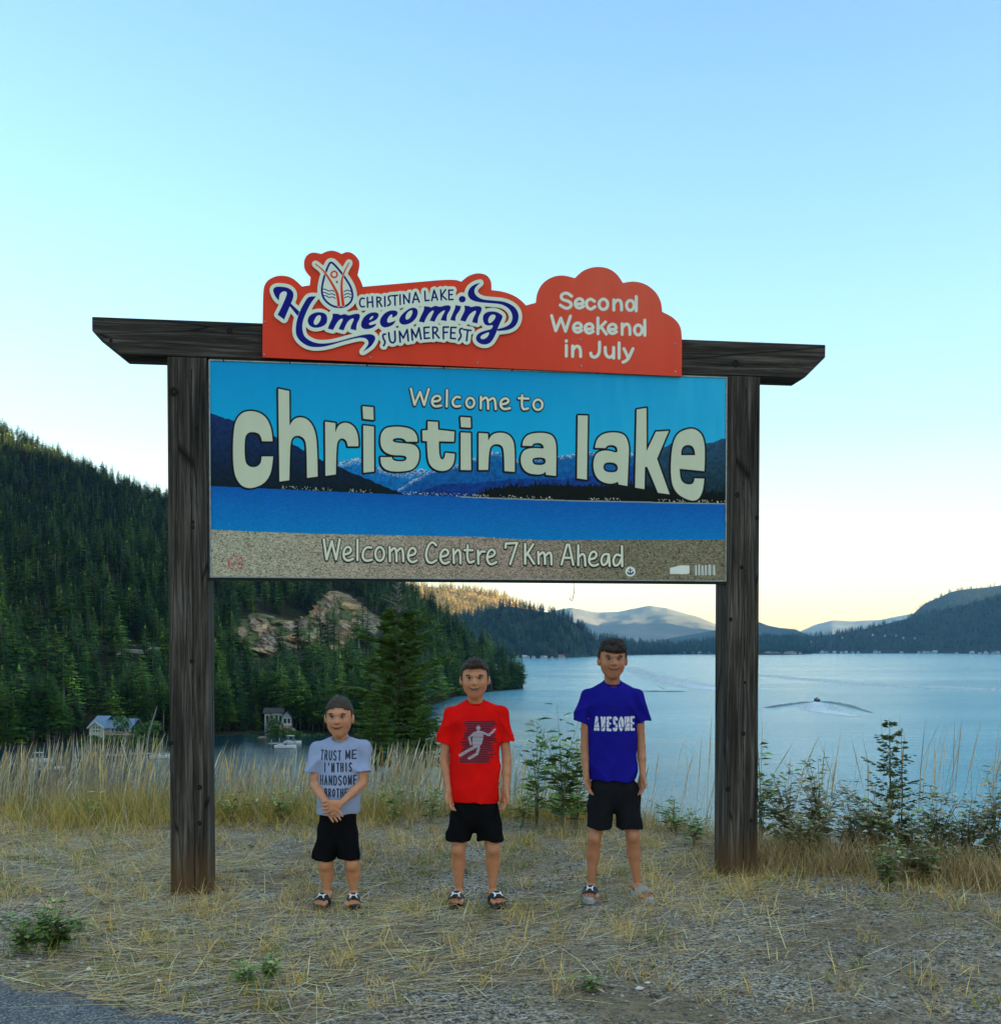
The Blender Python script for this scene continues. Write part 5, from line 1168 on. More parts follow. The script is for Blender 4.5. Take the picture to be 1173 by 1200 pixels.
# ================================================================ THE THREE BOYS
class SDF:
    def __init__(s, lo, hi, res):
        s.lo = np.array(lo, float); s.res = res; s.n = np.ceil((np.array(hi) - s.lo) / res).astype(int) + 1
        s.ax = [s.lo[k] + res * np.arange(s.n[k]) for k in range(3)]; s.v = np.full(s.n, 0.5, np.float32)
    def win(s, lo, hi):
        a = np.clip(np.floor((np.array(lo) - s.lo) / s.res).astype(int), 0, s.n - 1); b = np.clip(np.ceil((np.array(hi) - s.lo) / s.res).astype(int) + 1, 1, s.n)
        if np.any(b <= a): return None
        w = tuple(slice(p, q) for p, q in zip(a, b)); g = np.meshgrid(*[s.ax[k][w[k]] for k in range(3)], indexing='ij', sparse=True); return w, g
    def put(s, w, d, k, op='+'):
        a = s.v[w]; d = d.astype(np.float32)
        if op == '+':
            if k > 0: h = np.clip(.5 + .5 * (a - d) / k, 0, 1); s.v[w] = a * (1 - h) + d * h - k * h * (1 - h)
            else: s.v[w] = np.minimum(a, d)
        else:
            d = -d
            if k > 0: h = np.clip(.5 - .5 * (a - d) / k, 0, 1); s.v[w] = a * (1 - h) + d * h + k * h * (1 - h)
            else: s.v[w] = np.maximum(a, d)
    def cap(s, a, b, ra, rb, k=.012, ys=1.0, op='+'):
        a = np.array(a, float); b = np.array(b, float); m = max(ra, rb) + k + .03
        r = s.win(np.minimum(a, b) - m, np.maximum(a, b) + m)
        if r is None: return s
        w, (X, Y, Z) = r; cy = (a[1] + b[1]) / 2; d = b - a
        d2 = np.array([d[0], d[1] / ys, d[2]]); X0 = X - a[0]; Y0 = (Y - a[1]) / ys; Z0 = Z - a[2]
        t = np.clip((X0 * d2[0] + Y0 * d2[1] + Z0 * d2[2]) / max(d2 @ d2, 1e-9), 0, 1)
        q = np.sqrt((X0 - t * d2[0]) ** 2 + (Y0 - t * d2[1]) ** 2 + (Z0 - t * d2[2]) ** 2) - (ra + (rb - ra) * t)
        s.put(w, q * (min(1, ys) * .5 + .5), k, op); return s
    def ell(s, c, r, k=.012, op='+', rot=None):
        c = np.array(c, float); r = np.array(r, float); m = r.max() + k + .02; ww = s.win(c - m, c + m)
        if ww is None: return s
        w, (X, Y, Z) = ww; X = X - c[0]; Y = Y - c[1]; Z = Z - c[2]
        if rot is not None:
            M = rot; X, Y, Z = M[0][0] * X + M[0][1] * Y + M[0][2] * Z, M[1][0] * X + M[1][1] * Y + M[1][2] * Z, M[2][0] * X + M[2][1] * Y + M[2][2] * Z
        q = np.sqrt((X / r[0]) ** 2 + (Y / r[1]) ** 2 + (Z / r[2]) ** 2); q2 = np.sqrt((X / r[0] ** 2) ** 2 + (Y / r[1] ** 2) ** 2 + (Z / r[2] ** 2) ** 2)
        s.put(w, q * (q - 1) / np.maximum(q2, 1e-6), k, op); return s
    def grid(s): return np.meshgrid(*s.ax, indexing='ij', sparse=True)
    def limit(s, f, k=0.0):     # keep where f < 0
        X, Y, Z = s.grid(); d = np.broadcast_to(f(X, Y, Z), s.v.shape).astype(np.float32)
        if k > 0: h = np.clip(.5 - .5 * (s.v - d) / k, 0, 1); s.v = s.v * (1 - h) + d * h + k * h * (1 - h)
        else: s.v = np.maximum(s.v, d)
        return s
    def displace(s, f): X, Y, Z = s.grid(); s.v = s.v + f(X, Y, Z).astype(np.float32); return s
    def mesh(s):
        v = s.v; ins = v < 0; n = s.n; idx = -np.ones(n - 1, np.int64)
        c = np.zeros(n - 1, np.int8)
        for i in (0, 1):
            for j in (0, 1):
                for k in (0, 1): c += ins[i:n[0] - 1 + i, j:n[1] - 1 + j, k:n[2] - 1 + k]
        I, J, K = np.where((c > 0) & (c < 8)); m = len(I); idx[I, J, K] = np.arange(m)
        acc = np.zeros((m, 3)); cnt = np.zeros(m)
        corners = [(i, j, k) for i in (0, 1) for j in (0, 1) for k in (0, 1)]
        for a in range(8):
            for b in range(a + 1, 8):
                A, B = np.array(corners[a]), np.array(corners[b])
                if np.abs(A - B).sum() != 1: continue
                va = v[I + A[0], J + A[1], K + A[2]]; vb = v[I + B[0], J + B[1], K + B[2]]; x = (va < 0) != (vb < 0)
                t = np.where(x, va / np.where(x, va - vb, 1), 0)[:, None]; acc += np.where(x[:, None], A + (B - A) * t, 0); cnt += x
        P = s.lo + (np.stack([I, J, K], 1) + acc / cnt[:, None]) * s.res
        Fs = []
        for ax in range(3):
            o = [0, 1, 2]; o.remove(ax); sl = [slice(None)] * 3; sl2 = [slice(None)] * 3; sl[ax] = slice(0, -1); sl2[ax] = slice(1, None)
            ch = ins[tuple(sl)] != ins[tuple(sl2)]; q = np.array(np.where(ch)).T
            q = q[(q[:, o[0]] > 0) & (q[:, o[1]] > 0) & (q[:, o[0]] < n[o[0]] - 1) & (q[:, o[1]] < n[o[1]] - 1)]
            if not len(q): continue
            e0 = np.zeros(3, int); e0[o[0]] = 1; e1 = np.zeros(3, int); e1[o[1]] = 1
            g = lambda p: idx[p[:, 0], p[:, 1], p[:, 2]]
            quad = np.stack([g(q), g(q - e0), g(q - e0 - e1), g(q - e1)], 1)
            flip = ins[q[:, 0], q[:, 1], q[:, 2]]
            if ax == 1: flip = ~flip
            quad[~flip] = quad[~flip][:, ::-1]; Fs.append(quad)
        F = np.concatenate(Fs); F = F[(F >= 0).all(1)]; return P, F[:, ::-1]
    def obj(s, name, mat, parent, uvbox=None, col=None, smooth_it=1):
        P, F = s.mesh()
        for _ in range(smooth_it):
            S = np.zeros_like(P); c = np.zeros(len(P))
            for a in range(4): np.add.at(S, F[:, a], P[F[:, (a + 1) % 4]]); np.add.at(c, F[:, a], 1); np.add.at(S, F[:, a], P[F[:, (a - 1) % 4]]); np.add.at(c, F[:, a], 1)
            P = P * .5 + .5 * S / np.maximum(c, 1)[:, None]
        uv = None
        if uvbox:
            x0, x1, z0, z1 = uvbox; uv = np.stack([(P[:, 0] - x0) / (x1 - x0), (P[:, 2] - z0) / (z1 - z0)], 1)[F]; uv[(P[F][..., 1] > 0.0).any(1)] = (-.5, -.5); uv = uv.reshape(-1, 2)
        return np_mesh(name, P, F, mat, parent, True, col(P) if col else None, uv)

def fabric(name, col, img=None, rough=.85, wv=420):
    t = NT(name); co = t.coords(); n = t.noise(co, 7.0, 4); w = t.noise(co, wv, 2)
    base = t.ramp(n, [(0.3, tuple(c * .86 for c in col)), (0.7, tuple(min(1, c * 1.08) for c in col))])
    if img:
        im = t.new('ShaderNodeTexImage'); im.image = img; im.extension = 'CLIP'; uv = t.new('ShaderNodeUVMap'); t.lk(uv.outputs[0], im.inputs[0])
        base = t.mix(im.outputs['Alpha'], base, im.outputs['Color'])
    t.base(base); t.rough(rough, .05); t.bump(w, .25, .002); return t.m
def skin_mat():
    t = NT('skin'); a = t.new('ShaderNodeAttribute', attribute_name='Col'); co = t.coords(); n = t.noise(co, 22.0, 4)
    t.base(t.mix(1.0, a.outputs['Color'], t.ramp(n, [(0.3, (.90, .86, .84)), (0.7, (1.06, 1.04, 1.03))]), 'MULTIPLY')); t.rough(.45, .45)
    t.b.inputs['Subsurface Weight'].default_value = .12; t.b.inputs['Subsurface Radius'].default_value = (.012, .005, .003); t.b.inputs['Subsurface Scale'].default_value = .6
    return t.m
M_skin = skin_mat()
def hair_mat(name, c):
    t = NT(name); co = t.coords((160, 160, 22)); n = t.noise(co, 1.0, 5, .7); co2 = t.coords((30, 30, 30)); m2 = t.noise(co2, 1.0, 3)
    t.base(t.mix(1.0, t.ramp(n, [(0.3, tuple(q * .35 for q in c)), (0.7, tuple(q * 1.6 for q in c))]), t.ramp(m2, [(0.3, .6), (0.7, 1.3)]), 'MULTIPLY')); t.rough(.55, .35); t.bump(n, .9, .006); return t.m
M_eyew = simple('eye_white', (.42, .37, .34), .25, .5); M_iris = simple('eye_iris', (.035, .02, .012), .15, .6); M_brow = simple('eyebrow', (.035, .022, .014), .8); M_lip = simple('lips', (.36, .13, .09), .5); M_mouth = simple('mouth_line', (.09, .03, .02), .7); M_nail = simple('nails', (.5, .3, .22), .4)
M_slide = simple('black_rubber', (.010, .010, .011), .55, .4); M_white = simple('logo_white', (.72, .72, .70), .5); M_tan = simple('grey_strap', (.30, .26, .22), .7); M_sole2 = simple('pale_sole', (.36, .35, .34), .6)

def print_img(name, w, h, x0, x1, y0, y1, painter):
    X, Y = np.meshgrid(x0 + (np.arange(w) + .5) / w * (x1 - x0), y1 + (np.arange(h) + .5) / h * (y0 - y1))
    c = Canvas(X, Y, (0, 0, 0)); c.aa = abs(x1 - x0) / w; al = Canvas(X, Y, (0, 0, 0)); al.aa = c.aa; painter(c, al)
    img = bpy.data.images.new(name, w, h, alpha=True); lin = np.clip(c.c, 0, 1); e = np.where(lin <= .0031308, lin * 12.92, 1.055 * lin ** (1 / 2.4) - .055)
    a = np.ones((h, w, 4), np.float32); a[..., :3] = e; a[..., 3] = al.c[..., 0]; a[0, :, 3] = a[-1, :, 3] = 0; a[:, 0, 3] = a[:, -1, 3] = 0
    img.pixels.foreach_set(a.ravel()); img.update(); img.pack(); return img

def LET(ch, x, y, w, h):
    """block letter strokes in a box with its top left at x,y"""
    P = {'T': [[(0,0),(1,0)],[(.5,0),(.5,1)]], 'R': [[(0,1),(0,0),(.8,.02),(.95,.25),(.8,.48),(0,.5)],[(.45,.5),(1,1)]], 'U': [[(0,0),(0,.75),(.3,1),(.7,1),(1,.75),(1,0)]],
         'S': [[(1,.12),(.7,0),(.25,0),(0,.22),(.2,.45),(.8,.55),(1,.78),(.75,1),(.25,1),(0,.88)]], 'M': [[(0,1),(0,0),(.5,.85),(1,0),(1,1)]], 'E': [[(1,0),(0,0),(0,1),(1,1)],[(0,.5),(.8,.5)]],
         'I': [[(.5,0),(.5,1)]], "'": [[(.5,0),(.45,.22)]], 'H': [[(0,0),(0,1)],[(1,0),(1,1)],[(0,.5),(1,.5)]], 'A': [[(0,1),(.5,0),(1,1)],[(.2,.65),(.8,.65)]], 'N': [[(0,1),(0,0),(1,1),(1,0)]],
         'D': [[(0,0),(0,1),(.6,1),(1,.75),(1,.25),(.6,0),(0,0)]], 'O': [[(.5,0),(1,.25),(1,.75),(.5,1),(0,.75),(0,.25),(.5,0)]], 'B': [[(0,0),(0,1),(.8,1),(1,.75),(.75,.5),(0,.5)],[(.75,.5),(.95,.25),(.75,0),(0,0)]], 'W': [[(0,0),(.25,1),(.5,.35),(.75,1),(1,0)]]}
    return [np.array([(x + a * w, y + b * h) for a, b in s]) for s in P.get(ch, [])]
def words(txt, x0, x1, y0, y1, r, gap=.35):
    n = len(txt); u = (x1 - x0) / (n + gap * (n - 1)); out = []
    for i, ch in enumerate(txt):
        if ch != ' ': out += [('s', s, r) for s in LET(ch, x0 + i * u * (1 + gap) + r, y0 + r, u - 2 * r, y1 - y0 - 2 * r)]
    return out

def boy(cfg):
    Yb = cfg['Y']; S = Yb / FPX; cx = cfg['cx']; fy = HZ + CAM_H * FPX / Yb
    X0 = px_at(cx, Yb); L = lambda px, py, y=0.0: np.array([(px - cx) * S, y, (fy - py) * S])
    root = empty('person', (X0, Yb, float(ground_z(X0, Yb)) + .012)); tag(root, cfg['label'], 'person')
    top, chin, hx = cfg['head']; hz = (fy - (top + chin) / 2) * S; hh = (chin - top) * S / 2 * .97; hw = cfg['hw'] * S / 2; hX = (hx - cx) * S
    HC = np.array([hX, -.012, hz]); k_ = hh / .125
    sk = SDF((-.36, -.30, -.01), (.36, .22, hz + hh + .03), .0042)
    # --- head
    sk.ell(HC + (0, .012, hh * .22), (hw * .97, hw * 1.20, hh * .80), 0)
    sk.ell(HC + (0, -.012 * k_, -hh * .18), (hw * .80, hw * .98, hh * .62), .03)
    sk.ell(HC + (0, -hw * .50, -hh * .68), (hw * .42, hw * .42, hh * .27), .03)                    # chin
    for s in (-1, 1):
        sk.ell(HC + (s * hw * .50, -hw * .66, -hh * .18), (hw * .30, hw * .26, hh * .22), .02)       # cheek
        sk.ell(HC + (s * hw * .52, -hw * .06, -hh * .42), (hw * .24, hw * .42, hh * .22), .03)       # jaw
        sk.ell(HC + (s * hw * 1.04, hw * .10, -hh * .02), (hw * .15, hw * .20, hh * .25), .005)      # ear
        sk.ell(HC + (s * hw * .42, -hw * 1.07, hh * .13), (hw * .27, hw * .20, hh * .11), .012, '-')  # socket
    sk.ell(HC + (0, -hw * .98, hh * .27), (hw * .62, hw * .16, hh * .09), .02)                      # brow
    sk.cap(HC + (0, -hw * 1.0, hh * .14), HC + (0, -hw * 1.22, -hh * .14), hw * .09, hw * .155, .008)     # nose
    sk.ell(HC + (hw * .12, -hw * 1.10, -hh * .17), (hw * .10, hw * .10, hh * .06), .008); sk.ell(HC + (-hw * .12, -hw * 1.10, -hh * .17), (hw * .10, hw * .10, hh * .06), .008)
    sk.ell(HC + (0, -hw * .97, -hh * .40), (hw * .34, hw * .13, hh * .055), .010); sk.ell(HC + (0, -hw * .95, -hh * .49), (hw * .27, hw * .13, hh * .055), .010)
    sk.cap(HC + (-hw * .30, -hw * 1.12, -hh * .438), HC + (hw * .30, -hw * 1.12, -hh * .438), .0018, .0018, .004, 1, '-')
    # --- neck and chest
    nk = L(*cfg['neck']); sk.cap(HC + (0, .018, -hh * .55), nk + (0, .022, -.01), hw * .56, hw * .62, .02)
    shL, shR = L(*cfg['shL'], .02), L(*cfg['shR'], .02)
    sk.cap((shL + nk) / 2 + (0, .012, -.035), (shR + nk) / 2 + (0, .012, -.035), .034 * k_, .034 * k_, .03)
    hip = (fy - cfg['hip']) * S; sk.cap((nk[0], .02, nk[2] - .13), (((cfg['shirt'][0] + cfg['shirt'][1]) / 2 - cx) * S, .015, hip + .04), .066 * k_, .066 * k_, .03, .8)
    # --- arms
    hands = {}
    for side, sh, el, wr, hd in (('L', shL, cfg['elL'], cfg['wrL'], cfg['hdL']), ('R', shR, cfg['elR'], cfg['wrR'], cfg['hdR'])):
        el = L(*el); wr = L(*wr); hd = L(*hd); hd = wr + (hd - wr) * 1.08; ar = cfg.get('arm', .030) * k_ * 1.18
        sk.cap(sh, el, ar * 1.08, ar * .84, .02); sk.cap(el, el * .6 + wr * .4, ar * .86, ar * .82, .012); sk.cap(el * .6 + wr * .4, wr, ar * .82, ar * .58, .012, .85)
        hands[side] = (el, wr, hd)
    def hand(wr, tip, spread, front, s, curl=.25, thumb=None, sc=1.0):
        d = tip - wr; Lh = np.linalg.norm(d); d = d / Lh; sp = np.array(spread, float); sp -= d * (sp @ d); sp /= np.linalg.norm(sp); nrm = np.cross(d, sp)
        if nrm @ np.array(front) < 0: nrm = -nrm
        w = Lh * .185 * sc
        for q in (-1.15, -.38, .38, 1.15): sk.cap(wr + d * Lh * .06 + sp * w * q * .55, wr + d * Lh * .50 + sp * w * q, Lh * .085, Lh * .088, .012)
        for i, q in enumerate((-1.35, -.45, .45, 1.3)):
            fl = Lh * (.40, .47, .45, .36)[i]; b = wr + d * Lh * .52 + sp * w * q; c = b + (d * (1 - curl * .3) + nrm * curl * .5) * fl * .52 + sp * q * w * .05; e = c + (d * (1 - curl) + nrm * curl) * fl * .48
            r_ = max(.0066, Lh * .056); sk.cap(b, c, r_ * 1.12, r_, .002); sk.cap(c, e, r_, r_ * .82, .003)
        tb = wr + d * Lh * .18 - sp * w * 1.3; th = (d * .75 - sp * .62) if thumb is None else thumb; c = tb + th * Lh * .22; sk.cap(tb, c, Lh * .075, Lh * .062, .006); sk.cap(c, c + (d * .9 - sp * .15) * Lh * .2, Lh * .06, Lh * .048, .004)
    if not cfg.get('clasp'):
        for side, s in (('L', -1), ('R', 1)):
            el, wr, hd = hands[side]; hand(wr, hd, (s * -.35, .94, 0), (-s * .8, 0, 0), s, .35)
    else:
        el, wr, hd = hands['L']; hand(wr, hd, (-.5, .25, -.8), (0, -1, 0), -1, .15)
        el, wr, hd = hands['R']; hand(wr, hd, (-.45, -.1, .9), (0, 1, 0), 1, .15)
    # --- legs and feet
    lr = cfg.get('leg', .05) * k_; feet = []
    for hp, kn, an, ft in ((cfg['hpL'], cfg['knL'], cfg['anL'], cfg['ftL']), (cfg['hpR'], cfg['knR'], cfg['anR'], cfg['ftR'])):
        hp = L(*hp, .02); kn = L(*kn, .0); an = L(*an, .035); an[2] = cfg.get('anz', .055); hp[2] = max(hp[2], kn[2] + .1)
        sk.cap(hp, kn, lr * 1.05, lr * .92, .02); sk.cap(kn, kn * .65 + an * .35 + (0, .022, 0), lr * .92, lr * .92, .012); sk.cap(kn * .65 + an * .35 + (0, .018, 0), an + (0, 0, .03), lr * .88, lr * .52, .02)
        sk.ell(kn + (0, -lr * .5, .005), (lr * .6, lr * .5, lr * .75), .015)
        fd = np.array([(ft[0] - (an[0] / S + cx)) * S, -cfg['fl'] * .66, 0]); fd = fd / np.linalg.norm(fd); fs_ = np.array([-fd[1], fd[0], 0]) ; fl = cfg['fl']
        heel = np.array([an[0], an[1] + fl * .12, 0]) ; heel -= fd * 0
        zb = .022; base = np.array([an[0], an[1] + .0, 0])
        sk.cap(base - fd * fl * .16 + (0, 0, zb + .02), base + (0, 0, .05), .024 * k_, .026 * k_, .012)
        for q in (-1, 0, 1): sk.cap(base + fd * fl * .1 + fs_ * q * .012 + (0, 0, .045), base + fd * fl * .50 + fs_ * q * fl * .085 + (0, 0, zb + .012), .022 * k_, .014 * k_, .012)
        for i, q in enumerate((-1.9, -.85, -.1, .7, 1.5)):
            q = q * (1 if an[0] < 0 else -1) * -1; tl = (.80, .80, .77, .73, .68)[i] * .88; r_ = (.0135, .0095, .009, .0085, .008)[i] * k_
            sk.cap(base + fd * fl * .50 + fs_ * q * fl * .095 + (0, 0, zb + .006), base + fd * fl * tl + fs_ * q * fl * .105 + (0, 0, zb + .004), r_, r_, .003)
        feet.append((base, fd, fs_, fl))
    def scol(P):
        c = np.tile(np.array(cfg['skin'], float), (len(P), 1)); 
        rel = (P - HC) / np.array([hw, hw, hh])
        face = (rel[:, 1] < -.4) & (np.abs(rel[:, 2]) < 1)
        ck = np.exp(-(((np.abs(rel[:, 0]) - .5) / .25) ** 2 + ((rel[:, 2] + .2) / .2) ** 2)) * face; c = c * (1 - ck[:, None] * np.array([.0, .13, .16]))
        lp_ = np.exp(-((rel[:, 0] / .33) ** 4 + ((rel[:, 2] + .445) / .075) ** 4)) * (rel[:, 1] < -.7); c = c * (1 - lp_[:, None]) + np.array([.34, .12, .085]) * lp_[:, None]
        nt_ = np.exp(-(((rel[:, 2] - .02) / .1) ** 2 + ((np.abs(rel[:, 0]) - .42) / .2) ** 2)) * face; c = c * (1 - .22 * nt_[:, None])
        return c
    sk.obj('body', M_skin, root, None, scol, 1)
    # --- eyes, brows
    for s in (-1, 1):
        e = HC + (s * hw * .38, -hw * .905, hh * .115)
        ew = MB(); n = 12
        def disc(mb, c, rx, rz, yy, nn=12): mb.add([c + np.array([rx * math.cos(6.283 * q / nn), yy + .002 * (abs(math.cos(6.283 * q / nn))), rz * math.sin(6.283 * q / nn)]) for q in range(nn)] + [c + np.array([0, yy - .003, 0])], [(nn, (q + 1) % nn, q) for q in range(nn)])
        eye = MB(); disc(eye, e, hw * .20, hh * .034, -.004 - hw * .06); eo = eye.build('eye', M_eyew, root, True)
        ir = MB(); disc(ir, e, hw * .10, hh * .040, -.0062 - hw * .06); ir.build('iris', M_iris, eo, True)
        ln = MB(); pts = [e + np.array([hw * .22 * math.cos(a), -.005 - hw * .06, hh * .048 * math.sin(a) + .001]) for a in np.linspace(.15, math.pi - .15, 7)]; ln.tube(pts, [.001, .0020, .0025, .0025, .0025, .0020, .001], 5); ln.build('eyelid', M_brow, root, True)
        bw = MB(); bx = [e + np.array([s * hw * u * .29, -.007 - hw * .11 + abs(u - .1) * hw * .10, hh * (.135 + .030 * (1 - abs(u - .35) * 1.3))]) for u in np.linspace(-1, 1.1, 7)]
        bw.tube(bx, [.002, .0042, .0050, .0048, .0040, .003, .0014], 6); bw.build('eyebrow', M_brow, root, True)
    ml = MB(); ml.tube([HC + (hw * u * .44, -hw * 1.14 + hw * .14 * u * u, hh * (-.435 + cfg.get('smile', .03) * u * u)) for u in np.linspace(-1, 1, 9)], [.0018, .0024, .0026, .0028, .0028, .0028, .0026, .0024, .0018], 5); ml.build('mouth', M_mouth, root, True)
    # --- hair
    ha = SDF(HC - (hw * 1.5, hw * 1.7, hh * .7), HC + (hw * 1.5, hw * 1.9, hh * 1.5), .0040)
    ht = cfg['hair_t']; ha.ell(HC + (0, .014, hh * .23), (hw * .97 + ht * .7, hw * 1.20 + ht * .8, hh * .80 + ht), 0)
    hl_ = cfg['hairline']
    ha.limit(lambda X, Y, Z: np.where(Y - HC[1] < -hw * .15, (HC[2] + hh * (hl_ + .09 * np.cos((X - HC[0]) / hw * 2.6) + .022 * np.sin(X * 420) + .02 * np.sin(X * 170 + 2)) - Z) * .8, np.minimum(HC[2] - hh * .05 - Z + (Y - HC[1] < hw * .35) * 0.0, .05) * .8) + 0 * X, .006)
    ha.limit(lambda X, Y, Z: np.where(Y - HC[1] > hw * .2, HC[2] - hh * .42 - Z, -1.0) + 0 * X * Y * Z, .004)
    for (dx, dy, dz, rx, ry, rz) in cfg.get('tufts', []): ha.ell(HC + (dx * hw, dy * hw, dz * hh), (rx * hw, ry * hw, rz * hh), .008)
    fr_ = cfg.get('hair_n', .003); ha.displace(lambda X, Y, Z: fr_ * (np.sin(X * 310 + 9 * np.sin(Z * 60)) * np.sin(Z * 190 + 5 * np.sin(Y * 90)) + np.sin(Y * 240 + X * 60) * .6))
    # side (temple) line in front of the ears
    ho_ = ha.obj('hair', cfg['hair'], root, None, None, 1)
    rngh = np.random.default_rng(cfg['seed']); hm_ = MB(); N = cfg.get('strands', 260)
    for q in range(N):
        a = rngh.random() * 6.283; zc = rngh.random() ** .7; el_ = zc * math.pi / 2
        d = np.array([math.cos(a) * math.cos(el_), math.sin(a) * math.cos(el_), math.sin(el_)])
        if d[1] < -.2 and d[2] < .62: continue
        p = HC + (0, .014, hh * .23) + d * np.array([hw * .97 + ht * .5, hw * 1.2 + ht * .6, hh * .8 + ht * .7]); l = cfg['sl'] * (.6 + .8 * rngh.random()); t_ = np.cross(d, (0, 0, 1)); dd_ = d * .55 + np.array(cfg['comb']) * .6 + np.array([rngh.normal(0, .25), rngh.normal(0, .25), 0]); dd_ /= np.linalg.norm(dd_)
        hm_.tube([p, p + dd_ * l * .6, p + dd_ * l + (0, 0, -l * .12)], [.0028, .0022, .0005], 3, False)
    hm_.build('tuft', cfg['hair'], ho_, True)['kind'] = 'stuff'
    # --- shirt
    sx0, sx1, hemy = cfg['shirt']; hz_ = (fy - hemy) * S; cxs = ((sx0 + sx1) / 2 - cx) * S; wx = (sx1 - sx0) / 2 * S; T_ = SDF((-.36, -.24, hz_ - .02), (.36, .24, nk[2] + .06), .0046)
    shz = (shL[2] + shR[2]) / 2; chw = min(wx * 1.02, (shR[0] - shL[0]) / 2 * 1.06); dp = cfg.get('depth', .105) * k_
    mid = (nk[0] + cxs) / 2
    T_.cap((nk[0], .02, shz - .085 * k_), (cxs, .015, hz_ + .0), chw, wx * 1.0, 0, dp / chw)
    T_.cap(shL + (.012, 0, -.006), (nk[0] - hw * .45, .02, nk[2] - .026), .042 * k_, .040 * k_, .02); T_.cap(shR + (-.012, 0, -.006), (nk[0] + hw * .45, .02, nk[2] - .026), .042 * k_, .040 * k_, .02)
    T_.cap((nk[0] - hw * .3, .01, nk[2] - .066), (nk[0] + hw * .3, .01, nk[2] - .066), .066 * k_, .066 * k_, .03)
    for sh, el, se, s in ((shL, hands['L'][0], cfg['slL'], -1), (shR, hands['R'][0], cfg['slR'], 1)):
        e0 = L(*se); e0[1] = (sh[1] + el[1]) / 2 - .01; d = (e0 - sh); d /= np.linalg.norm(d); r2 = cfg['slr'] * S
        SL = SDF(T_.lo, T_.lo + (T_.n - 1) * T_.res - 1e-6, T_.res); SL.cap(sh + (0, 0, -.004), e0 + d * .06, .044 * k_, r2 + .003, 0)
        SL.limit(lambda X, Y, Z: (X - e0[0]) * d[0] + (Y - e0[1]) * d[1] + (Z - e0[2]) * d[2])
        h = np.clip(.5 + .5 * (T_.v - SL.v) / .018, 0, 1); T_.v = (T_.v * (1 - h) + SL.v * h - .018 * h * (1 - h)).astype(np.float32)
    for sh, s in ((shL, -1), (shR, 1)): T_.cap(sh + (-s * .012, 0, -.03), (nk[0] + s * chw * .90, .012, sh[2] - .115 * k_), .040 * k_, .034 * k_, .02)
    T_.limit(lambda X, Y, Z: (hz_ + .004 * np.sin(X * 26 + cfg['seed']) + .006 * np.sin(Y * 30) - Z))
    # neck opening
    T_.cap((nk[0], .02, nk[2] + .075), (nk[0], -.006, nk[2] - .000), hw * .86, hw * .56, .006, 1.0, '-')
    sd_ = cfg['seed']; fa = cfg.get('fold', .0085)
    def folds(X, Y, Z):
        xm = X - mid; rg_ = lambda q: 1 - 2 * np.abs(np.sin(q))
        low = np.clip((shz - .12 - Z) / .22, 0, 1); arm = np.exp(-((Z - (shz - .095)) / .075) ** 2) * np.clip((np.abs(xm) - .035) / .05, 0, 1)
        r1 = rg_(X * 21 + 1.6 * np.sin(Z * 9 + sd_) + sd_ * 1.3) * low * (.5 + .5 * np.sin(Z * 14 + X * 9 + sd_))
        r2 = rg_(Z * 24 + np.abs(xm) * 30 + 1.2 * np.sin(X * 17 + sd_)) * arm
        r3 = rg_(Z * 22 - np.abs(xm) * 14 + 2.4 * np.sin(X * 8 + sd_ * 2) + Y * 6) * np.clip((hz_ + .24 - Z) / .24, 0, 1) * (.5 + .5 * np.sin(X * 23 + sd_))
        r4 = rg_((Z - .5 * xm * (1 if sd_ % 2 else -1)) * 17 + 2 * np.sin(X * 6)) * .5
        return -fa * (r1 * .8 + r2 * .9 + r3 * .8 + r4 * .35) + 0 * Y
    T_.displace(folds)
    so = T_.obj('shirt', cfg['shirt_mat'](lambda px, py: ((px - cx) * S, (fy - py) * S), S), root, cfg['_uv'](cx, fy, S), None, 1)
    # collar rib
    cb_ = MB(); rr = hw * .70; pts = [(nk[0] + rr * math.cos(a) * .98, .012 + rr * .88 * math.sin(a), nk[2] - .002 + .017 * math.sin(a)) for a in np.linspace(0, 2 * math.pi, 25)]
    cb_.tube(pts, .0058, 6, False); cb_.build('collar', cfg['collar'], so, True)
    # --- shorts
    Q = SDF((-.30, -.22, (fy - cfg['sh_hem']) * S - .02), (.30, .22, hz_ + .10), .0050); szh = (fy - cfg['sh_hem']) * S; kx = wx * .93
    Q.cap((cxs, .015, hz_ + .05), (cxs, .015, hip - .015), kx * .86, kx * .97, 0, dp * .88 / kx)
    for (a0, a1), hp in ((cfg['sL'], cfg['hpL']), (cfg['sR'], cfg['hpR'])):
        c = ((a0 + a1) / 2 - cx) * S; r = (a1 - a0) / 2 * S; h0 = (hp[0] - cx) * S; Q.cap((h0, .012, hip - .01), (c, .008, szh - .0), r * .98, r * 1.03, .014, min(1.12, dp * .98 / r))
    Q.limit(lambda X, Y, Z: (szh + .004 * np.sin(X * 30) - Z)); Q.displace(lambda X, Y, Z: -.0034 * (1 - 2 * np.abs(np.sin(X * 24 + 2 * np.sin(Z * 12 + sd_)))) * np.clip((hip + .05 - Z) / .2, .2, 1) - .0025 * (1 - 2 * np.abs(np.sin(Z * 20 + 3 * np.sin(X * 15 + sd_)))) + 0 * Y)
    qo = Q.obj('shorts', cfg['shorts_mat'], root, None, None, 1)
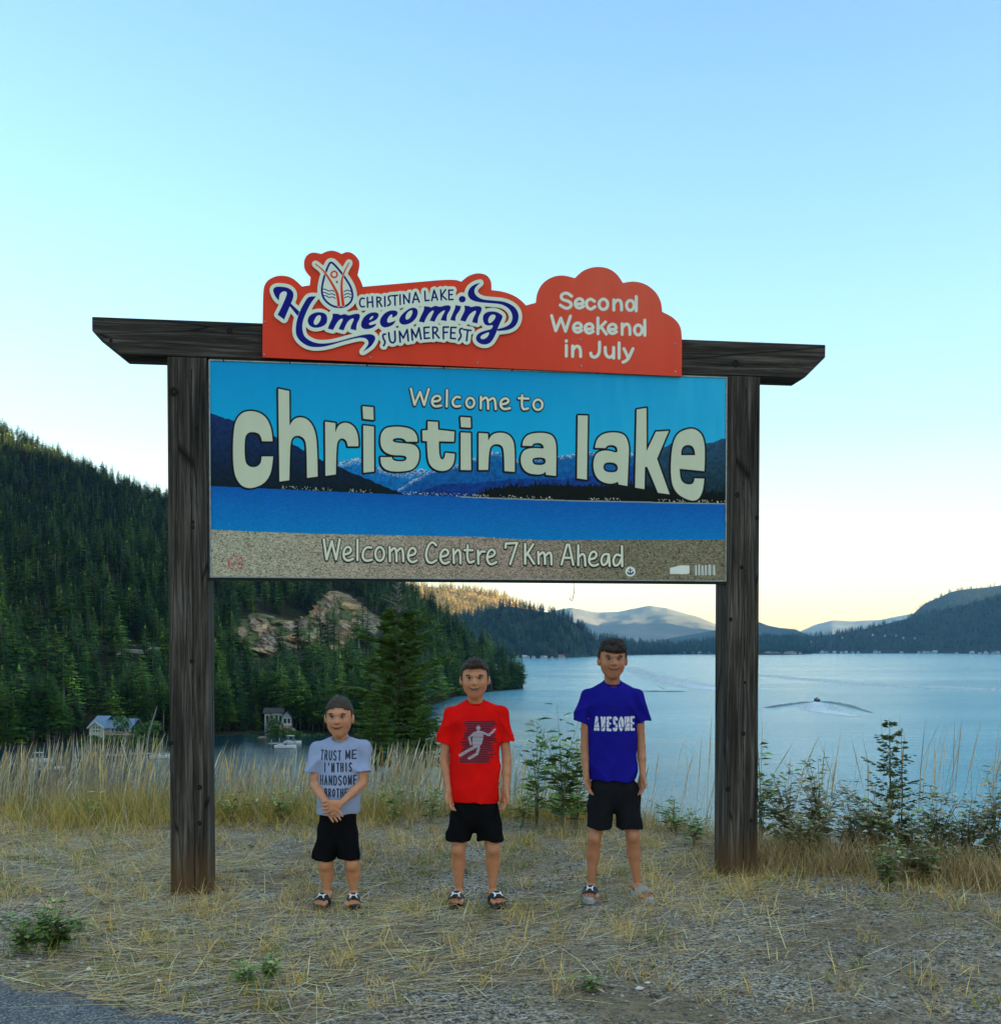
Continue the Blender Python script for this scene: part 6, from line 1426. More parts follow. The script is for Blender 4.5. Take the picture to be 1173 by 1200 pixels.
    for side, ((a0, a1), s) in enumerate(((cfg['sL'], -1), (cfg['sR'], 1))):
        if not cfg.get('panel'): break
        ex = (a0 if s < 0 else a1); c = ((a0 + a1) / 2 - cx) * S; r = (a1 - a0) / 2 * S; m = MB(); v = []; nseg = 7
        for i in range(nseg):
            zz = szh + .003 + (.115) * i / (nseg - 1); wdt = (.034 - .022 * i / (nseg - 1)); 
            for a in (0, .5, 1):
                an = math.pi + (-.05 + a * (wdt / r) * 1.1) if s < 0 else -(-.05 + a * (wdt / r) * 1.1); v.append((c + (r * 1.05 + .004) * math.cos(an), .008 + (-abs(math.sin(an))) * r * 1.08 - .002, zz))
        m.add(v, [(i * 3 + j, i * 3 + j + 1, i * 3 + j + 4, i * 3 + j + 3) for i in range(nseg - 1) for j in (0, 1)]); m.build('side_panel', cfg['panel'], qo, True)
    # --- slides
    for i, (b, fd, fs_, fl) in enumerate(feet):
        so_ = MB(); n = 24; c0 = b + fd * fl * .28; out = []
        for q in range(n):
            a = 2 * math.pi * q / n; u = math.cos(a); wv = math.sin(a) * fl * (.185 + .035 * u) ; out.append(c0 + fd * u * fl * .56 + fs_ * wv)
        v = [(p[0], p[1], -.008) for p in out] + [(p[0], p[1], .017) for p in out] + [(c0[0] + (p[0] - c0[0]) * .93, c0[1] + (p[1] - c0[1]) * .95, .024) for p in out]
        so_.add(v, [tuple(range(n - 1, -1, -1))] + [(k, (k + 1) % n, n + (k + 1) % n, n + k) for k in range(n)] + [(n + k, n + (k + 1) % n, 2 * n + (k + 1) % n, 2 * n + k) for k in range(n)] + [tuple(2 * n + k for k in range(n))])
        sole = so_.build('sandal', cfg['soles'][i], root, False)
        stp = MB(); na = 11; nb_ = 5; v = []
        hgt_s = .038 * k_ + .014
        for j in range(nb_):
            u = .30 + .28 * j / (nb_ - 1)
            for q in range(na):
                a = math.pi * q / (na - 1); w_ = fl * .215; p = b + fd * fl * u + fs_ * math.cos(a) * w_; v.append((p[0], p[1], .012 + hgt_s * (1.12 - .45 * j / (nb_ - 1)) * math.sin(a) ** .7))
        base_n = len(v); v2 = [(p[0], p[1], p[2] + .006) for p in v]
        f = [(j * na + q, j * na + q + 1, (j + 1) * na + q + 1, (j + 1) * na + q) for j in range(nb_ - 1) for q in range(na - 1)]
        ring = [j * na for j in range(nb_)]; stp.add(v + v2, f + [tuple(base_n + k for k in reversed(g)) for g in f] + [(q, q + 1, base_n + q + 1, base_n + q) for q in range(na - 1)] + [((nb_ - 1) * na + q + 1, (nb_ - 1) * na + q, base_n + (nb_ - 1) * na + q, base_n + (nb_ - 1) * na + q + 1) for q in range(na - 1)])
        stp.build('strap', cfg['straps'][i], sole, True)
        # the mark on the strap : two curved bars joined by a bridge
        lg = MB(); 
        def lift(u, w_): 
            p = b + fd * fl * u + fs_ * w_ * fl; a = math.acos(max(-1, min(1, w_ / .215))); j = (u - .30) / .28; return (p[0], p[1], .012 + hgt_s * (1.12 - .45 * j) * math.sin(a) ** .7 + .0095)
        ls = cfg.get('logo', 1.0)
        for s in (-1, 1):
            for q in range(6):
                u0 = .34 + .2 * q / 6; u1 = .34 + .2 * (q + 1) / 6; cu = lambda u: .045 + .55 * (u - .44) ** 2 * 6
                lg.add([lift(u0, s * cu(u0) * ls), lift(u0, s * (cu(u0) + .048) * ls), lift(u1, s * (cu(u1) + .048) * ls), lift(u1, s * cu(u1) * ls)], [(0, 1, 2, 3) if s < 0 else (3, 2, 1, 0)])
        lg.add([lift(.415, -.05 * ls), lift(.465, -.05 * ls), lift(.465, .05 * ls), lift(.415, .05 * ls)], [(0, 1, 2, 3)])
        if cfg['logos'][i]: lg.build('strap_mark', M_white, sole)
    return root

def uvb(px0, px1, py_top, py_bot):
    return lambda cx, fy, S: ((px0 - cx) * S, (px1 - cx) * S, (fy - py_bot) * S, (fy - py_top) * S)
# prints, drawn in the photograph's own coordinates on each chest
def paint1(c, al):
    F = crop(340, 800, 4.14); P = lambda x, y: (340 + x / 4.14, 800 + y / 4.14)
    sh = []
    for txt, x0, x1, y0, y1 in (("TRUST", 150, 256, 335, 385), ("ME", 274, 326, 334, 380), ("I'M", 166, 224, 394, 442), ("THIS", 232, 306, 394, 440), ("HANDSOME", 148, 328, 455, 505), ("BROTHER", 172, 306, 518, 562)):
        a = P(x0, y0); b = P(x1, y1); sh += words(txt, a[0], b[0], a[1], b[1], .80, .22)
    c.c[:] = (.018, .020, .032); al.fill(sh, (1, 1, 1), 0, .92)
img1 = print_img('grey_shirt_print', 384, 320, 372, 421, 876, 940, paint1)
def paint2(c, al):
    F = crop(500, 760, 3.75); c.c[:] = (.05, .03, .05)
    st_ = []
    rn = np.random.default_rng(4)
    for q in range(40):
        y = 320 + q * 4.6; a = 182 - 34 * (q / 40) + rn.normal(0, 8); b = 298 - 26 * (q / 40) ** 2 + rn.normal(0, 9); st_.append(SK(F, [(a, y), (b, y + rn.normal(0, 1))],   .62 + .30 * rn.random()))
    al.fill(st_, (1, 1, 1), 0, .85)
    X, Y = c.X, c.Y; stripe = (np.sin(Y * 3.1) > -.2)
    c.c[:] = np.where(stripe[..., None], np.array([.02, .012, .025]), np.array([.16, .05, .07]))
    runner = [PG(F, ell(228, 350, 10, 11, 10)), PG(F, [(210,364),(246,360),(252,385),(240,430),(206,438),(200,402)]), SK(F, [(244,368),(274,382),(300,358)], 1.25), SK(F, [(212,370),(188,392),(196,420)], 1.25), SK(F, [(214,432),(186,446),(148,470)], 1.7), SK(F, [(230,436),(222,462),(188,482)], 1.6)]
    c.fill(runner, (.55, .50, .52)); w = (np.sin(Y * 4.0) > .25) & (c.c[..., 0] > .3); c.c[w] = (.12, .07, .12); al.fill(runner, (1, 1, 1), 0, .9)
img2 = print_img('red_shirt_print', 384, 384, 534, 586, 838, 898, paint2)
def paint3(c, al):
    F = crop(650, 740, 3.53); c.c[:] = (.66, .66, .70)
    a = (650 + 160 / 3.53, 740 + 365 / 3.53); b = (650 + 330 / 3.53, 740 + 425 / 3.53)
    sh = words('AWESOME', a[0], b[0], a[1], b[1], 1.45, .14); al.fill(sh, (1, 1, 1)); 
    crk = [SK(F, [(165, 400), (185, 372), (190, 420), (212, 380)], .35), SK(F, [(215, 395), (245, 405), (260, 372), (275, 415), (300, 388), (325, 402)], .35), SK(F, [(160, 412), (330, 408)], .25), SK(F, [(228, 420), (240, 370)], .3), SK(F, [(285, 424), (292, 372)], .3)]
    c.fill(crk, (.03, .03, .2))
    sh2 = [ST(F, [(222, 318), (240, 306), (258, 318)], .5), ST(F, [(228, 330), (240, 340), (254, 330)], .5), SK(F, [(236, 312), (244, 334)], .5)]
    al.fill(sh2, (1, 1, 1), 0, .25); c.fill(sh2, (.02, .04, .10), .3)
img3 = print_img('blue_shirt_print', 384, 384, 690, 748, 820, 865, paint3)

M_black_cloth = fabric('black_jersey', (.006, .006, .007)); M_dark_cloth = fabric('charcoal_jersey', (.012, .012, .014)); M_grey_panel = fabric('grey_panel', (.16, .17, .19))
SK1 = (.56, .245, .125)
boy(dict(label='smallest boy in a light grey shirt with black lettering, hands clasped in front', Y=5.62, cx=397, seed=1, head=(820, 869, 397.5), hw=30, neck=(398, 868), shL=(370, 880), shR=(426, 878), hip=975, clasp=True, arm=.028, leg=.047,
    elL=(369, 923, -.01), elR=(424, 921, -.01), wrL=(386, 940, -.125), wrR=(403, 941, -.130), hdL=(401, 960, -.125), hdR=(381, 945, -.150), hpL=(386, 976), hpR=(404, 976), knL=(381, 1017), knR=(412, 1017), anL=(381, 1050), anR=(412, 1049), ftL=(375, 1066), ftR=(416, 1062), fl=.185,
    skin=SK1, hair=hair_mat('brown_buzz_hair', (.045, .028, .017)), hair_t=.010, hairline=.47, hair_n=.0022, strands=0, sl=.006, comb=(0, -.2, 0), smile=.08,
    shirt=(368.5, 420.5, 957), slL=(364, 909), slR=(426, 907), slr=9.3, shirt_mat=lambda f, S: fabric('light_grey_cotton', (.31, .36, .52), img1), _uv=uvb(372, 421, 876, 940), collar=fabric('grey_rib', (.27, .31, .41)), depth=.10,
    sh_hem=1011, sL=(363.5, 392), sR=(394, 422), shorts_mat=M_black_cloth, panel=M_grey_panel, soles=(M_slide, M_slide), straps=(M_slide, M_slide), logos=(1, 1), logo=1.1))
boy(dict(label='boy in a red shirt with a printed player, standing in the middle', Y=5.70, cx=557, seed=2, head=(774, 822, 556.5), hw=30.5, neck=(557, 823), shL=(527.5, 837), shR=(588, 836), hip=950, arm=.0285, leg=.048,
    elL=(520, 893, .02), elR=(594, 893, .02), wrL=(525.5, 926, -.02), wrR=(593, 926, -.02), hdL=(532, 952, -.03), hdR=(588.5, 951, -.03), hpL=(543, 955), hpR=(570, 955), knL=(536.5, 998), knR=(577.5, 997), anL=(537, 1043), anR=(577, 1043), ftL=(533, 1064), ftR=(587, 1062), fl=.21,
    skin=(.54, .23, .115), hair=hair_mat('dark_brown_hair', (.036, .022, .014)), hair_t=.014, hairline=.57, hair_n=.0026, strands=90, sl=.006, comb=(.8, -.4, .1), smile=.10, tufts=[(-.25, -.98, .74, .5, .30, .17), (.25, -.95, .78, .45, .32, .17), (0, -.75, .92, .6, .5, .14)],
    shirt=(525.5, 584.5, 941), slL=(519.5, 873), slR=(594.5, 871), slr=9.2, shirt_mat=lambda f, S: fabric('red_cotton', (.78, .008, .006), img2), _uv=uvb(534, 586, 838, 898), collar=fabric('red_rib', (.66, .008, .006)), depth=.108,
    sh_hem=987, sL=(521.5, 551), sR=(559.5, 591), shorts_mat=M_black_cloth, soles=(M_slide, M_slide), straps=(M_slide, M_slide), logos=(1, 1), logo=1.15))
boy(dict(label='tallest boy in a royal blue shirt with white lettering, standing on the right', Y=5.77, cx=718, seed=3, head=(756, 802, 717.5), hw=30.5, neck=(718, 804), shL=(688.5, 819), shR=(748, 819), hip=930, arm=.0285, leg=.048,
    elL=(686, 880, .02), elR=(752, 880, .02), wrL=(686.5, 913, -.02), wrR=(753, 913, -.02), hdL=(693, 937, -.03), hdR=(748.5, 937, -.03), hpL=(705, 935), hpR=(736, 935), knL=(697, 988), knR=(742, 986), anL=(694, 1042), anR=(748, 1036), ftL=(689, 1062), ftR=(758, 1054), fl=.225,
    skin=(.46, .19, .095), hair=hair_mat('dark_curly_hair', (.028, .018, .013)), hair_t=.014, hairline=.58, hair_n=.0048, strands=300, sl=.009, comb=(.9, -.7, -.5), smile=.10,
    tufts=[(-.35, -.95, .66, .42, .34, .20), (.15, -1.05, .60, .45, .32, .22), (.62, -.80, .62, .32, .35, .22), (0, -.4, 1.0, .75, .7, .16), (-.5, -.2, .85, .4, .5, .2), (.35, -.95, .80, .4, .4, .2), (-.1, -.9, .92, .2, .25, .12), (.3, -.6, 1.04, .22, .25, .12), (-.45, -.7, .90, .2, .25, .13), (.7, -.4, .85, .2, .3, .14), (-.75, -.35, .72, .2, .3, .15)],
    shirt=(689.5, 747.5, 919), slL=(680, 852), slR=(755, 851), slr=10.0, shirt_mat=lambda f, S: fabric('royal_blue_cotton', (.012, .010, .23), img3), _uv=uvb(690, 748, 820, 865), collar=fabric('blue_rib', (.008, .012, .25)), depth=.108,
    sh_hem=976, sL=(687.5, 718), sR=(722.5, 753), shorts_mat=M_dark_cloth, soles=(M_sole2, M_sole2), straps=(M_slide, M_tan), logos=(1, 0), logo=.8))

# ================================================================ SHORE HOUSES, DOCKS, BOATS
M_cream = simple('cream_siding', (.44, .42, .32), .7, var=.05); M_bluer = simple('blue_grey_metal_roof', (.10, .17, .26), .4, .5, .1); M_glass = simple('dark_window_glass', (.012, .016, .02), .08, .7, .05); M_trimw = simple('white_trim', (.50, .50, .46), .6, var=.04)
M_deckw = simple('deck_wood', (.36, .29, .19), .8); M_dock = simple('dock_planks', (.26, .25, .23), .85); M_hullw = simple('white_hull', (.72, .73, .74), .35, .5, .04); M_tarp = simple('grey_canopy', (.45, .46, .48), .7); M_chim = simple('chimney_stone', (.05, .045, .045), .9)
M_rock = simple('brown_rock', (.22, .15, .09), .95, .1, .5, 1.2, .6); M_foliage = attr_mat('shore_foliage', .7, .2)
def wall_gable(m, x0, x1, y0, y1, z0, z1, apex, axis='x'):
    """box with a gabled top; ridge runs along y when axis == 'x' (gable faces the viewer)"""
    m.box((x0, y0, z0), (x1, y1, z1))
    if axis == 'x': xm = (x0 + x1) / 2; m.add([(x0, y0, z1), (x1, y0, z1), (xm, y0, apex), (x0, y1, z1), (x1, y1, z1), (xm, y1, apex)], [(0, 1, 2), (3, 5, 4), (0, 2, 5, 3), (1, 4, 5, 2)])
    else: ym = (y0 + y1) / 2; m.add([(x0, y0, z1), (x0, y1, z1), (x0, ym, apex), (x1, y0, z1), (x1, y1, z1), (x1, ym, apex)], [(0, 2, 1), (3, 4, 5), (0, 3, 5, 2), (1, 2, 5, 4)])
def roof_slabs(m, x0, x1, y0, y1, z1, apex, axis='x', ov=.5, th=.16):
    if axis == 'x':
        xm = (x0 + x1) / 2; sl = (apex - z1) / (xm - x0)
        for s, xe in ((-1, x0 - ov), (1, x1 + ov)):
            ze = z1 - ov * sl; m.add([(xe, y0 - ov, ze), (xm, y0 - ov, apex + .02), (xm, y1 + ov, apex + .02), (xe, y1 + ov, ze), (xe, y0 - ov, ze + th), (xm, y0 - ov, apex + th + .02), (xm, y1 + ov, apex + th + .02), (xe, y1 + ov, ze + th)], [(0, 1, 2, 3), (4, 7, 6, 5), (0, 4, 5, 1), (1, 5, 6, 2), (2, 6, 7, 3), (3, 7, 4, 0)])
    else:
        ym = (y0 + y1) / 2; sl = (apex - z1) / (ym - y0)
        for ye in (y0 - ov, y1 + ov):
            ze = z1 - ov * sl; m.add([(x0 - ov, ye, ze), (x1 + ov, ye, ze), (x1 + ov, ym, apex + .02), (x0 - ov, ym, apex + .02), (x0 - ov, ye, ze + th), (x1 + ov, ye, ze + th), (x1 + ov, ym, apex + th + .02), (x0 - ov, ym, apex + th + .02)], [(0, 1, 2, 3), (4, 7, 6, 5), (0, 4, 5, 1), (1, 5, 6, 2), (2, 6, 7, 3), (3, 7, 4, 0)])
def window(x0, x1, z0, z1, y, parent):
    f = MB(); t_ = .09
    for a, b, c, d in ((x0 - t_, x1 + t_, z1, z1 + t_), (x0 - t_, x1 + t_, z0 - t_, z0), (x0 - t_, x0, z0, z1), (x1, x1 + t_, z0, z1)): f.box((a, y - .05, c), (b, y + .02, d))
    fo = f.build('window', M_trimw, parent); p = MB(); p.box((x0, y - .02, z0), (x1, y + .01, z1)); p.build('pane', M_glass, fo)
# cream house on the left shore
Y1 = 262.0; k1 = Y1 / FPX; hb = z_at(869, Y1); Xc = px_at(113, Y1)
P1 = lambda px: (px - 113) * k1; Z1 = lambda py: (869 - py) * k1
hs_ = empty('lake_house', (Xc, Y1, hb), R(-8)); tag(hs_, 'cream lake house with a blue metal roof among the trees on the left shore', 'house')
m = MB(); wall_gable(m, P1(103), P1(121), 0, 7, -3, Z1(853), Z1(846.5)); m.box((P1(96.5), 3, -3), (P1(103) - .01, 9, Z1(851))); m.box((P1(121) + .01, 2.2, -3), (P1(150), 9, Z1(854))); m.build('wall', M_cream, hs_)
m = MB(); roof_slabs(m, P1(103), P1(121), 0, 7, Z1(853), Z1(846.5)); m.build('roof', M_bluer, hs_)
m = MB(); roof_slabs(m, P1(121) + .4, P1(149.5), 2.2, 9, Z1(853.5), Z1(844.5), 'y', .5); m.build('roof', M_bluer, hs_)
m = MB(); roof_slabs(m, P1(97), P1(103) + 2, 3, 11, Z1(850.8), Z1(842), 'y', .3); m.build('roof', M_bluer, hs_)
m = MB(); m.box((P1(128.5), 4.6, Z1(853)), (P1(131.5), 6, Z1(842.5))); m.build('chimney', M_chim, hs_)
for (a, b) in ((103.0, 112.2), (112.2, 123.2)):
    m = MB(); za, zb_ = (Z1(853.6), Z1(845.6)) if a < 110 else (Z1(845.6), Z1(853.2)); x0_, x1_ = P1(a - 1.4), P1(b)
    m.add([(x0_, -.62, za - .2), (x1_, -.62, zb_ - .2), (x1_, -.5, zb_ - .2), (x0_, -.5, za - .2), (x0_, -.62, za + .22), (x1_, -.62, zb_ + .22), (x1_, -.5, zb_ + .22), (x0_, -.5, za + .22)], [(0, 1, 5, 4), (1, 2, 6, 5), (2, 3, 7, 6), (3, 0, 4, 7), (4, 5, 6, 7), (3, 2, 1, 0)]); m.build('barge_board', M_trimw, hs_)
for x in (108.6, 111.9, 115.0):
    for (a, b) in ((851.6, 854.4), (855.6, 858.2), (862.2, 866.0)): window(P1(x), P1(x + 1.5), Z1(b), Z1(a), -.02, hs_)
for x in (126, 130.5, 135, 140, 144.5): window(P1(x), P1(x + 3), Z1(859.3), Z1(855), 2.18, hs_)
for x in (127, 133, 139): window(P1(x), P1(x + 3.4), Z1(867), Z1(862.5), 2.18, hs_)
m = MB(); m.box((P1(122), -.4, Z1(861.4)), (P1(154), 2.1, Z1(860.6))); m.build('deck', M_deckw, hs_)
m = MB()
for i in range(17): m.box((P1(122.2 + i * 1.95) , -.38, Z1(860.55)), (P1(122.2 + i * 1.95) + .07, -.32, Z1(857.9)))
m.box((P1(122), -.42, Z1(857.9)), (P1(154), -.30, Z1(857.4)))
for i in range(4): m.box((P1(123 + i * 9.8), -.36, Z1(868.8)), (P1(123 + i * 9.8) + .16, -.2, Z1(861.45)))
m.build('railing', M_deckw, hs_)
# second, mostly hidden white house
Y2 = 295.0; k2 = Y2 / FPX; P2 = lambda px: (px - 325) * k2; Z2 = lambda py: (853 - py) * k2
h2_ = empty('lake_house', (px_at(325, Y2), Y2, z_at(853, Y2)), R(6)); tag(h2_, 'white gabled lake house half hidden by trees above the dock', 'house')
m = MB(); wall_gable(m, P2(330), P2(341), 0, 6, -2.5, Z2(841), Z2(834)); m.box((P2(309), 2, -2.5), (P2(330) - .01, 7, Z2(836))); m.build('wall', simple('grey_white_siding', (.30, .31, .29), .7), h2_)
m = MB(); roof_slabs(m, P2(330), P2(341), 0, 6, Z2(841), Z2(834)); roof_slabs(m, P2(308.5), P2(330), 2, 7, Z2(836), Z2(831.5), 'y', .4); m.build('roof', M_chim, h2_)
for (a, b, c, d, y) in ((310.5, 313.5, 847, 839, 1.98), (316, 319, 847, 839, 1.98), (321.5, 324.5, 847, 839, 1.98), (326, 328.5, 847, 839, 1.98), (332, 335, 848, 842.5, -.02), (336.5, 339.5, 848, 842.5, -.02)): window(P2(a), P2(b), Z2(c), Z2(d), y, h2_)
m = MB(); m.box((P2(318), -1.6, Z2(850.2)), (P2(342), 1.9, Z2(849.4))); m.build('deck', M_trimw, h2_)
# rocks under it
def rocks(name, cx, cy, Y, n, spread, r, label, seed, cols=None):
    rng = np.random.default_rng(seed); bm = bmesh.new()
    bmesh.ops.create_icosphere(bm, subdivisions=3, radius=1.0)
    for v in bm.verts:
        p = v.co; s = 1 + .35 * mnoise.noise(p * 1.6 + Vector((seed, 0, 0))) + .16 * mnoise.noise(p * 4 + Vector((0, seed, 0))); v.co = Vector((p.x * r * 1.5, p.y * r * .9, p.z * r * .8)) * s
    me = bpy.data.meshes.new(name); bm.to_mesh(me); bm.free(); me.materials.append(M_rock); o = bpy.data.objects.new(name, me); link(o); o.location = (px_at(cx, Y), Y, z_at(cy, Y)); tag(o, label, 'rock', 'boulders below the white house'); return o
rocks('boulder', 331, 858, 288, 1, 0, 2.3, 'large brown boulder on the bank just under the white house', 5); rocks('boulder', 337, 865, 285, 1, 0, 1.6, 'pale brown boulder at the water under the white house', 6); rocks('boulder', 306, 870, 279, 1, 0, 1.8, 'reddish brown boulder at the left end of the dock below the white house', 7); rocks('boulder', 324, 864, 286, 1, 0, 1.5, 'smaller boulder left of the large one below the white house', 8)

def dock(px0, px1, py, posts, label, seed, rail=False, D=3.2):
    Y = ywater(py) - 1; root = empty('dock', (px_at((px0 + px1) / 2, Y), Y, LAKE_Z)); k = Y / FPX; w = (px1 - px0) / 2 * k; n = max(6, int(2 * w / .5))
    m = MB()
    for i in range(n): x = -w + 2 * w * i / n; m.box((x, 0, .42), (x + 2 * w / n - .05, D, .52))
    o = m.build('decking', M_dock, root); tag(o, kind='stuff')
    for i in range(posts):
        m = MB(); x = -w + 2 * w * (i + .5) / posts; h = 1.2 + .9 * ((i * 7 + seed) % 3) / 2; m.tube([(x, -.15, -1.2), (x, -.15, h)], .14, 8); m.build('pile', M_dead, root, True)
    tag(root, label, 'dock', 'docks on the left shore'); return root, k, w
def boat(px, py, L, rz, label, cat='boat', cover=True, H=.75, group='boats moored at the left shore', mat=None):
    Y = ywater(py); root = empty('motor_boat', (px_at(px, Y), Y, LAKE_Z), rz); n = 9; secs = []
    for i in range(n):
        u = i / (n - 1); wd = L * .17 * (1 if u < .55 else max(.02, 1 - ((u - .55) / .45) ** 1.8)); sh = H * (.85 + .25 * u * u); secs.append([(-L / 2 + L * u, -wd, sh), (-L / 2 + L * u, -wd * .75, .05 + .2 * max(0, u - .6)), (-L / 2 + L * u, 0, -.25 + .5 * max(0, u - .7)), (-L / 2 + L * u, wd * .75, .05 + .2 * max(0, u - .6)), (-L / 2 + L * u, wd, sh)])
    v = [p for s in secs for p in s]; f = [(i * 5 + j, (i + 1) * 5 + j, (i + 1) * 5 + j + 1, i * 5 + j + 1) for i in range(n - 1) for j in range(4)] + [(0, 1, 2, 3, 4)]
    f += [(i * 5 + 4, (i + 1) * 5 + 4, (i + 1) * 5, i * 5) for i in range(n - 1)]
    o = mesh_obj('hull', v, f, mat or M_hullw, root)
    m = MB(); m.add([(-L * .02, -L * .12, H * .95), (-L * .02, L * .12, H * .95), (L * .06, -L * .10, H * .98), (L * .06, L * .10, H * .98), (-L * .02, -L * .10, H * 1.7), (-L * .02, L * .10, H * 1.7)], [(2, 3, 5, 4), (0, 2, 4), (1, 5, 3)]); m.build('windscreen', M_glass, root)
    m = MB(); m.box((-L / 2 - .35, -.2, 0), (-L / 2 + .02, .2, H * 1.25)); m.build('outboard_motor', M_chim, root)
    m = MB(); m.box((-L * .38, -L * .10, H * .9), (-L * .12, L * .10, H * 1.2)); m.build('seat', M_tarp, root)
    if cover:
        m = MB()
        for (a, b) in ((-.3, -.11), (-.3, .11), (.02, -.11), (.02, .11)): m.tube([(L * a, L * b, H * .9), (L * a, L * b, H * 2.7)], .03, 5)
        m.box((-L * .34, -L * .14, H * 2.7), (L * .06, L * .14, H * 2.85)); m.build('canopy', M_tarp, root)
    tag(root, label, cat, group); return root
dock(148, 200, 886.5, 6, 'long grey dock on tall piles beside the left post of the sign', 1); dock(118, 142, 888, 3, 'short low dock below the cream house', 2); dock(36, 66, 905, 3, 'small dock seen through the tall grass at the far left', 5); dock(313, 350, 874, 4, 'grey dock below the white house', 4)
boat(191, 889, 6.0, R(3), 'white motor boat moored at the long dock by the left post', cover=False); boat(48, 893.5, 5.0, R(6), 'white boat with a canopy seen through the grass at the far left'); boat(62, 903, 4.6, R(-4), 'low white boat nearest the viewer behind the grass at the far left', cover=False)
boat(334, 877, 5.4, R(4), 'white motor boat tied in front of the dock below the white house', cover=False); boat(343, 872, 4.6, R(-10), 'boat with a pale canopy at the right end of the dock below the white house')
# broadleaf bushes on the shore
def bush(px, py, Y, w, h, label, seed, cols=((.05, .11, .025), (.08, .15, .035), (.03, .07, .02)), nl=1500):
    rng = np.random.default_rng(seed); root = empty('shore_bush', (px_at(px, Y), Y, z_at(py, Y))); n = nl
    lobes = rng.normal(0, .42, (9, 3)) * (w * .7, w * .5, 0) + np.stack([np.zeros(9), np.zeros(9), rng.random(9) * h * .7], 1)
    c = lobes[rng.integers(0, 9, n)]; d = rng.normal(0, 1, (n, 3)); d /= np.linalg.norm(d, axis=1)[:, None]; P = c + d * np.array([w * .27, w * .25, h * .25]) * (.6 + .5 * rng.random((n, 1))); P[:, 2] = np.abs(P[:, 2])
    s = w * .05 * (.6 + .8 * rng.random(n)); a = rng.normal(0, 1, (n, 3)); a /= np.linalg.norm(a, axis=1)[:, None]; b = np.cross(a, rng.normal(0, 1, (n, 3))); b /= np.linalg.norm(b, axis=1)[:, None]
    V = np.stack([P - a * s[:, None], P + b * s[:, None] * .6, P + a * s[:, None], P - b * s[:, None] * .6], 1).reshape(-1, 3); C = np.repeat(colmix(n, rng, cols, [1] * len(cols)), 4, 0)
    np_mesh('crown', V, np.arange(n * 4).reshape(-1, 4), M_foliage, root, False, C); t_ = MB()
    for q in range(4): t_.tube([(0, 0, -.5), (w * .2 * math.cos(q * 1.7), w * .2 * math.sin(q * 1.7), h * .6)], [w * .02, w * .008], 5)
    t_.build('trunk', M_bark, root); tag(root, label, 'bush', 'bushes along the left shore'); return root
bush(106, 874, 258, 4.5, 3.0, 'green bush under the gable of the cream house', 11); bush(128, 877, 256, 6.5, 3.6, 'wide green bush below the deck of the cream house', 12); bush(152, 877, 258, 6.5, 4.4, 'round green bush right of the cream house', 13); bush(175, 880, 256, 6, 3.6, 'green bush above the long dock by the left post', 14); bush(158, 862, 264, 7.5, 7.5, 'tall pale green leafy tree right of the cream house', 15, ((.06, .15, .03), (.10, .19, .045), (.04, .10, .02)), 2200)
bush(319, 865, 284, 5, 7.5, 'tall leafy tree standing in front of the white house', 19); bush(334, 866, 284, 5, 3.5, 'green bush under the gable end of the white house', 20); bush(298, 872, 283, 4, 3.0, 'green bush at the left end of the rocks below the white house', 16); bush(352, 872, 285, 6, 4, 'bright green bush right of the white house dock', 17, ((.07, .16, .03), (.10, .2, .05))); bush(372, 874, 285, 6, 4, 'green bush behind the small boy on the shore', 18)
def snag(px0, py0, px1, py1, Y, r, label, i):
    x0, z0_ = px_at(px0, Y), z_at(py0, Y); x1, z1_ = px_at(px1, Y), z_at(py1, Y); root = empty('dead_tree', (x0, Y, z0_)); m = MB(); dx, dz = x1 - x0, z1_ - z0_
    m.tube([(0, 0, -1), (dx * .3, .1, dz * .32), (dx * .65, 0, dz * .66), (dx, 0, dz)], [r, r * .85, r * .6, r * .2], 7); m.build('trunk', M_dead, root, True)
    m = MB(); rng = np.random.default_rng(i)
    for q in range(10): u = .35 + .6 * q / 10; a = rng.random() * 6.28; l = 1.4 * rng.random() + .5; m.tube([(dx * u, 0, dz * u), (dx * u + math.cos(a) * l, math.sin(a) * l, dz * u + .2 * l)], [.06, .015], 4)
    o = m.build('branch', M_dead, root, True); o['kind'] = 'stuff'; tag(root, label, 'dead tree')
snag(171, 868, 184, 828, 254, .30, 'leaning dead grey tree trunk between the cream house and the left post', 3); snag(29, 850, 37, 810, 262, .2, 'slim pale bare trunk at the far left of the hillside', 4)
# houses along the far shores : tiny, still things
def cottage(px, py, Y, w, i, label, group, wallm, roofm):
    k = Y / FPX; z = z_at(py, Y); root = empty('shore_cottage', (px_at(px, Y), Y, z), R((i * 37) % 50 - 25)); W2_ = w * k / 2; h = W2_ * .75
    m = MB(); wall_gable(m, -W2_, W2_, 0, W2_ * 1.4, -4, h, h + W2_ * .55, 'x' if i % 3 == 0 else 'y'); m.build('wall', wallm, root)
    m = MB(); roof_slabs(m, -W2_, W2_, 0, W2_ * 1.4, h, h + W2_ * .55, 'x' if i % 3 == 0 else 'y', .6, .3); m.build('roof', roofm, root)
    tag(root, label, 'house', group)
M_w1 = simple('pale_walls', (.40, .39, .36), .7, var=.05); M_w2 = simple('tan_walls', (.42, .34, .25), .7, var=.05); M_r1 = simple('grey_roof', (.18, .19, .21), .6); M_r2 = simple('brown_roof', (.10, .07, .06), .7); M_r3 = simple('red_brown_roof', (.28, .10, .08), .7)
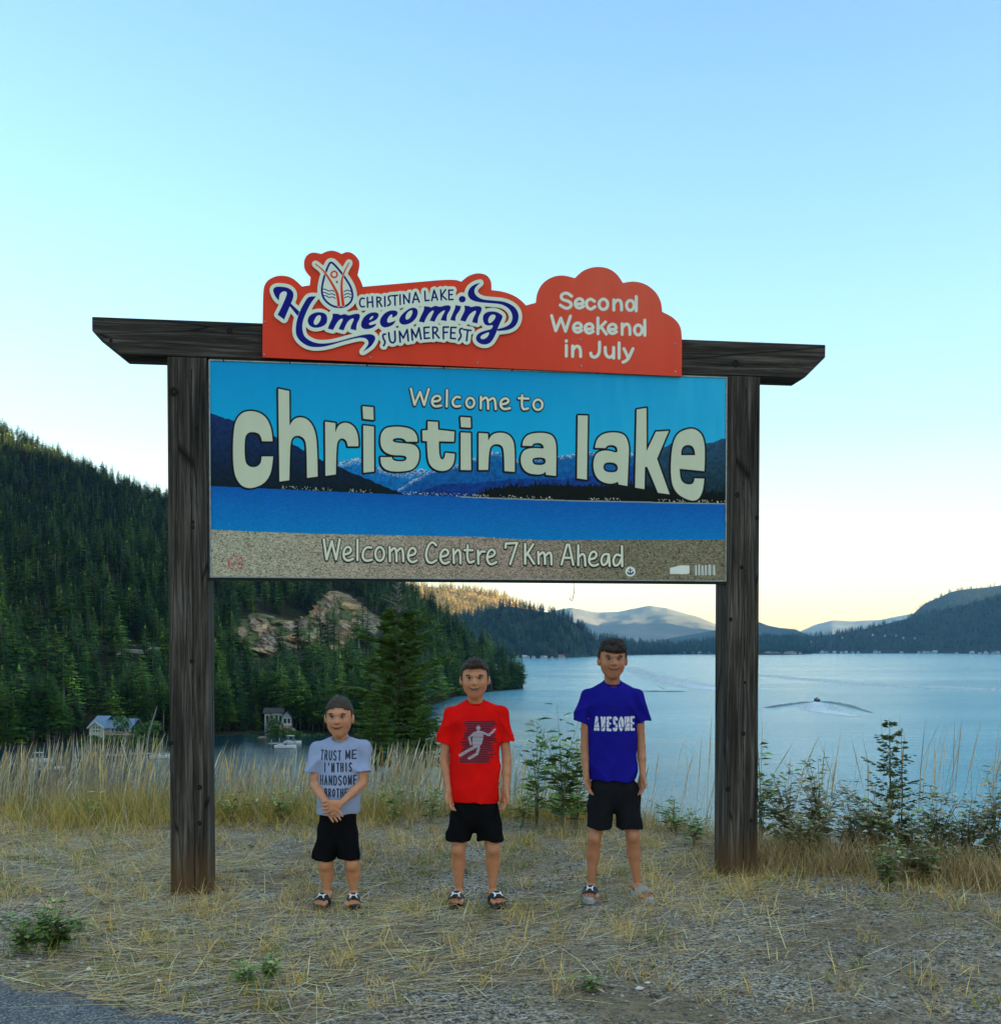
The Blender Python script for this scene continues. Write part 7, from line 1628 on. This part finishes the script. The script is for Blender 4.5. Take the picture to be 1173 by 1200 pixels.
for i, (px, w, wm, rm, lab) in enumerate(((605, 4, M_w1, M_r1, 'tiny pale shore house just right of the wooded point'), (615, 5, M_w1, M_w1, 'white shore house second from the wooded point'), (619, 3.5, M_w1, M_r1, 'small pale shore house beside the white one on the far shore'), (625, 4, M_w2, M_r1, 'tan shore house near the foot of the far hillside'), (636, 4, M_w1, M_r1, 'pale shore house in the middle of the row under the far hillside'),
        (639.5, 3.5, M_w1, M_w1, 'bright white shore house in the row under the far hillside'), (647, 3, M_w1, M_r2, 'pointed pale cottage alone under the far hillside'), (657, 6, M_w2, M_r3, 'wide red brown roofed shore house under the far hillside'), (661, 3, M_w1, M_r1, 'small pale boathouse at the right of the red brown house'))):
    Y = 2040; cottage(px, 771.2, Y, w, i, lab, 'houses under the far hillside', wm, rm)
rc = np.random.default_rng(77)
for i, px in enumerate((743, 767, 787, 796, 802, 812, 820, 831)): cottage(px, 766.0, 3000 + 10 * (i % 3), 2.6 + 2.0 * rc.random(), i, 'speck of a pale house on the low wooded shore left of the right post', 'houses on the low wooded shore', M_w1 if i % 3 else M_w2, M_r1 if i % 2 else M_w1)
for i, px in enumerate((897, 901, 905, 910, 914, 921, 924, 928, 932, 938)): cottage(px, 766.2, 2884, 2.6 + 2.2 * rc.random(), i, 'speck of a house on the low point just right of the right post', 'houses on the low point', M_w1 if i % 3 else M_w2, M_r1 if i % 2 else M_r2)
for i, px in enumerate((963, 969, 978, 986, 992, 1000, 1006, 1026, 1031, 1057, 1077, 1083, 1088, 1092, 1096, 1121, 1140, 1149, 1156, 1164, 1170)): cottage(px, 765.4 + .8 * (px > 1110), ywater(766.4 + .8 * (px > 1110)) , 2.6 + 2.4 * rc.random(), i, 'speck of a pale house along the shore below the eastern mountain', 'houses below the eastern mountain', M_w1, M_r1 if i % 2 else M_w1)
for i, (px, py) in enumerate(((987, 750), (1023, 747), (1037, 748), (1050, 747.5), (1059, 750.5), (1072, 751), (912, 757), (934, 758), (950, 755))):
    q = hillD.at_px(px, py); k = q[1] / FPX; cottage(px, py - 2.5, q[1] - 22, 2.0, i, 'tiny pale house on the slope of the eastern mountain', 'houses on the eastern slope', M_w1, M_w1)
# ---- the speed boat out on the lake and the marks it leaves
Yb_ = ywater(822); bt = boat(957, 822, 4.6, R(100), 'small dark speedboat trailing a wide wake on the open lake', cover=False, group=None, mat=M_chim, H=1.0)
m = MB(); 
for (x, y) in ((-.6, -.3), (-.6, .35), (.3, .0)): m.tube([(x, y, .7), (x, y, 1.5)], [.22, .16], 8); m.tube([(x, y, 1.52), (x, y, 1.78)], [.10, .09], 8)
m.build('passengers', M_r2, bt)
t = NT('wake_crest'); t.base((.012, .035, .055)); t.rough(.35, .3); t.bump(t.noise(t.coords((.8, .8, .8)), 1.0, 4), .8, .3); M_wake = t.m
def crest(pts, w, h, name, mat, parent=None, lab=None):
    V = []; F = []; n = len(pts); P = np.array([(px_at(a, ywater(b)), ywater(b)) for a, b in pts])
    u = np.linspace(0, n - 1, n * 14); P = np.stack([np.interp(u, np.arange(n), P[:, 0]), np.interp(u, np.arange(n), P[:, 1])], 1); N = len(P); d = np.gradient(P, axis=0); d /= np.linalg.norm(d, axis=1)[:, None]; s = np.stack([-d[:, 1], d[:, 0]], 1)
    for i in range(N):
        e = math.sin(math.pi * (i + .5) / N) ** .6; hh_ = h * e * (.75 + .5 * vnoise(np.array(i * .37), np.array(2.0))); ww_ = w * (.5 + .5 * e)
        for q, zz in ((-1, .012), (-.4, .6), (0, 1), (.4, .6), (1, .012)): V.append((P[i, 0] + s[i, 0] * ww_ * q, P[i, 1] + s[i, 1] * ww_ * q, LAKE_Z + .012 + hh_ * zz))
        if i: k = (i - 1) * 5; F += [(k + j, k + j + 1, k + 6 + j, k + 5 + j) for j in range(4)]
    o = np_mesh(name, np.array(V), np.array(F), mat, parent, True); o['kind'] = 'stuff'; return o
crest([(955, 822.6), (940, 824), (925, 826), (905, 828.8), (896, 829.6)], 1.3, .6, 'boat_wake', M_wake); crest([(959, 822.6), (972, 823.5), (985, 825.5), (1000, 829), (1010, 832), (1022, 835.5)], 1.5, .7, 'boat_wake', M_wake); crest([(748, 810.5), (765, 810.6), (790, 810.7), (806, 811)], .7, .34, 'boat_wake', M_wake); crest([(771, 804), (779, 808)], .6, .3, 'boat_wake', M_wake)
t = NT('wake_foam'); t.base((.72, .78, .80)); t.rough(.7, .2); M_foam = t.m
def flecks(name, pts, w, n, s0, s1, seed):
    rng = np.random.default_rng(seed); P = np.array([(px_at(a, ywater(b)), ywater(b)) for a, b in pts]); u = rng.random(n) * (len(pts) - 1); c = np.stack([np.interp(u, np.arange(len(pts)), P[:, 0]), np.interp(u, np.arange(len(pts)), P[:, 1])], 1)
    ww = np.interp(u, np.arange(len(pts)), w); c += rng.normal(0, 1, (n, 2)) * ww[:, None] * (.5, 1.0); s = s0 + (s1 - s0) * rng.random(n); a = rng.random(n) * .6 - .3
    k = 6; an = np.linspace(0, 2 * np.pi, k, endpoint=False); V = np.zeros((n, k, 3)); rr_ = s[:, None] * (.6 + .6 * rng.random((n, k))); V[..., 0] = c[:, :1] + rr_ * np.cos(an + a[:, None]) * 1.6; V[..., 1] = c[:, 1:] + rr_ * np.sin(an + a[:, None]) ; V[..., 2] = LAKE_Z + .02 + rng.random((n, 1)) * .02
    o = np_mesh(name, V.reshape(-1, 3), np.arange(n * k).reshape(n, k), M_foam); o['kind'] = 'stuff'
flecks('wake_foam', [(957, 823), (959, 828), (963, 833), (975, 835), (1000, 839)], [1.5, 6, 6, 5, 3], 5200, .18, .5, 1)
flecks('wake_foam', [(738, 782), (750, 788), (775, 795), (800, 801), (825, 806), (850, 808)], [10, 12, 14, 14, 14, 10], 9000, .35, .9, 2)
flecks('wake_foam', [(890, 791), (930, 795), (980, 799), (1040, 803), (1110, 806), (1173, 808)], [12, 14, 16, 18, 18, 18], 6000, .3, .8, 3)
flecks('wake_foam', [(958, 811), (964, 813), (970, 815)], [2, 2, 2], 120, .12, .3, 4)
# ---- low mossy bits : the road cut across the hillside
q0 = hillA.at_px(150, 772); m = MB()
for i in range(12):
    a = hillA.at_px(142 + i * 4.2, 771 - .5 * i); b = hillA.at_px(142 + (i + 1) * 4.2, 771 - .5 * (i + 1))
    m.add([tuple(a + (0, -7, 1)), tuple(b + (0, -7, 1)), tuple(b + (0, -7, 2.2)), tuple(a + (0, -7, 2.2)), tuple(a + (0, -2, 2.3)), tuple(b + (0, -2, 2.3))], [(0, 1, 2, 3), (3, 2, 5, 4)])
o = m.build('guard_rail', simple('rail_grey', (.40, .40, .38), .6)); tag(o, 'thin pale road barrier crossing the forested hillside left of the left post', 'barrier')

# ================================================================ AIR
hz = MB(); hz.box((-7000, -3500, LAKE_Z - 1.5), (7000, 12400, 960))
hm = bpy.data.materials.new('haze'); hm.use_nodes = True; hn = hm.node_tree.nodes; hn.clear()
ho = hn.new('ShaderNodeOutputMaterial'); hv = hn.new('ShaderNodeVolumePrincipled')
hv.inputs['Color'].default_value = (0.34, 0.66, 1.0, 1); hv.inputs['Density'].default_value = 4.0e-5; hv.inputs['Anisotropy'].default_value = 0.0
hm.node_tree.links.new(hv.outputs[0], ho.inputs['Volume'])
tag(hz.build('haze', hm), kind='stuff')

bpy.context.view_layer.update()
